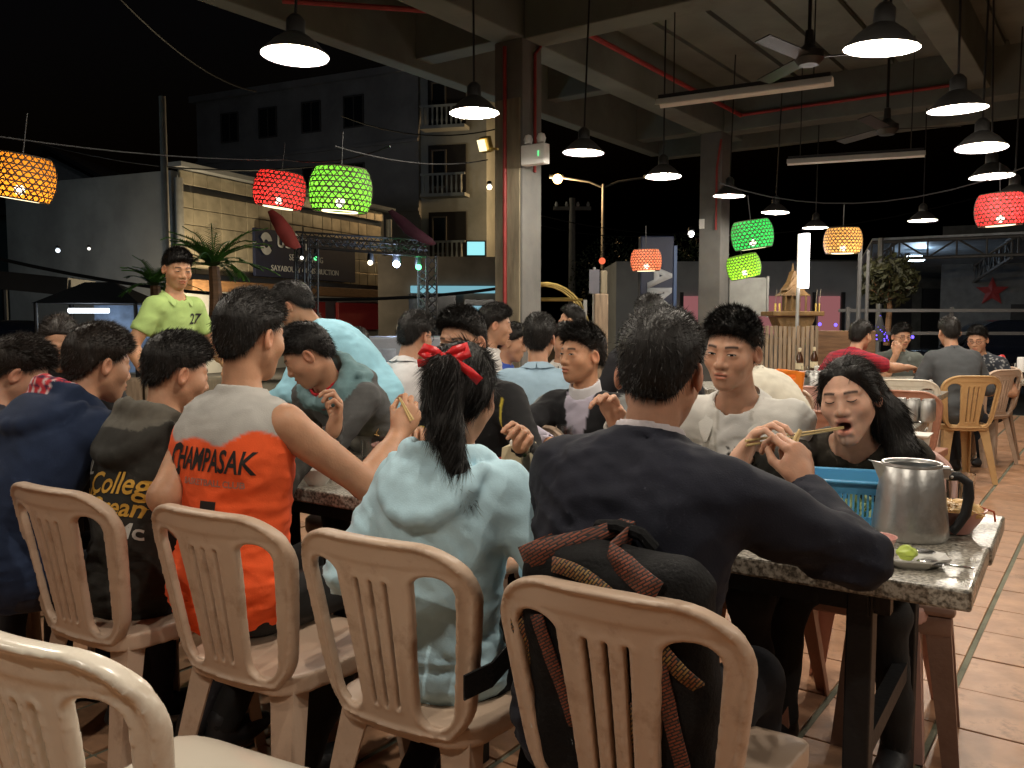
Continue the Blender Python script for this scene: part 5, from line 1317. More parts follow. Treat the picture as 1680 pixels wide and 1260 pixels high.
def greens(p, r, n, label, m=M_green, h=.05):
    g_ = MB(); rr = random.Random(int(p[0] * 1000))
    for i in range(n):
        a, q = rr.uniform(0, 6.28), r * math.sqrt(rr.random()); c = Vector((q * math.cos(a), q * math.sin(a), rr.uniform(0, h * .5))); d = Vector((rr.uniform(-1, 1), rr.uniform(-1, 1), rr.uniform(.1, 1.2))).normalized() * rr.uniform(.03, .06); s_ = d.cross(Vector((rr.uniform(-1, 1), rr.uniform(-1, 1), .3))).normalized() * rr.uniform(.006, .013)
        g_._add([c, c + d * .5 + s_, c + d, c + d * .5 - s_], [(0, 1, 2, 3)])
    o = g_.build('leafy_greens', m); o.location = p; return tag(o, label, 'vegetables')
# ---- at the table end
pitcher(on(1492, 880, TZ), R(-12), 'big dented aluminium pitcher with black handle at the table end', 1.02)
p = on(1566, 872, TZ); bowl(p, 'pink bowl heaped with noodles at the table end', .070, h=.06)
F = Field((-.09, -.09, .03), (.09, .09, .10), .004); F.ell((0, 0, .055), (.066, .066, .022), None, .01); P = np.stack(np.meshgrid(*F.x, indexing='ij'), -1); F.d += (.006 * Noise(3)(P, 120)).astype(np.float32); V, Q = F.net()
o = link_mesh('noodles', np_mesh('noodles', V, Q, M_noodle), None); o.location = p; tag(o, 'yellow noodles heaped in the pink bowl', 'noodles')
nm = MB(); rr = random.Random(3)
for i in range(90):
    a = rr.uniform(0, 6.28); r0 = rr.uniform(0, .055); c = Vector((r0 * math.cos(a), r0 * math.sin(a), .074 - r0 * .25)); pts = []
    hd = rr.uniform(0, 6.28)
    for k in range(6): hd += rr.uniform(-.8, .8); c = c + Vector((math.cos(hd), math.sin(hd), rr.uniform(-.25, .25))) * .008; pts.append(c.copy())
    nm.tube(pts, .0017, 4)
nm.build('strands', M_noodle, o)
MB().tube([(.055, -.01, .065), (.085, -.02, .055), (.09, -.02, .03)], .0025, 5).build('strands', mat('chilli', (.4, .06, .02), .4), o)
tumbler(on(1574, 846, TZ), 'glass of dark cola behind the noodle bowl', .036, .115, (M_cola, .38))
# blue colander basket
p = on(1400, 856, TZ); t = thing('colander', 'blue plastic colander basket behind the pitcher', 'basket', p, TROT + .25)
MB().box((0, 0, .006), (.20, .15, .006)).build('base', M_bluepl, t)
for (c, sx, sy) in (((0, -.085), .215, .004), ((0, .085), .215, .004), ((-.11, 0), .004, .165), ((.11, 0), .004, .165)):
    for z in (.018, .105): MB().box((c[0], c[1], z), (sx, sy, .03)).build('wall_band', M_bluepl, t)
    m = MB(); n = int(max(sx, sy) / .011)
    for i in range(n + 1):
        k = -.5 + i / n; m.box((c[0] + (k * sx if sx > sy else 0), c[1] + (k * sy if sy > sx else 0), .06), (.005, .004, .07) if sx > sy else (.004, .005, .07))
    m.build('lattice', M_bluepl, t)
MB().box((0, 0, .121), (.245, .195, .005)).build('rim_outer', M_bluepl, t) if False else None
m = MB(); [m.box((a, b, .122), (c, d, .006), bev=.002) for (a, b, c, d) in ((0, -.095, .245, .022), (0, .095, .245, .022), (-.115, 0, .022, .17), (.115, 0, .022, .17))]; m.build('rim', M_bluepl, t)
greens(p + Vector((0, 0, .012)), .07, 60, 'pale salad leaves inside the blue colander', mat('pale_leaf', (.35, .42, .18), .5, var=.3))
# small plate with lime and spoon
p = on(1492, 925, TZ); t = thing('snack_plate', 'white octagonal dish with a squeezed lime', 'plate', p, TROT + .35)
poly = [(math.cos(a) * .075 * (1 + .12 * (k % 2)), math.sin(a) * .058 * (1 + .12 * (k % 2))) for k, a in enumerate(np.linspace(0, 2 * math.pi, 17)[:-1])]
m = MB(); n = 16; vs = [Vector((x * .72, y * .72, .004)) for x, y in poly] + [Vector((x, y, .022)) for x, y in poly] + [Vector((x * 1.0, y * 1.0, .018)) for x, y in poly] + [Vector((x * .72, y * .72, .0)) for x, y in poly]
fs = [tuple(range(n))] + [(k * n + i, k * n + (i + 1) % n, (k + 1) * n + (i + 1) % n, (k + 1) * n + i) for k in range(3) for i in range(n)] + [tuple(range(4 * n - 1, 3 * n - 1, -1))]; m._add(vs, fs); m.build('dish', M_wdish, t, True)
blob('lime_half', p + Vector((-.012, -.012, .028)), .021, M_lime, 'squeezed green lime half on the white dish', 'lime', 5, .3, .75)
spoon(p + Vector((-.07, .045, .030)), (.9, -.35, -.03), 'steel spoon lying across the white dish', .13); spoon(p + Vector((.10, -.075, .012)), (-.9, .35, .05), 'dark spoon resting at the edge of the white dish', .10)
bowl(on(1436, 908, TZ), 'small pink sauce bowl beside the elbow', .045, h=.04); bowl(on(1418, 925, TZ), 'small white sauce bowl beside the elbow', .038, M_wdish, h=.03)
# ---- middle of the table
bowl(on(866, 842, TZ), 'pink bowl with a spoon beside the pale blue sleeve', .062, h=.065); spoon(on(866, 842, TZ) + Vector((-.02, .0, .05)), (.6, .15, .65), 'steel spoon standing in the pink bowl', .15)
bowl(on(905, 826, TZ), 'white bowl hidden beside the navy sweater', .05, M_wdish); bowl(on(520, 795, TZ), 'white bowl of scraps between jersey and ponytail', .06, M_wdish)
tumbler(on(872, 796, TZ), 'empty drinking glass by the napkin stand', .035, .11, None); tumbler(on(926, 742, TZ), 'clear glass in front of the boy looking sideways', .036, .11, (M_water, .3))
o = MB().lathe([(.001, 0), (.014, 0), (.014, .008), (.012, .012), (.001, .012)], 16).build('bottle_cap', mat('cap_blue', (.03, .12, .6), .4), smooth=True); o.location = on(884, 820, TZ); tag(o, 'small blue bottle cap on the granite', 'cap')
p = on(852, 792, TZ); t = thing('napkin_stand', 'cream card napkin stand beside the empty glass', 'napkin stand', p, TROT + .3)
MB().prism([(-.055, 0), (.055, 0), (.045, .13), (.02, .135), (-.045, .12)], .09).build('card', M_cream, t); MB().box((.0, .0, .13), (.05, .07, .03), bev=.008).build('napkin', M_paper, t)
p = on(897, 768, TZ); t = thing('serving_tray', 'red tray of shredded vegetables', 'tray', p, TROT)
m = MB(); m.box((0, 0, .006), (.30, .22, .008)); [m.box((a, b, .02), (c, d, .034), bev=.003) for (a, b, c, d) in ((0, -.11, .30, .008), (0, .11, .30, .008), (-.15, 0, .008, .22), (.15, 0, .008, .22))]; m.build('tray', M_redpl, t)
sv = MB(); rr = random.Random(5)
for i in range(260):
    c = Vector((rr.uniform(-.12, .12), rr.uniform(-.08, .08), rr.uniform(.012, .05))); d = Vector((rr.uniform(-1, 1), rr.uniform(-1, 1), rr.uniform(-.3, .5))).normalized() * rr.uniform(.015, .03); sv.tube([c, c + d * .5 + Vector((0, 0, .004)), c + d], .0016, 4)
o = sv.build('shredded_cabbage', mat('cabbage', (.62, .60, .38), .5, var=.3, vscale=30)); o.location = p; o.rotation_euler = (0, 0, TROT); o['kind'] = 'stuff'; tag(o, 'pale shredded cabbage piled on the red tray', 'vegetables')
o = MB().box((0, 0, .012), (.16, .12, .02), bev=.008).build('paper_napkins', M_paper); o.location = on(893, 792, TZ); o.rotation_euler = (.08, .05, .7); tag(o, 'folded white paper napkins beside the empty glass', 'napkins')
t = thing('side_plate', 'white plate with chopsticks before the yellow piped jacket', 'plate', on(850, 755, TZ)); MB().lathe([(.001, 0), (.06, 0), (.10, .016), (.102, .018), (.06, .006), (.001, .005)], 32).build('dish', M_wdish, t, True)
# ---- more dishes between the diners
for (t_, o_, kind) in ((.62, .62, 'plate'), (1.05, .55, 'bowl'), (1.28, .66, 'glass'), (1.52, .22, 'plate'), (1.62, .5, 'bowl'), (1.9, .35, 'glass'), (2.05, .60, 'bowl'), (2.35, .3, 'plate'), (2.6, .5, 'glass'), (2.9, .35, 'bowl'), (3.2, .45, 'plate'), (.85, .30, 'glass2')):
    p = tb(t_, o_, TZ); lab_ = {.62: 'white plate of greens by the white jacket', 1.05: 'pink bowl before the boy looking sideways', 1.28: 'half full glass before the yellow piped jacket', 1.52: 'white plate of greens by the orange elbow', 1.62: 'white bowl across from the ponytail girl', 1.9: 'half full glass before the orange jersey', 2.05: 'pink bowl by the bending boy', 2.35: 'white plate of greens before the charcoal hoodie', 2.6: 'half full glass before the plaid hood', 2.9: 'pink bowl at the far end of the long table', 3.2: 'white plate of greens at the far end', .85: 'half full glass before the navy sweater'}[t_]
    if kind == 'bowl': bowl(p, lab_, .06, M_wdish if t_ == 1.62 else M_pink)
    elif kind.startswith('glass'): tumbler(p, lab_, .034, .11, (M_water, .5))
    else:
        q = thing('plate', lab_, 'plate', p); MB().lathe([(.001, 0), (.06, 0), (.095, .014), (.097, .016), (.06, .005), (.001, .004)], 28).build('dish', M_wdish, q, True); greens(p + Vector((0, 0, .012)), .06, 60, lab_.replace('white plate of greens', 'small heap of salad leaves on the plate'), M_green, .04)
# ---- left part
p = on(622, 738, TZ); t = thing('hot_pot', 'wide dark rimmed pan of simmering broth', 'pan', p); MB().lathe([(.001, 0), (.10, 0), (.15, .05), (.165, .075), (.172, .078), (.160, .072), (.14, .045), (.001, .03)], 40).build('pan', M_alu, t, True)
MB().lathe([(.001, .055), (.144, .055), (.144, .05), (.001, .05)], 32).build('broth', mat('broth', (.50, .42, .24), .15, var=.3, vscale=25, bump=.4, bscale=30), t, True)
greens(p + Vector((.03, .02, .058)), .09, 90, 'cooked greens floating in the pan', M_noodle, .02)
p = on(566, 728, TZ); t = thing('herb_basket', 'orange basket of fresh herbs next to the pan', 'basket', p); MB().lathe([(.001, 0), (.07, 0), (.092, .07), (.095, .072), (.088, .07), (.066, .005), (.001, .005)], 28).build('basket', M_orangepl, t, True)
greens(p + Vector((0, 0, .05)), .08, 160, 'fresh green herbs in the orange basket', M_green, .09)
tumbler(on(598, 722, TZ), 'glass jar with greens between the reaching hands', .042, .10, (mat('pickle', (.20, .26, .12), .3, var=.4, vscale=30), .7))
pitcher(on(516, 712, TZ), R(150), 'small aluminium pitcher in front of the bending boy', .95)
# ---- chopsticks
def chopsticks(a, b, label, gap=.006, r=.0032):
    a, b = Vector(a), Vector(b); t = thing('chopsticks', label, 'chopsticks', a); sd = (b - a).cross(Vector((.3, -1, .2))).normalized() * gap
    for s_ in (-1, 1): MB().tube([sd * s_, (b - a) + sd * s_ * .3], [r * 1.2, r * .7], 8).build('stick', M_bamboo, t, True)
mouth = PEOPLE['eating']['M'] @ Vector(PEOPLE['eating']['H'](0.0, .098, -.078))
hand = at(1224, 727, 2.20); chopsticks(hand, mouth, 'bamboo chopsticks lifted into the eating girl mouth')
chopsticks(at(1280, 775, 1.96), at(1313, 706, 2.02), 'thick bamboo chopsticks in the navy boy hand', .007, .0055)
chopsticks(at(676, 690, 2.5), at(655, 652, 2.52), 'bamboo chopstick tips above the orange boy fist', .004)
chopsticks(on(835, 742, TZ + .05), on(880, 718, TZ + .07), 'bamboo chopsticks lying across the white plate')

# ---- things on the tables behind
def can(p, label, star=True, group='beer cans'):
    t = thing('beer_can', label, 'can', p, random.uniform(-.4, .4), group); MB().lathe([(.001, .0), (.024, 0), (.032, .008), (.033, .012), (.033, .100), (.027, .114), (.027, .118), (.025, .118), (.024, .113), (.001, .113)], 24).build('can_body', M_alu, t, True)
    if star:
        a0 = math.atan2(-p.y, -p.x) + random.uniform(-.5, .5); m = MB(); vs = []
        for k in range(10):
            a = math.pi / 2 + k * math.pi / 5; r_ = .019 if k % 2 == 0 else .008; x, z = r_ * math.cos(a), r_ * math.sin(a); vs.append(Vector((.0338 * math.cos(x / .033), .0338 * math.sin(x / .033), .06 + z)))
        m._add(vs + [Vector((.0342, 0, .06))], [(k, (k + 1) % 10, 10) for k in range(10)]); m.xform(Matrix.Rotation(a0 - t.rotation_euler.z, 4, 'Z')); m.build('star', M_red, t)
for (u, l) in ((1264, 'silver can with a red star nearest the white jacket'), (1290, 'silver can standing between the two red star cans'), (1312, 'silver can with a red star nearest the eating girl')): can(on(u, 686, TZ), l, u != 1290)
k = 0
for i in range(3):
    for j in range(2):
        p = on(1496, 692, TZ) + TB * (i - 1) * .07 + TA * j * .07; can(p, 'silver can in the shrink wrapped pack beside the eating girl', False, 'cans in the wrapped pack')
o = MB().box((0, 0, .004), (.22, .15, .004)).build('paper_sheet', M_paper); o.location = on(1485, 712, TZ); o.rotation_euler = (0, 0, TROT); tag(o, 'white paper sheet under the wrapped cans', 'paper')
F = Field((-.14, -.10, -.01), (.14, .10, .26), .005); P = np.stack(np.meshgrid(*F.x, indexing='ij'), -1); X, Y, Z = P[..., 0], P[..., 1], P[..., 2]
w_ = .095 + .09 * Z; rb_ = rbox2(X / (w_ / .1), Y / (w_ / .1), 0, 0, .1, .065, .035); top_ = Z - (.215 + .02 * (1 - (X / .12) ** 2)); box_ = np.maximum(np.maximum(rb_, top_), -Z); inn = np.maximum(rb_ + .006, -Z + .006)
hole = rbox2(X, Z, 0, .195, .045, .013, .012); side_cut = np.maximum(np.abs(X) * 0 + (.16 - Z), -1) ; body_ = np.maximum(box_, -inn); body_ = np.maximum(body_, -hole)
F.d = body_.astype(np.float32); V, Q = F.net(); o = link_mesh('tote_basket', np_mesh('tote_basket', V, Q, M_orangepl), None); o.location = on(1284, 670, TZ); o.rotation_euler = (0, 0, .1); tag(o, 'bright orange plastic tote basket with a handle slot', 'basket')
pitcher(on(1338, 652, TZ), R(200), 'aluminium pitcher with black handle behind the orange tote', 1.0); pitcher(on(1238, 660, TZ), R(30), 'aluminium kettle half hidden by the white jacket', .9)
M_bottle = glassm('brown_glass', (.20, .07, .015), .05)
def bottle(p, label):
    t = thing('beer_bottle', label, 'bottle', p, 0, 'brown beer bottles'); MB().lathe([(.001, 0), (.034, 0), (.036, .01), (.036, .15), (.030, .18), (.015, .215), (.0135, .26), (.001, .26)], 20).build('glass', mat('bottle_brown', (.05, .018, .006), .12, var=0, bump=0, coat=.5), t, True)
    MB().lathe([(.0145, .20), (.0148, .262), (.001, .264)], 16).build('neck_label', M_cream, t, True); MB().lathe([(.0368, .06), (.0368, .12)], 20).build('label_band', M_cream, t, True)
bottle(on(1311, 616, TZ), 'brown beer bottle with a pale neck label, taller of the two by the fence'); bottle(on(1335, 613, TZ), 'brown beer bottle standing apart by the fence')
for (u, v, l) in ((1320, 618, 'small clear glass beside the brown bottles'), (1648, 612, 'clear glass on the far aisle table'), (1660, 612, 'second clear glass on the far aisle table')): tumbler(on(u, v, TZ), l, .032, .10, None)
o = MB().lathe([(.001, 0), (.045, 0), (.045, .14), (.04, .15), (.001, .15)], 20).build('canister', M_white, smooth=True); o.location = on(1676, 610, TZ); tag(o, 'white round canister on the far aisle table', 'canister')
o = MB().box((0, 0, .05), (.16, .10, .10), bev=.008).build('tissue_box', M_paper); o.location = on(1352, 618, TZ); tag(o, 'white tissue box near the brown bottles', 'box')
p = on(1618, 620, TZ); t = thing('herb_basket', 'orange basket of herbs with a red spoon on the four men table', 'basket', p); MB().lathe([(.001, 0), (.12, 0), (.15, .09), (.155, .092), (.145, .088), (.115, .006), (.001, .006)], 28).build('basket', M_orangepl, t, True)
greens(p + Vector((0, 0, .07)), .13, 160, 'heap of green herbs in the orange basket', M_green, .08)
m = sphere((0, 0, 0), 1, 14, 10); m.xform(Matrix.Translation(p + Vector((.09, -.03, .14))) @ Matrix.Rotation(.6, 4, 'Y') @ Matrix.Diagonal((.05, .03, .085, 1))); o = m.build('ladle', M_redpl, smooth=True); tag(o, 'red ladle bowl stuck in the herb basket', 'ladle')
p = on(1455, 612, TZ); t = thing('fruit_basket', 'yellow basket under the red polo arm', 'basket', p); MB().lathe([(.001, 0), (.10, 0), (.13, .08), (.135, .082), (.125, .078), (.095, .006), (.001, .006)], 24).build('basket', mat('yellow_plastic', (.75, .38, .03), .4), t, True)
pitcher(on(965, 640, TZ), R(60), 'aluminium pitcher among the diners near the column', .9)
# sandals on the floor
for (u, v, r_) in ((345, 1185, .6), (300, 1210, .9)):
    p = on(u, v, 0.0); t = thing('sandal', 'grey strapped rubber sandal under the orange jersey chair', 'sandal', p, TROT + r_, 'sandals under the chairs'); MB().box((0, 0, .012), (.09, .25, .022), bev=.01).build('sole', M_shoe, t)
    MB().tube([(-.045, .02, .015), (-.03, .03, .05), (.03, .03, .05), (.045, .02, .015)], .012, 6).build('strap', mat('sandal_strap', (.4, .4, .38), .6), t)
# ================================================================== THE STREET OUTSIDE
M_plaster = mat('grey_plaster', (.36, .37, .38), .85, var=.2, vscale=.6, bump=.2, dirt=(.24, .25, .26, .5, .45)); M_plaster2 = mat('pale_render', (.42, .46, .46), .85, var=.2, vscale=.5, dirt=(.28, .32, .33, .4, .45))
M_win = mat('dark_window', (.012, .014, .018), .15, var=.1, bump=0); M_frame = mat('window_frame', (.10, .10, .10), .5); M_roofd = mat('dark_roofing', (.02, .02, .022), .7)
M_goldp = mat('champagne_panel', (.46, .41, .31), .38, .3, var=.25, vscale=2.5, bump=.25, bscale=3); M_navy = mat('navy_sign', (.012, .018, .05), .5); M_signw = mat('sign_lettering', (.45, .47, .50), .5, var=.1)
M_pole = mat('galvanised', (.32, .32, .31), .5, .4); M_concp = mat('pole_concrete', (.33, .31, .28), .85)
def point_light(name, p, w, c, r=.08, parent=None):
    ld = bpy.data.lights.new(name, 'POINT'); ld.energy = w; ld.color = c; ld.shadow_soft_size = r; o = bpy.data.objects.new(name, ld); col.objects.link(o); o.location = p
    if parent: o.parent = parent
    return o
def facade_thing(name, label, A, d, cat='building'):
    t = thing(name, label, cat, (A[0], A[1], -.15), math.atan2(d[1], d[0])); return t
def wall_text(t, txt, size, x, y, z, m, name='lettering', rot=0, bold=0.0, ext=.01, sx=1.0):
    me = text_mesh(txt, size, 0, bold=bold); Mx = Matrix.Translation((x, y, z)) @ Matrix.Rotation(rot, 4, 'Y') @ Matrix.Rotation(math.pi / 2, 4, 'X') @ Matrix.Diagonal((sx, 1, 1, 1)); me.transform(Mx); me.materials.append(m); o = link_mesh(name, me, None, t); s_ = o.modifiers.new('t', 'SOLIDIFY'); s_.thickness = ext; return o
def window(t, x, z, w, h, y=0.0, mull=1, m=None):
    f = MB(); f.box((x, y - .03, z + h / 2 + .03), (w + .12, .08, .06)); f.box((x, y - .03, z - h / 2 - .03), (w + .12, .08, .06)); f.box((x - w / 2 - .03, y - .03, z), (.06, .08, h)); f.box((x + w / 2 + .03, y - .03, z), (.06, .08, h))
    for k in range(mull): f.box((x - w / 2 + w * (k + 1) / (mull + 1), y - .02, z), (.05, .06, h))
    o = f.build('window', M_frame, t); MB().box((x, y - .005, z), (w, .02, h)).build('pane', m or M_win, o)
# --- shop with the champagne panel facade
A_ = (-8.5, 22.0); D_ = Vector((.406, .914, 0)); shop = facade_thing('shop_building', 'low shop with a champagne panel facade and a navy company sign', A_, D_)
MB().box((4.9, 3.2, 2.6), (9.9, 6.2, 5.2)).build('wall', M_plaster, shop)
for i in range(19):
    MB().box((.3 + i * .5, -.03 + random.uniform(-.008, .008), 5.06), (.47, .05, .34), bev=.012).build('panel', M_goldp, shop)
    for j in range(5):
        MB().box((.3 + i * .5, -.02 + random.uniform(-.01, .01), 2.83 + j * .42), (.485, .05, .405), Matrix.Rotation(random.uniform(-.012, .012), 3, 'Z') @ Matrix.Rotation(random.uniform(-.01, .01), 3, 'X'), bev=.012).build('panel', M_goldp, shop)
for x in (-.02, 9.85): MB().tube([(x, -.12, 0), (x, -.12, 5.0)], .11, 12).build('pillar', M_pole, shop, True)
MB().box((4.9, -.25, 2.32), (9.9, .55, .28), bev=.02).build('fascia', M_wood, shop); MB().box((4.9, -.10, 5.32), (10.1, .5, .12)).build('cornice', M_plaster, shop)
sg = MB().box((5.05, -.22, 3.34), (4.9, .10, 1.35), bev=.01).build('sign_board', M_navy, shop)
wall_text(sg, 'บริษัท', .62, 4.25, -.285, 3.55, M_signw, bold=.01); wall_text(sg, 'SENGSAVANG', .26, 4.9, -.285, 3.20, M_signw); wall_text(sg, 'SAYABOULY CONSTRUCTION', .24, 4.9, -.285, 2.85, M_signw)
m = MB()
for a0, a1 in ((.3, 2.6), (3.45, 5.7)):
    an = np.linspace(a0, a1, 9); vs = [(3.05 + .27 * math.cos(a) , -.29, 3.60 + .32 * math.sin(a)) for a in an] + [(3.05 + .10 * math.cos(a + .3), -.29, 3.60 + .12 * math.sin(a + .3)) for a in an]; m._add(vs, [(i, i + 1, 10 + i, 9 + i) for i in range(8)])
m.build('emblem', M_signw, sg)
M_redsign = mat('red_sign', (.18, .02, .02), .5, emit=(.5, .03, .03), estr=.02)
for (x, w) in ((5.2, 1.6), (8.0, 2.6)): MB().box((x, -.08, 1.55), (w, .12, .9), bev=.01).build('red_panel', M_redsign, shop)
wall_text(shop, 'ร้านอาหาร', .28, 5.2, -.16, 1.5, M_signw)
p = Vector((-7.0, 20.9, 1.2)); t = thing('facade_floodlight', 'small ground floodlight washing the champagne facade', 'lamp', p); MB().box((0, 0, 0), (.3, .2, .2), bev=.02).build('housing', M_black, t)
point_light('flood_light', (-.1, .1, .25), 520, (1, .79, .48), .1, t)
# --- apartment block
B_ = Vector((-4.05, 38.0, 0)); L_ = Vector((-.9, .44, 0)); apt = facade_thing('apartment_block', 'tall pale apartment block with stacked balconies behind the shop', (B_ + L_ * 13)[:2], -L_)
MB().box((6.5, 4.0, 6.1), (13, 8, 12.2)).build('wall', M_plaster, apt); MB().box((6.5, 4.0, 12.35), (13.5, 8.5, .3)).build('roof', M_plaster, apt)
for fl_ in range(4):
    for x in (2.2, 4.6, 7.2, 9.6): window(apt, x, 1.8 + fl_ * 3.0, 1.0, 1.3, 0.0, 1)
for fl_ in range(1, 4): MB().box((6.5, -.05, .25 + fl_ * 3.0), (13.05, .12, .14)).build('string_course', M_plaster, apt)
t = thing('added_roof_lamp', 'added unseen lamp mast on the shop roof lighting the apartment block', 'lamp', (-8.2, 29.5, 5.05)); MB().tube([(0, 0, 0), (0, 0, .7)], .03, 6).build('mast', M_pole, t); MB().box((0, .1, .75), (.3, .2, .12), bev=.02).build('lamp_head', M_pole, t); point_light('roof_light', (0, .4, .7), 62, (.95, .95, 1), .1, t)  # unseen lamp added behind the facade to brighten the apartments
rt_ = thing('balcony_tower', 'pale balcony tower at the corner of the apartment block', 'building', (B_.x, B_.y, -.15), math.atan2(-.25, .97))
MB().box((1.45, 2.2, 6.0), (3.1, 4, 12.0)).build('wall', M_plaster2, rt_); MB().box((1.45, 2.2, 12.1), (3.5, 4.4, .25)).build('roof', M_plaster2, rt_)
for fl_ in range(4):
    z = 1.0 + fl_ * 2.85
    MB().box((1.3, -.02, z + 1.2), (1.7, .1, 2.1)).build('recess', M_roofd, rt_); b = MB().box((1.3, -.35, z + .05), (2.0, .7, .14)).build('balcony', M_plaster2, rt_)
    MB().box((1.3, -.66, z + .92), (2.0, .08, .09)).build('rail', M_plaster2, b)
    for k in range(9): MB().lathe([(.03, .12), (.06, .3), (.035, .6), (.05, .88)], 8, (.45 + k * .21, -.66, z)).build('baluster', M_plaster2, b)
    window(rt_, .95, z + 1.25, .55, 1.5, -.08, 0)
sl = thing('shop_sign_box', 'small cyan lit sign box below the balcony tower', 'sign', at(781, 408, 33)); MB().box((0, 0, 0), (.75, .2, .6)).build('box', M_black, sl); MB().box((0, -.11, 0), (.66, .03, .5)).build('face', emis('cyan_sign', (.35, .85, .9), .9), sl)
t = thing('store_front', 'ground floor store front with a cyan lit strip beside the column', 'building', (at(745, 560, 24).x, 24, -.15), .1)
MB().box((0, 1.2, 1.6), (4.2, 2, 3.2)).build('wall', mat('store_wall', (.13, .115, .10), .85, var=.3, vscale=1.5), t); MB().box((.1, .12, 2.28), (2.6, .12, .2), bev=.02).build('light_strip', emis('cyan_strip', (.35, .8, .95), .45), t); MB().box((-.6, .15, 1.2), (1.3, .1, 1.9)).build('door', M_win, t); w_ = MB().box((.9, .15, 1.5), (1.2, .1, 1.0)).build('display_window', M_win, t); MB().box((.75, .08, 1.65), (.5, .03, .35)).build('lit_poster', emis('poster_glow', (.4, .75, .9), .5), w_)
# --- long low building on the far left
lb = thing('warehouse', 'long low warehouse with teal lit wall and sloping roof', 'building', (-19, 27, -.15), math.atan2(-2.2, 10.5))
MB().box((5.3, 3, 2.3), (11, 6, 4.6)).build('wall', mat('warehouse_wall', (.075, .10, .105), .85, var=.2, vscale=.5), lb)
m = MB(); m._add([(-.4, -.5, 4.9), (11.2, -.5, 4.5), (11.2, 6.4, 6.0), (-.4, 6.4, 6.3), (-.4, -.5, 4.7), (11.2, -.5, 4.3), (11.2, 6.4, 5.8), (-.4, 6.4, 6.1)], [(0, 1, 2, 3), (4, 7, 6, 5), (0, 4, 5, 1), (1, 5, 6, 2), (2, 6, 7, 3), (3, 7, 4, 0)]); m.build('roof', M_roofd, lb)
for x in (2.4, 5.6): window(lb, x, 3.0, .8, 1.1, 0, 0)
gb = thing('gable_house', 'dim gabled house end behind the warehouse', 'building', (-17.5, 36, -.15), .0); m = MB(); m.prism([(-4, 0), (4, 0), (4, 5.6), (0, 7.6), (-4, 5.6)], 6); m.build('wall', M_plaster, gb); MB().bar((-4.4, 0, 5.5), (0, 0, 7.9), 6.6, .15).build('roof', M_roofd, gb); MB().bar((4.4, 0, 5.5), (0, 0, 7.9), 6.6, .15).build('roof', M_roofd, gb)
# street stall with pitched dark roof and tube light
st = thing('street_stall', 'street stall with a black pitched canopy and white tube light', 'stall', (at(170, 562, 13.5).x, 13.5, .37), .08)
m = MB(); m._add([(-.75, -.7, 1.16), (.8, -.7, 1.16), (.8, .7, 1.16), (-.75, .7, 1.16), (-.25, 0, 1.5), (.2, 0, 1.5)], [(0, 1, 5, 4), (1, 2, 5), (2, 3, 4, 5), (3, 0, 4), (0, 3, 2, 1)]); m.build('canopy', M_roofd, st)
for x in (-.9, .9):
    for y in (-.7, .7): MB().tube([(x * .8, y * .9, -.5), (x * .8, y * .9, 1.16)], .03, 8).build('post', M_black, st)
MB().tube([(-.28, -.55, 1.05), (.30, -.55, 1.05)], .035, 10).build('tube_light', emis('stall_tube', (.85, .93, 1), 6), st); MB().box((.3, .6, .6), (1.3, .04, 1.1)).build('back_curtain', mat('blue_curtain', (.25, .34, .5), .8, var=.3), st)
point_light('tube_glow', (0, -.45, .9), 14, (.8, .9, 1), .2, st)
aw = thing('awning', 'dark sloping shop awning on a post before the warehouse', 'awning', at(55, 470, 17), .15); MB().box((-.4, 0, .1), (2.6, 1.6, .34), Matrix.Rotation(.1, 3, 'Y')).build('roof', M_roofd, aw); MB().tube([(-.25, -.7, -2), (-.25, -.7, .1)], .05, 8).build('post', M_black, aw); MB().tube([(.9, -.7, -2), (.9, -.7, .1)], .03, 8).build('post', M_black, aw)
def bulb_lamp(u, v, Y, c, s, label, r=.06, w=0):
    p = at(u, v, Y); t = thing('outdoor_lamp', label, 'lamp', p); sphere((0, 0, 0), r, 12, 8).build('bulb', emis('lamp_%d_%d' % (u, v), c, s), t, True); MB().lathe([(r * .4, r * .8), (r * 1.1, r * 1.2), (r * .8, r * 2.2), (.001, r * 2.4)], 12).build('cap', M_black, t, True)
    if w: point_light('lamp_light', (0, -.1, -.12), w, c, r, t)
bulb_lamp(119, 469, 18, (.8, .95, 1), 12, 'bare white street bulb beside the dark awning', .075, 25)
bulb_lamp(95, 411, 20, (.8, .9, 1), 2, 'small cold lamp on the warehouse wall', .05, 10); bulb_lamp(146, 408, 22, (1, .95, .85), 1.5, 'tiny warm lamp on the warehouse wall', .04)
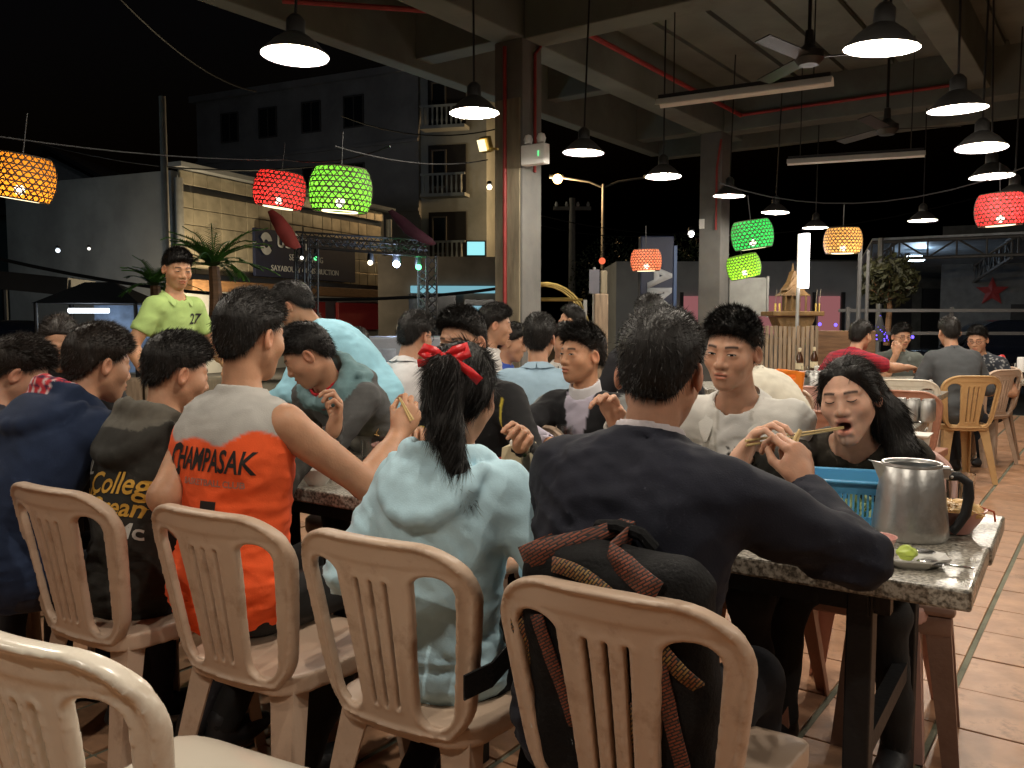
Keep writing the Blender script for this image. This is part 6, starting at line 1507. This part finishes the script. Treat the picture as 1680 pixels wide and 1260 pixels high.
# --- car builder
def car(p, rz, label, m):
    t = thing('parked_car', label, 'car', p, rz); F = Field((-2.3, -.95, .1), (2.3, .95, 1.6), .045); P = np.stack(np.meshgrid(*F.x, indexing='ij'), -1); X, Y, Z = P[..., 0], P[..., 1], P[..., 2]
    low = np.maximum(rbox2(X, Z, 0, .55, 2.12, .32, .2), np.abs(Y) - .84 + .05 * (Z - .5) ** 2); top = np.maximum(rbox2(X + .15 + (Z - .9) * .0, Z, 0, .95, 1.35 - np.clip(Z - .75, 0, 1) * .75, .48, .3), np.abs(Y) - .80 + np.clip(Z - .8, 0, 1) * .28)
    d = np.minimum(low, top)
    for x in (-1.3, 1.3): d = np.maximum(d, .36 - np.hypot(X - x, Z - .33))
    F.d = d.astype(np.float32); V, Q = F.net(); V = relax(V, Q, 2); link_mesh('body', np_mesh('car_body', V, Q, m), None, t)
    for x in (-1.3, 1.3):
        for y in (-.76, .76):
            w = MB(); w.lathe([(.001, -.09), (.2, -.1), (.31, -.09), (.33, 0), (.31, .09), (.2, .1), (.001, .09)], 20); w.xform(Matrix.Translation((x, y, .33)) @ Matrix.Rotation(math.pi / 2, 4, 'X')); o = w.build('wheel', M_black, t, True)
            w = MB(); w.lathe([(.001, -.105), (.19, -.105), (.2, -.09)], 16); w.xform(Matrix.Translation((x, y, .33)) @ Matrix.Rotation(math.pi / 2, 4, 'X')); w.build('rim', M_pole, o, True); w = MB(); w.lathe([(.001, .105), (.19, .105), (.2, .09)], 16); w.xform(Matrix.Translation((x, y, .33)) @ Matrix.Rotation(math.pi / 2, 4, 'X')); w.build('rim', M_pole, o, True)
    for sy in (-1, 1):
        MB().box((-.55, sy * .715, 1.05), (.75, .02, .30), Matrix.Rotation(sy * .25, 3, 'X'), bev=.01).build('side_window', M_win, t); MB().box((.35, sy * .715, 1.05), (.75, .02, .30), Matrix.Rotation(sy * .25, 3, 'X'), bev=.01).build('side_window', M_win, t)
        MB().box((2.08, sy * .58, .66), (.1, .3, .12), bev=.03).build('headlight', mat('lamp_lens', (.6, .62, .65), .1), t); MB().box((-2.08, sy * .6, .7), (.08, .26, .14), bev=.02).build('tail_light', M_red, t)
    MB().box((1.0, 0, 1.06), (.03, 1.15, .42), Matrix.Rotation(-.85, 3, 'Y')).build('windscreen', M_win, t); MB().box((2.12, 0, .42), (.08, 1.3, .16), bev=.02).build('bumper', M_black, t)
    return t
M_carp = mat('dark_car_paint', (.012, .016, .028), .2, .2, var=.05, bump=0, coat=.8)
c_ = at(-25, 556, 15); cr1 = car((c_.x, c_.y, -.15), -.25, 'dark taxi with an amber roof strip by the street stall', M_carp); MB().box((-.2, 0, 1.47), (.25, .6, .09), bev=.02).build('roof_light', emis('taxi_strip', (1, .55, .12), .8), cr1)
c_ = at(1665, 560, 16); car((c_.x, c_.y, -.15), 2.9, 'black car parked beyond the far aisle table', M_carp)
# --- palm
def palm(p, label, n=26, L=.75, h=1.2):
    t = thing('palm_plant', label, 'palm', p); rr = random.Random(4); MB().tube([(0, 0, -.3), (.02, 0, h * .5), (0, .02, h)], [.08, .07, .06], 8).build('trunk', M_wood, t, True); m = MB()
    for i in range(n):
        a = rr.uniform(0, 6.28); el = rr.uniform(.15, 1.35); ll = L * rr.uniform(.75, 1.15); pts = []
        for k in range(9): q = k / 8; e_ = el - q * 1.1 * rr.uniform(.8, 1.1); pts.append(Vector((math.cos(a) * math.cos(e_ * .9), math.sin(a) * math.cos(e_ * .9), math.sin(e_))) * (ll / 8))
        c = Vector((0, 0, h)); spine_ = [c.copy()]
        for d in pts: c = c + d; spine_.append(c.copy())
        m.tube(spine_, .006, 4)
        for k in range(1, 9):
            for j in range(3):
                b = spine_[k - 1].lerp(spine_[k], .33 + .33 * j); d = (spine_[k] - spine_[k - 1]).normalized()
                for s_ in (-1, 1):
                    sd = (d.cross(Vector((0, 0, 1))).normalized() * s_ + d * .9 + Vector((0, 0, .25))).normalized() * .17 * (1 - (k / 9) ** 2 * .6); wv = sd.cross(Vector((0, 0, 1))).normalized() * .013; m._add([b - wv, b + wv, b + sd - Vector((0, 0, .03))], [(0, 1, 2)])
    m.build('fronds', M_green, t); return t
palm(at(352, 520, 9.5), 'feathery cycad palm behind the lime shirted waiter', 34, .62, .55)
palm(at(255, 525, 10.2), 'dark cycad palm beside the waiter shoulder', 22, .5, .40)
# --- poles, street lamp, wires
def pole(u, v0, v1, Y, r, label, m=M_concp, arm=0, name='utility_pole'):
    a, b = at(u, v0, Y), at(u, v1, Y); t = thing(name, label, 'pole', (a.x, a.y, -.15)); MB().tube([(0, 0, 0), (0, 0, a.z + .15)], [r, r * .75], 10).build('shaft', m, t, True)
    if arm:
        MB().box((0, 0, a.z - .2), (arm, .1, .12)).build('crossarm', m, t)
        for k in (-.42, -.15, .15, .42): MB().lathe([(.04, .06), (.06, .12), (.03, .22), (.001, .23)], 8, (k * arm, 0, a.z - .2)).build('insulator', M_white, t, True)
    return t
pole(266, 158, 560, 20, .10, 'concrete utility pole beside the shop facade'); pole(939, 325, 560, 30, .14, 'concrete utility pole with a crossarm beyond the brass arch', arm=1.3)
sl_ = at(990, 302, 36); t = thing('street_lamp', 'double armed street lamp with one glowing sodium head', 'street lamp', (sl_.x, sl_.y, -.15)); MB().tube([(0, 0, 0), (0, 0, sl_.z + .15)], [.11, .07], 10).build('mast', M_pole, t, True)
for s_ in (-1, 1):
    MB().tube([(0, 0, sl_.z), (s_ * .6, 0, sl_.z + .25), (s_ * 1.75, 0, sl_.z + .42)], .045, 8).build('arm', M_pole, t, True); hd = MB().box((s_ * 1.95, 0, sl_.z + .45), (.6, .22, .14), bev=.04).build('lamp_head', M_pole, t)
    if s_ < 0: sphere((s_ * 1.9, -.1, sl_.z + .34), .2, 14, 10).build('lens', emis('sodium', (1, .62, .24), 9), hd, True); point_light('sodium_light', (s_ * 1.9, -.1, sl_.z), 500, (1, .62, .28), .2, t)
    else: MB().box((s_ * 1.95, 0, sl_.z + .37), (.4, .16, .03)).build('lens', M_white, hd)
for (u0, v0, u1, v1, Y0, Y1, s_, l) in ((-20, 420, 840, 470, 16, 18, .5, 'thick black street cable sagging before the shop'), (560, 190, 840, 205, 24, 24, .4, 'black cable crossing the apartment block'), (880, 352, 1690, 300, 30, 22, 1.0, 'power line running past the street lamp'), (880, 368, 1140, 378, 30, 30, .3, 'second power line running past the street lamp'), (180, -20, 420, 150, 14, 20, .3, 'faint wire slanting through the dark sky'), (30, 225, 560, 268, 20, 20, .4, 'faint wire running to the concrete pole')):
    cable(sag(at(u0, v0, Y0), at(u1, v1, Y1), s_, 14), l, .035 if 'thick' in l else .018)
# --- stage truss with coloured spotlights
M_truss = mat('truss_dark', (.045, .045, .045), .6)
tr = thing('stage_truss', 'lattice stage truss with coloured spotlights in front of the shop', 'truss', (0, 0, 0))
def truss(p, q_, w=.13, n=10):
    p, q_ = Vector(p), Vector(q_); d = (q_ - p); s1 = d.normalized().cross(Vector((0, 1, .0))).normalized() * w; s2 = Vector((0, w, 0)); m = MB()
    for c in (Vector(), s1, s2): m.tube([p + c, q_ + c], .014, 6)
    for k in range(n):
        a, b = p + d * (k / n), p + d * ((k + 1) / n); m.tube([a, b + s1], .008, 5); m.tube([a + s1, b + s2], .008, 5); m.tube([a + s2, b], .008, 5)
    m.build('truss_section', M_truss, tr)
Yt = 12.0
truss(at(484, 393, Yt), at(484, 560, Yt)); truss(at(505, 393, Yt - .8), at(505, 560, Yt - .8)); truss(at(686, 440, Yt), at(686, 560, Yt)); truss(at(700, 420, Yt - .8), at(700, 560, Yt - .8)); truss(at(484, 396, Yt), at(700, 410, Yt), n=16); truss(at(505, 405, Yt - .8), at(700, 420, Yt - .8), n=16)
def spot(u, v, c, s, label, r=.05, w=0):
    p = at(u, v, Yt - .3); t = thing('stage_spotlight', label, 'spotlight', p, 0, 'spotlights on the stage truss'); MB().lathe([(r * 1.1, -.02), (r * 1.15, .02), (r * 1.0, .10), (r * .5, .16), (.001, .165)], 14).build('can', M_black, t, True); sphere((0, -.03, -.01), r * .9, 12, 8).build('lens', emis('spot_%d' % u, c, s), t, True); MB().tube([(0, 0, .15), (0, 0, .3)], .01, 6).build('clamp', M_black, t)
    if w: point_light('spot_glow', (0, -.12, -.02), w, c, .05, t)
spot(651, 432, (.55, .68, 1), 22, 'dazzling blue white spotlight on the truss', .055, 25); spot(687, 437, (.1, .95, .3), 5, 'green spotlight at the truss end', .045, 6); spot(608, 430, (1, .85, .6), 3, 'warm spotlight pointing down from the truss', .04); spot(519, 423, (.1, .8, .25), 2, 'small green spotlight beside the truss leg', .03); spot(496, 422, (1, 1, .95), 3, 'small white spotlight between the truss legs', .025)
def flag(pts, label, m, w=.16):
    mm = MB(); P_ = [at(*p) for p in pts]; n = len(P_); vs = []
    for i, p in enumerate(P_): k = w * math.sin(math.pi * (i + .6) / (n + .2)); vs += [p + Vector((k * .6, 0, k * .3)), p - Vector((k * .6, 0.02 * i, k * .3))]
    mm._add(vs, [(2 * i, 2 * i + 1, 2 * i + 3, 2 * i + 2) for i in range(n - 1)]); o = mm.build('pennant', m, smooth=True); o.modifiers.new('t', 'SOLIDIFY').thickness = .01; tag(o, label, 'flag')
flag([(443, 345, 9.8), (455, 360, 9.85), (468, 380, 9.8), (480, 400, 9.9), (490, 408, 9.9)], 'limp red pennant hanging under the red lantern', mat('flag_red', (.22, .03, .025), .8, var=.2), .13); flag([(640, 345, 10.5), (658, 362, 10.6), (676, 380, 10.5), (700, 395, 10.5), (712, 402, 10.6)], 'dark maroon pennant strung beside the balcony tower', mat('flag_dark', (.06, .015, .03), .8, var=.2), .12)
# --- display cases and planter along the open side
p = at(612, 600, 7.8); t = thing('display_case', 'grey glazed drinks display case behind the diners', 'display case', (p.x, p.y, -.15), .12); MB().box((0, .3, .6), (1.5, .55, 1.35), bev=.02).build('case', mat('case_grey', (.22, .24, .28), .4), t)
for x in (-.5, 0, .5): MB().box((x, .015, .72), (.42, .02, .9), bev=.01).build('glass_door', mat('case_glass', (.25, .28, .34), .15, var=.5, vscale=5), t)
p = at(50, 585, 6.0); t = thing('planter_wall', 'low brown planter wall at the open edge of the hall', 'planter', (p.x, p.y, -.15), .22)
for i in range(9):
    for j in range(5): MB().box((-1.2 + i * .30 + (j % 2) * .14, 0, .12 + j * .2), (.285, .22, .185), bev=.015).build('block', M_wood2 if (i + j) % 3 else M_plank, t)
M_brassd = mat('aged_brass', (.26, .19, .06), .4, .8, var=.2)
# --- brass arch kiosk
p = at(905, 600, 9.3); t = thing('brass_kiosk', 'kiosk frame with arched brass hoops', 'kiosk', (p.x, p.y, -.15), 0)
zt, zb = at(900, 464, 9.3).z + .15, at(900, 492, 9.3).z + .15
for dy in (0, .35, .7):
    MB().tube([(-.55 + .95 * (1 - math.cos(a)) * .5 + 0, dy, zb - .35 + (zt - zb + .35) * math.sin(a)) for a in np.linspace(.35, math.pi, 14)], .014, 6).build('hoop', M_brassd, t, True)
MB().tube([(-.6, 0, zb), (.33, 0, zb)], .016, 6).build('rail', M_brassd, t, True); MB().tube([(-.6, .7, zb + .03), (.33, .7, zb + .03)], .016, 6).build('rail', M_brassd, t, True)
for x in (-.55, .36): MB().tube([(x, 0, 0), (x, 0, zb)], .02, 6).build('post', M_pole, t)
p = at(985, 600, 9.0); t = thing('timber_post', 'stacked timber post holding a small red light', 'post', (p.x, p.y, -.15)); z1, z2 = at(985, 482, 9).z + .15, at(985, 444, 9).z + .15
MB().box((0, 0, z1 / 2), (.14, .14, z1), bev=.01).build('lower_beam', M_wood2, t); MB().box((.03, .02, (z1 + z2) / 2), (.065, .09, z2 - z1), bev=.008).build('upper_beam', M_plank, t); sphere((.01, 0, z2 + .1), .035, 10, 8).build('red_light', emis('red_glow', (1, .18, .08), .9), t, True)
p = at(975, 462, 12); t = thing('notice_sign', 'small grey street sign with violet lines', 'sign', p); MB().box((0, 0, 0), (.14, .03, .33)).build('plate', mat('sign_grey', (.2, .2, .24), .5), t); MB().tube([(0, .03, -2.2), (0, .03, .2)], .02, 6).build('post', M_pole, t)
# --- AM upright sign
p = at(1075, 520, 13.5); t = thing('upright_sign', 'tall navy upright sign with sideways white letters', 'sign', (p.x, p.y, -.15)); ztop = at(1075, 388, 13.5).z + .15
MB().box((0, 0, ztop / 2), (.52, .22, ztop), bev=.02).build('box', M_navy, t); MB().box((.285, 0, ztop / 2 - .05), (.05, .23, ztop - .2)).build('edge_strip', mat('blue_edge', (.04, .09, .22), .4), t); zl = at(1075, 476, 13.5).z + .15
wall_text(t, 'AM', .50, -.13, -.13, zl + .02, M_signw, rot=math.pi / 2, bold=.02)
# --- pink shop, board, spirit house, fence
M_pinkglow = emis('pink_wall_glow', (.75, .28, .29), .30)  # glow put into the panels in place of light on a pink wall
t = thing('pink_shop', 'shop with glowing panels for its lit pink wall beyond the second column', 'building', (at(1225, 575, 22).x, 22, -.15), 0); MB().box((0, 2, 1.4), (6.6, 3, 3.1)).build('wall', M_plaster, t)
for (x, w) in ((-1.35, .5), (-.85, .42), (1.05, 1.4), (2.25, .55)): MB().box((x, .45, 1.55), (w, .06, 1.0), bev=.01).build('pink_glow_panel', M_pinkglow, t)
for x in (-1.6, -.6, .3, 1.85, 2.6): MB().box((x, .42, 1.4), (.08, .08, 1.5)).build('mullion', M_roofd, t)
p = at(1227, 487, 14); t = thing('notice_board', 'blank pale board fixed behind the second column', 'board', p, 0); MB().box((0, 0, 0), (.62, .05, .62), bev=.01).build('panel', mat('board_pale', (.34, .35, .33), .7, var=.15), t); MB().box((0, -.03, -.3), (.66, .04, .03)).build('ledge', M_pole, t); MB().box((.31, -.03, 0), (.03, .04, .66)).build('frame', M_pole, t); MB().tube([(0, .04, -2.4), (0, .04, -.3)], .03, 6).build('post', M_pole, t)
M_spirit = mat('carved_gilt_wood', (.17, .095, .03), .5, .1, var=.3, vscale=12, bump=.5, bscale=40)
Ys = 10.2; p = at(1297, 600, Ys); t = thing('spirit_house', 'carved wooden spirit house on a pedestal behind the fence', 'spirit house', (p.x, p.y, -.15)); zp = at(1297, 512, Ys).z + .15; zr = at(1297, 470, Ys).z + .15
MB().box((0, 0, zp - .02), (.60, .5, .055), bev=.01).build('platform', M_spirit, t); m = MB(); m.prism([(-.10, 0), (.10, 0), (.22, zp - .05), (-.22, zp - .05)], .32); 
MB().box((0, 0, (zp - .3) / 2), (.2, .2, zp - .3)).build('pedestal', M_spirit, t); m2 = MB(); m2.prism([(-.12, zp - .3), (.12, zp - .3), (.23, zp - .05), (-.23, zp - .05)], .34); m2.build('bracket', M_spirit, t)
MB().box((0, .05, zp + .10), (.16, .16, .18)).build('shrine_wall', M_spirit, t)
for x in (-.14, -.05, .05, .14): MB().tube([(x * .85, -.13, zp), (x * .85, -.13, zp + .19)], .013, 8).build('pillar', M_spirit, t)
for k, (w, h) in enumerate(((.17, .13), (.12, .15), (.07, .16))): m = MB(); m.prism([(-w, 0), (w, 0), (w * .75, .03), (.012, h), (-.012, h), (-w * .75, .03)], .30 - k * .07, c=(0, 0, zp + .19 + k * .065)); m.build('roof_tier', M_spirit, t)
MB().lathe([(.014, 0), (.02, .03), (.004, .13), (.001, .14)], 8, (0, 0, zp + .44)).build('finial', M_spirit, t, True)
for x in (-.25, -.2, .22, .26): MB().tube([(x, -.18, zp), (x, -.18, zp + .10)], .012, 6).build('vase', M_brass, t); MB().tube([(x, -.18, zp + .1), (x + .01, -.18, zp + .26)], .003, 4).build('incense', M_plank, t)
ft = thing('tube_lamp', 'bright upright fluorescent tube beside the spirit house', 'lamp', at(1321, 428, Ys - .4)); hh = (468 - 384) / FPX * Ys; MB().tube([(0, 0, -hh / 2), (0, 0, hh / 2)], .045, 12).build('tube', emis('tube_white', (1, .93, .90), 14), ft, True); MB().box((-.06, .03, 0), (.03, .04, hh)).build('fixture', M_white, ft); point_light('tube_light', (0, -.15, 0), 10, (1, .92, .86), .15, ft); MB().tube([(-.06, .04, -2.2), (-.06, .04, -hh / 2)], .02, 6).build('post', M_pole, ft)
Yf = 9.6; a, b = at(1195, 560, Yf), at(1343, 560, Yf); zt = at(1270, 534, Yf).z; t = thing('slat_fence', 'grey vertical slat fence below the spirit house', 'fence', (a.x, a.y, 0)); n = 20; L = (b - a).x
for i in range(n): MB().box((L * (i + .5) / n, random.uniform(-.006, .006), zt / 2), (L / n - .014, .02, zt - random.uniform(0, .03)), bev=.003).build('slat', M_wood2, t)
for z in (.25, zt - .18): MB().box((L / 2, .03, z), (L, .03, .07)).build('rail', M_wood2, t)
MB().box((L + .35, .2, zt / 2 - .03), (.7, .12, zt - .06), bev=.01).build('end_panel', M_wood, t)
# --- right: steel canopy, wall, tree, blue lights
Yc = 17.0; t = thing('steel_canopy', 'steel truss canopy roof lit by a blue white lamp', 'canopy', (0, 0, 0)); A1, A2, A3, A4 = at(1385, 425, 20), at(1700, 392, 15), at(1700, 372, 20), at(1400, 405, 25)
def sheet(nm, p_, m_, par, th=.05): o = mesh_obj(nm, p_, [tuple(range(len(p_)))], m_, par); o.modifiers.new('t', 'SOLIDIFY').thickness = th; return o
M_tin = mat('corrugated_tin', (.45, .50, .55), .5, .2, var=.2); zc = 2.95
c0, c1, c2, c3 = Vector((7.4, 17.8, zc)), Vector((14.5, 13.5, zc)), Vector((17.5, 20, zc - .45)), Vector((9.8, 25, zc - .45)); sheet('roof_sheet', [c0, c1, c2, c3], M_tin, t)
def lattice(p_, q_, h, n, m_=M_pole):
    p_, q_ = Vector(p_), Vector(q_); up = Vector((0, 0, h)); k = MB(); k.tube([p_, q_], .035, 6); k.tube([p_ - up, q_ - up], .035, 6)
    for i in range(n): a, b = p_.lerp(q_, i / n), p_.lerp(q_, (i + 1) / n); k.tube([a, b - up] if i % 2 else [a - up, b], .02, 5); k.tube([a, a - up], .02, 5)
    k.build('roof_truss', M_frame, t)
for f_ in (.05, .3, .55, .8): lattice(c0.lerp(c1, f_) - Vector((0, 0, .1)), c3.lerp(c2, f_) - Vector((0, 0, .1)), .38, 12)
lattice(c0 - Vector((0, 0, .08)), c1 - Vector((0, 0, .08)), .35, 16)
for f_ in (.02, .55, .98): MB().tube([c0.lerp(c1, f_) - Vector((0, 0, 3.2)), c0.lerp(c1, f_)], .06, 8).build('post', M_pole, t)
p = at(1502, 424, 18.8); lt = thing('canopy_lamp', 'blue white floodlight under the steel canopy', 'lamp', p); MB().box((0, 0, 0), (.34, .2, .12), bev=.03).build('lens', emis('blue_flood', (.62, .8, 1), 14), lt); MB().box((0, 0, .09), (.36, .22, .05)).build('housing', M_black, lt); point_light('flood', (0, 0, -.2), 3, (.6, .8, 1), .1, lt); point_light('flood', (0, -.3, .14), 9, (.55, .78, 1), .1, lt)
t = thing('grey_hall', 'grey hall with a red star emblem on its wall', 'building', (at(1720, 580, 20).x, 20, -.15), -.5); MB().box((0, 1.5, 1.8), (4.6, 3, 3.8)).build('wall', mat('hall_wall', (.13, .135, .14), .85, var=.2), t); MB().box((.5, -.06, .9), (2.6, .1, 1.8)).build('shutter', M_roofd, t)
m = MB(); vs = []
for k in range(10): a = math.pi / 2 + k * math.pi / 5; r_ = .36 if k % 2 == 0 else .15; vs.append((-1.2 + r_ * math.cos(a), -.06, 2.1 + r_ * math.sin(a)))
m._add(vs + [(-1.2, -.10, 2.1)], [(k, (k + 1) % 10, 10) for k in range(10)]); m.build('star', M_redsign, t)
t = thing('dark_shed', 'dark closed shed row under the steel canopy', 'building', (at(1500, 585, 24).x, 24, -.15), 0); MB().box((0, 1.5, 1.5), (7, 3, 3.2)).build('wall', mat('shed_wall', (.10, .10, .09), .8, var=.3), t)
for x in (-2.4, -.8, .8, 2.4): MB().box((x, -.03, 1.2), (1.3, .08, 2.2)).build('door', M_roofd, t)
def bush(p, r, n, label, m_, h=1.2):
    t = thing('small_tree', label, 'tree', p); rr = random.Random(n); MB().tube([(0, 0, -.2), (.03, 0, h * .6), (0, .02, h)], [.05, .04, .025], 8).build('trunk', M_wood, t, True); k = MB()
    for i in range(10): a = rr.uniform(0, 6.28); e_ = rr.uniform(.3, 1.2); d = Vector((math.cos(a) * math.cos(e_), math.sin(a) * math.cos(e_), math.sin(e_))); k.tube([Vector((0, 0, h * .75)), Vector((0, 0, h * .75)) + d * r], [.015, .005], 5)
    k.build('limbs', M_wood, t); k = MB()
    for i in range(n):
        d = Vector((rr.gauss(0, 1), rr.gauss(0, 1), rr.gauss(0, .8))).normalized() * r * rr.random() ** .4; c = Vector((0, 0, h + r * .3)) + d; a_ = Vector((rr.gauss(0, 1), rr.gauss(0, 1), rr.gauss(0, 1))).normalized() * .07; b_ = a_.cross(Vector((rr.gauss(0, 1), rr.gauss(0, 1), rr.gauss(0, 1)))).normalized() * .025; k._add([c - a_, c + b_, c + a_, c - b_], [(0, 1, 2, 3)])
    k.build('crown', m_, t)
bush(at(1455, 545, 13), .42, 900, 'yellow green potted tree in front of the dark sheds', mat('yellow_leaf', (.022, .023, .006), .6, var=.4), .65)
bush(at(1130, 560, 26), 1.3, 1600, 'dark roadside tree beyond the upright sign', mat('dark_leaf', (.03, .05, .02), .6, var=.4), 1.6)
bush(at(1005, 560, 28), 1.5, 1600, 'dark roadside tree behind the timber post', mat('dark_leaf', (.03, .05, .02), .6), 1.5)
pole(1412, 398, 580, 12, .035, 'slim steel post near the cream lantern', M_frame, name='steel_post'); pole(1425, 410, 580, 12.4, .03, 'second slim steel post near the cream lantern', M_frame, name='steel_post')
t = thing('light_tree', 'small cone of blue fairy lights', 'lights', at(1443, 560, 11.5)); k = MB(); rr = random.Random(9)
for i in range(70): z = rr.random(); a = rr.uniform(0, 6.28); r_ = .11 * (1 - z); k.box((r_ * math.cos(a), r_ * math.sin(a), z * .34), (.012, .012, .012))
k.build('fairy_lights', emis('fairy_blue', (.12, .06, 1), 5), t); MB().lathe([(.11, 0), (.02, .33), (.001, .35)], 12).build('cone', M_roofd, t, True)
for (u, v) in ((1345, 532), (1371, 533), (1497, 553)): o = sphere(at(u, v, 11), .022, 8, 6).build('fairy_light', emis('fairy_blue2', (.15, .1, 1), 2.5), smooth=True); tag(o, 'single blue fairy light on the rail beyond the fence', 'light', 'blue fairy lights on the rail')
t = thing('guard_rail', 'thin grey guard rail at the far edge of the hall', 'railing', at(1520, 560, 12.6)); 
for z in (.12, .45): MB().bar((-1.3, 0, z), (2.2, -.3, z), .03, .045).build('rail', M_frame, t)
for x in (-1.2, .3, 1.9): MB().bar((x, -.1, -.9), (x, -.1, .5), .04).build('post', M_frame, t)
bulb_lamp(1134, 384, 28, (1, .97, .9), 8, 'distant white street light by the second column', .10)
bulb_lamp(803, 307, 30, (1, .85, .55), 6, 'warm lamp on the wall beside the boarded column', .09, 30)
# unseen cold street lamp added beyond the open side to light the warehouse
p = Vector((-15.5, 15.5, -.15)); t = thing('street_lamp', 'added cold white street lamp out of view over the warehouse forecourt', 'street lamp', p); MB().tube([(0, 0, 0), (0, 0, 6.5), (.8, .3, 7)], .07, 8).build('mast', M_pole, t, True); MB().box((1.0, .35, 7.0), (.6, .25, .12), bev=.03).build('lamp_head', M_pole, t); MB().box((1.0, .35, 6.93), (.4, .16, .02)).build('lens', emis('cold_lens', (.7, .88, 1), 6), t); point_light('added_street_light', (1.0, .35, 6.8), 38, (.5, .86, 1), .12, t)
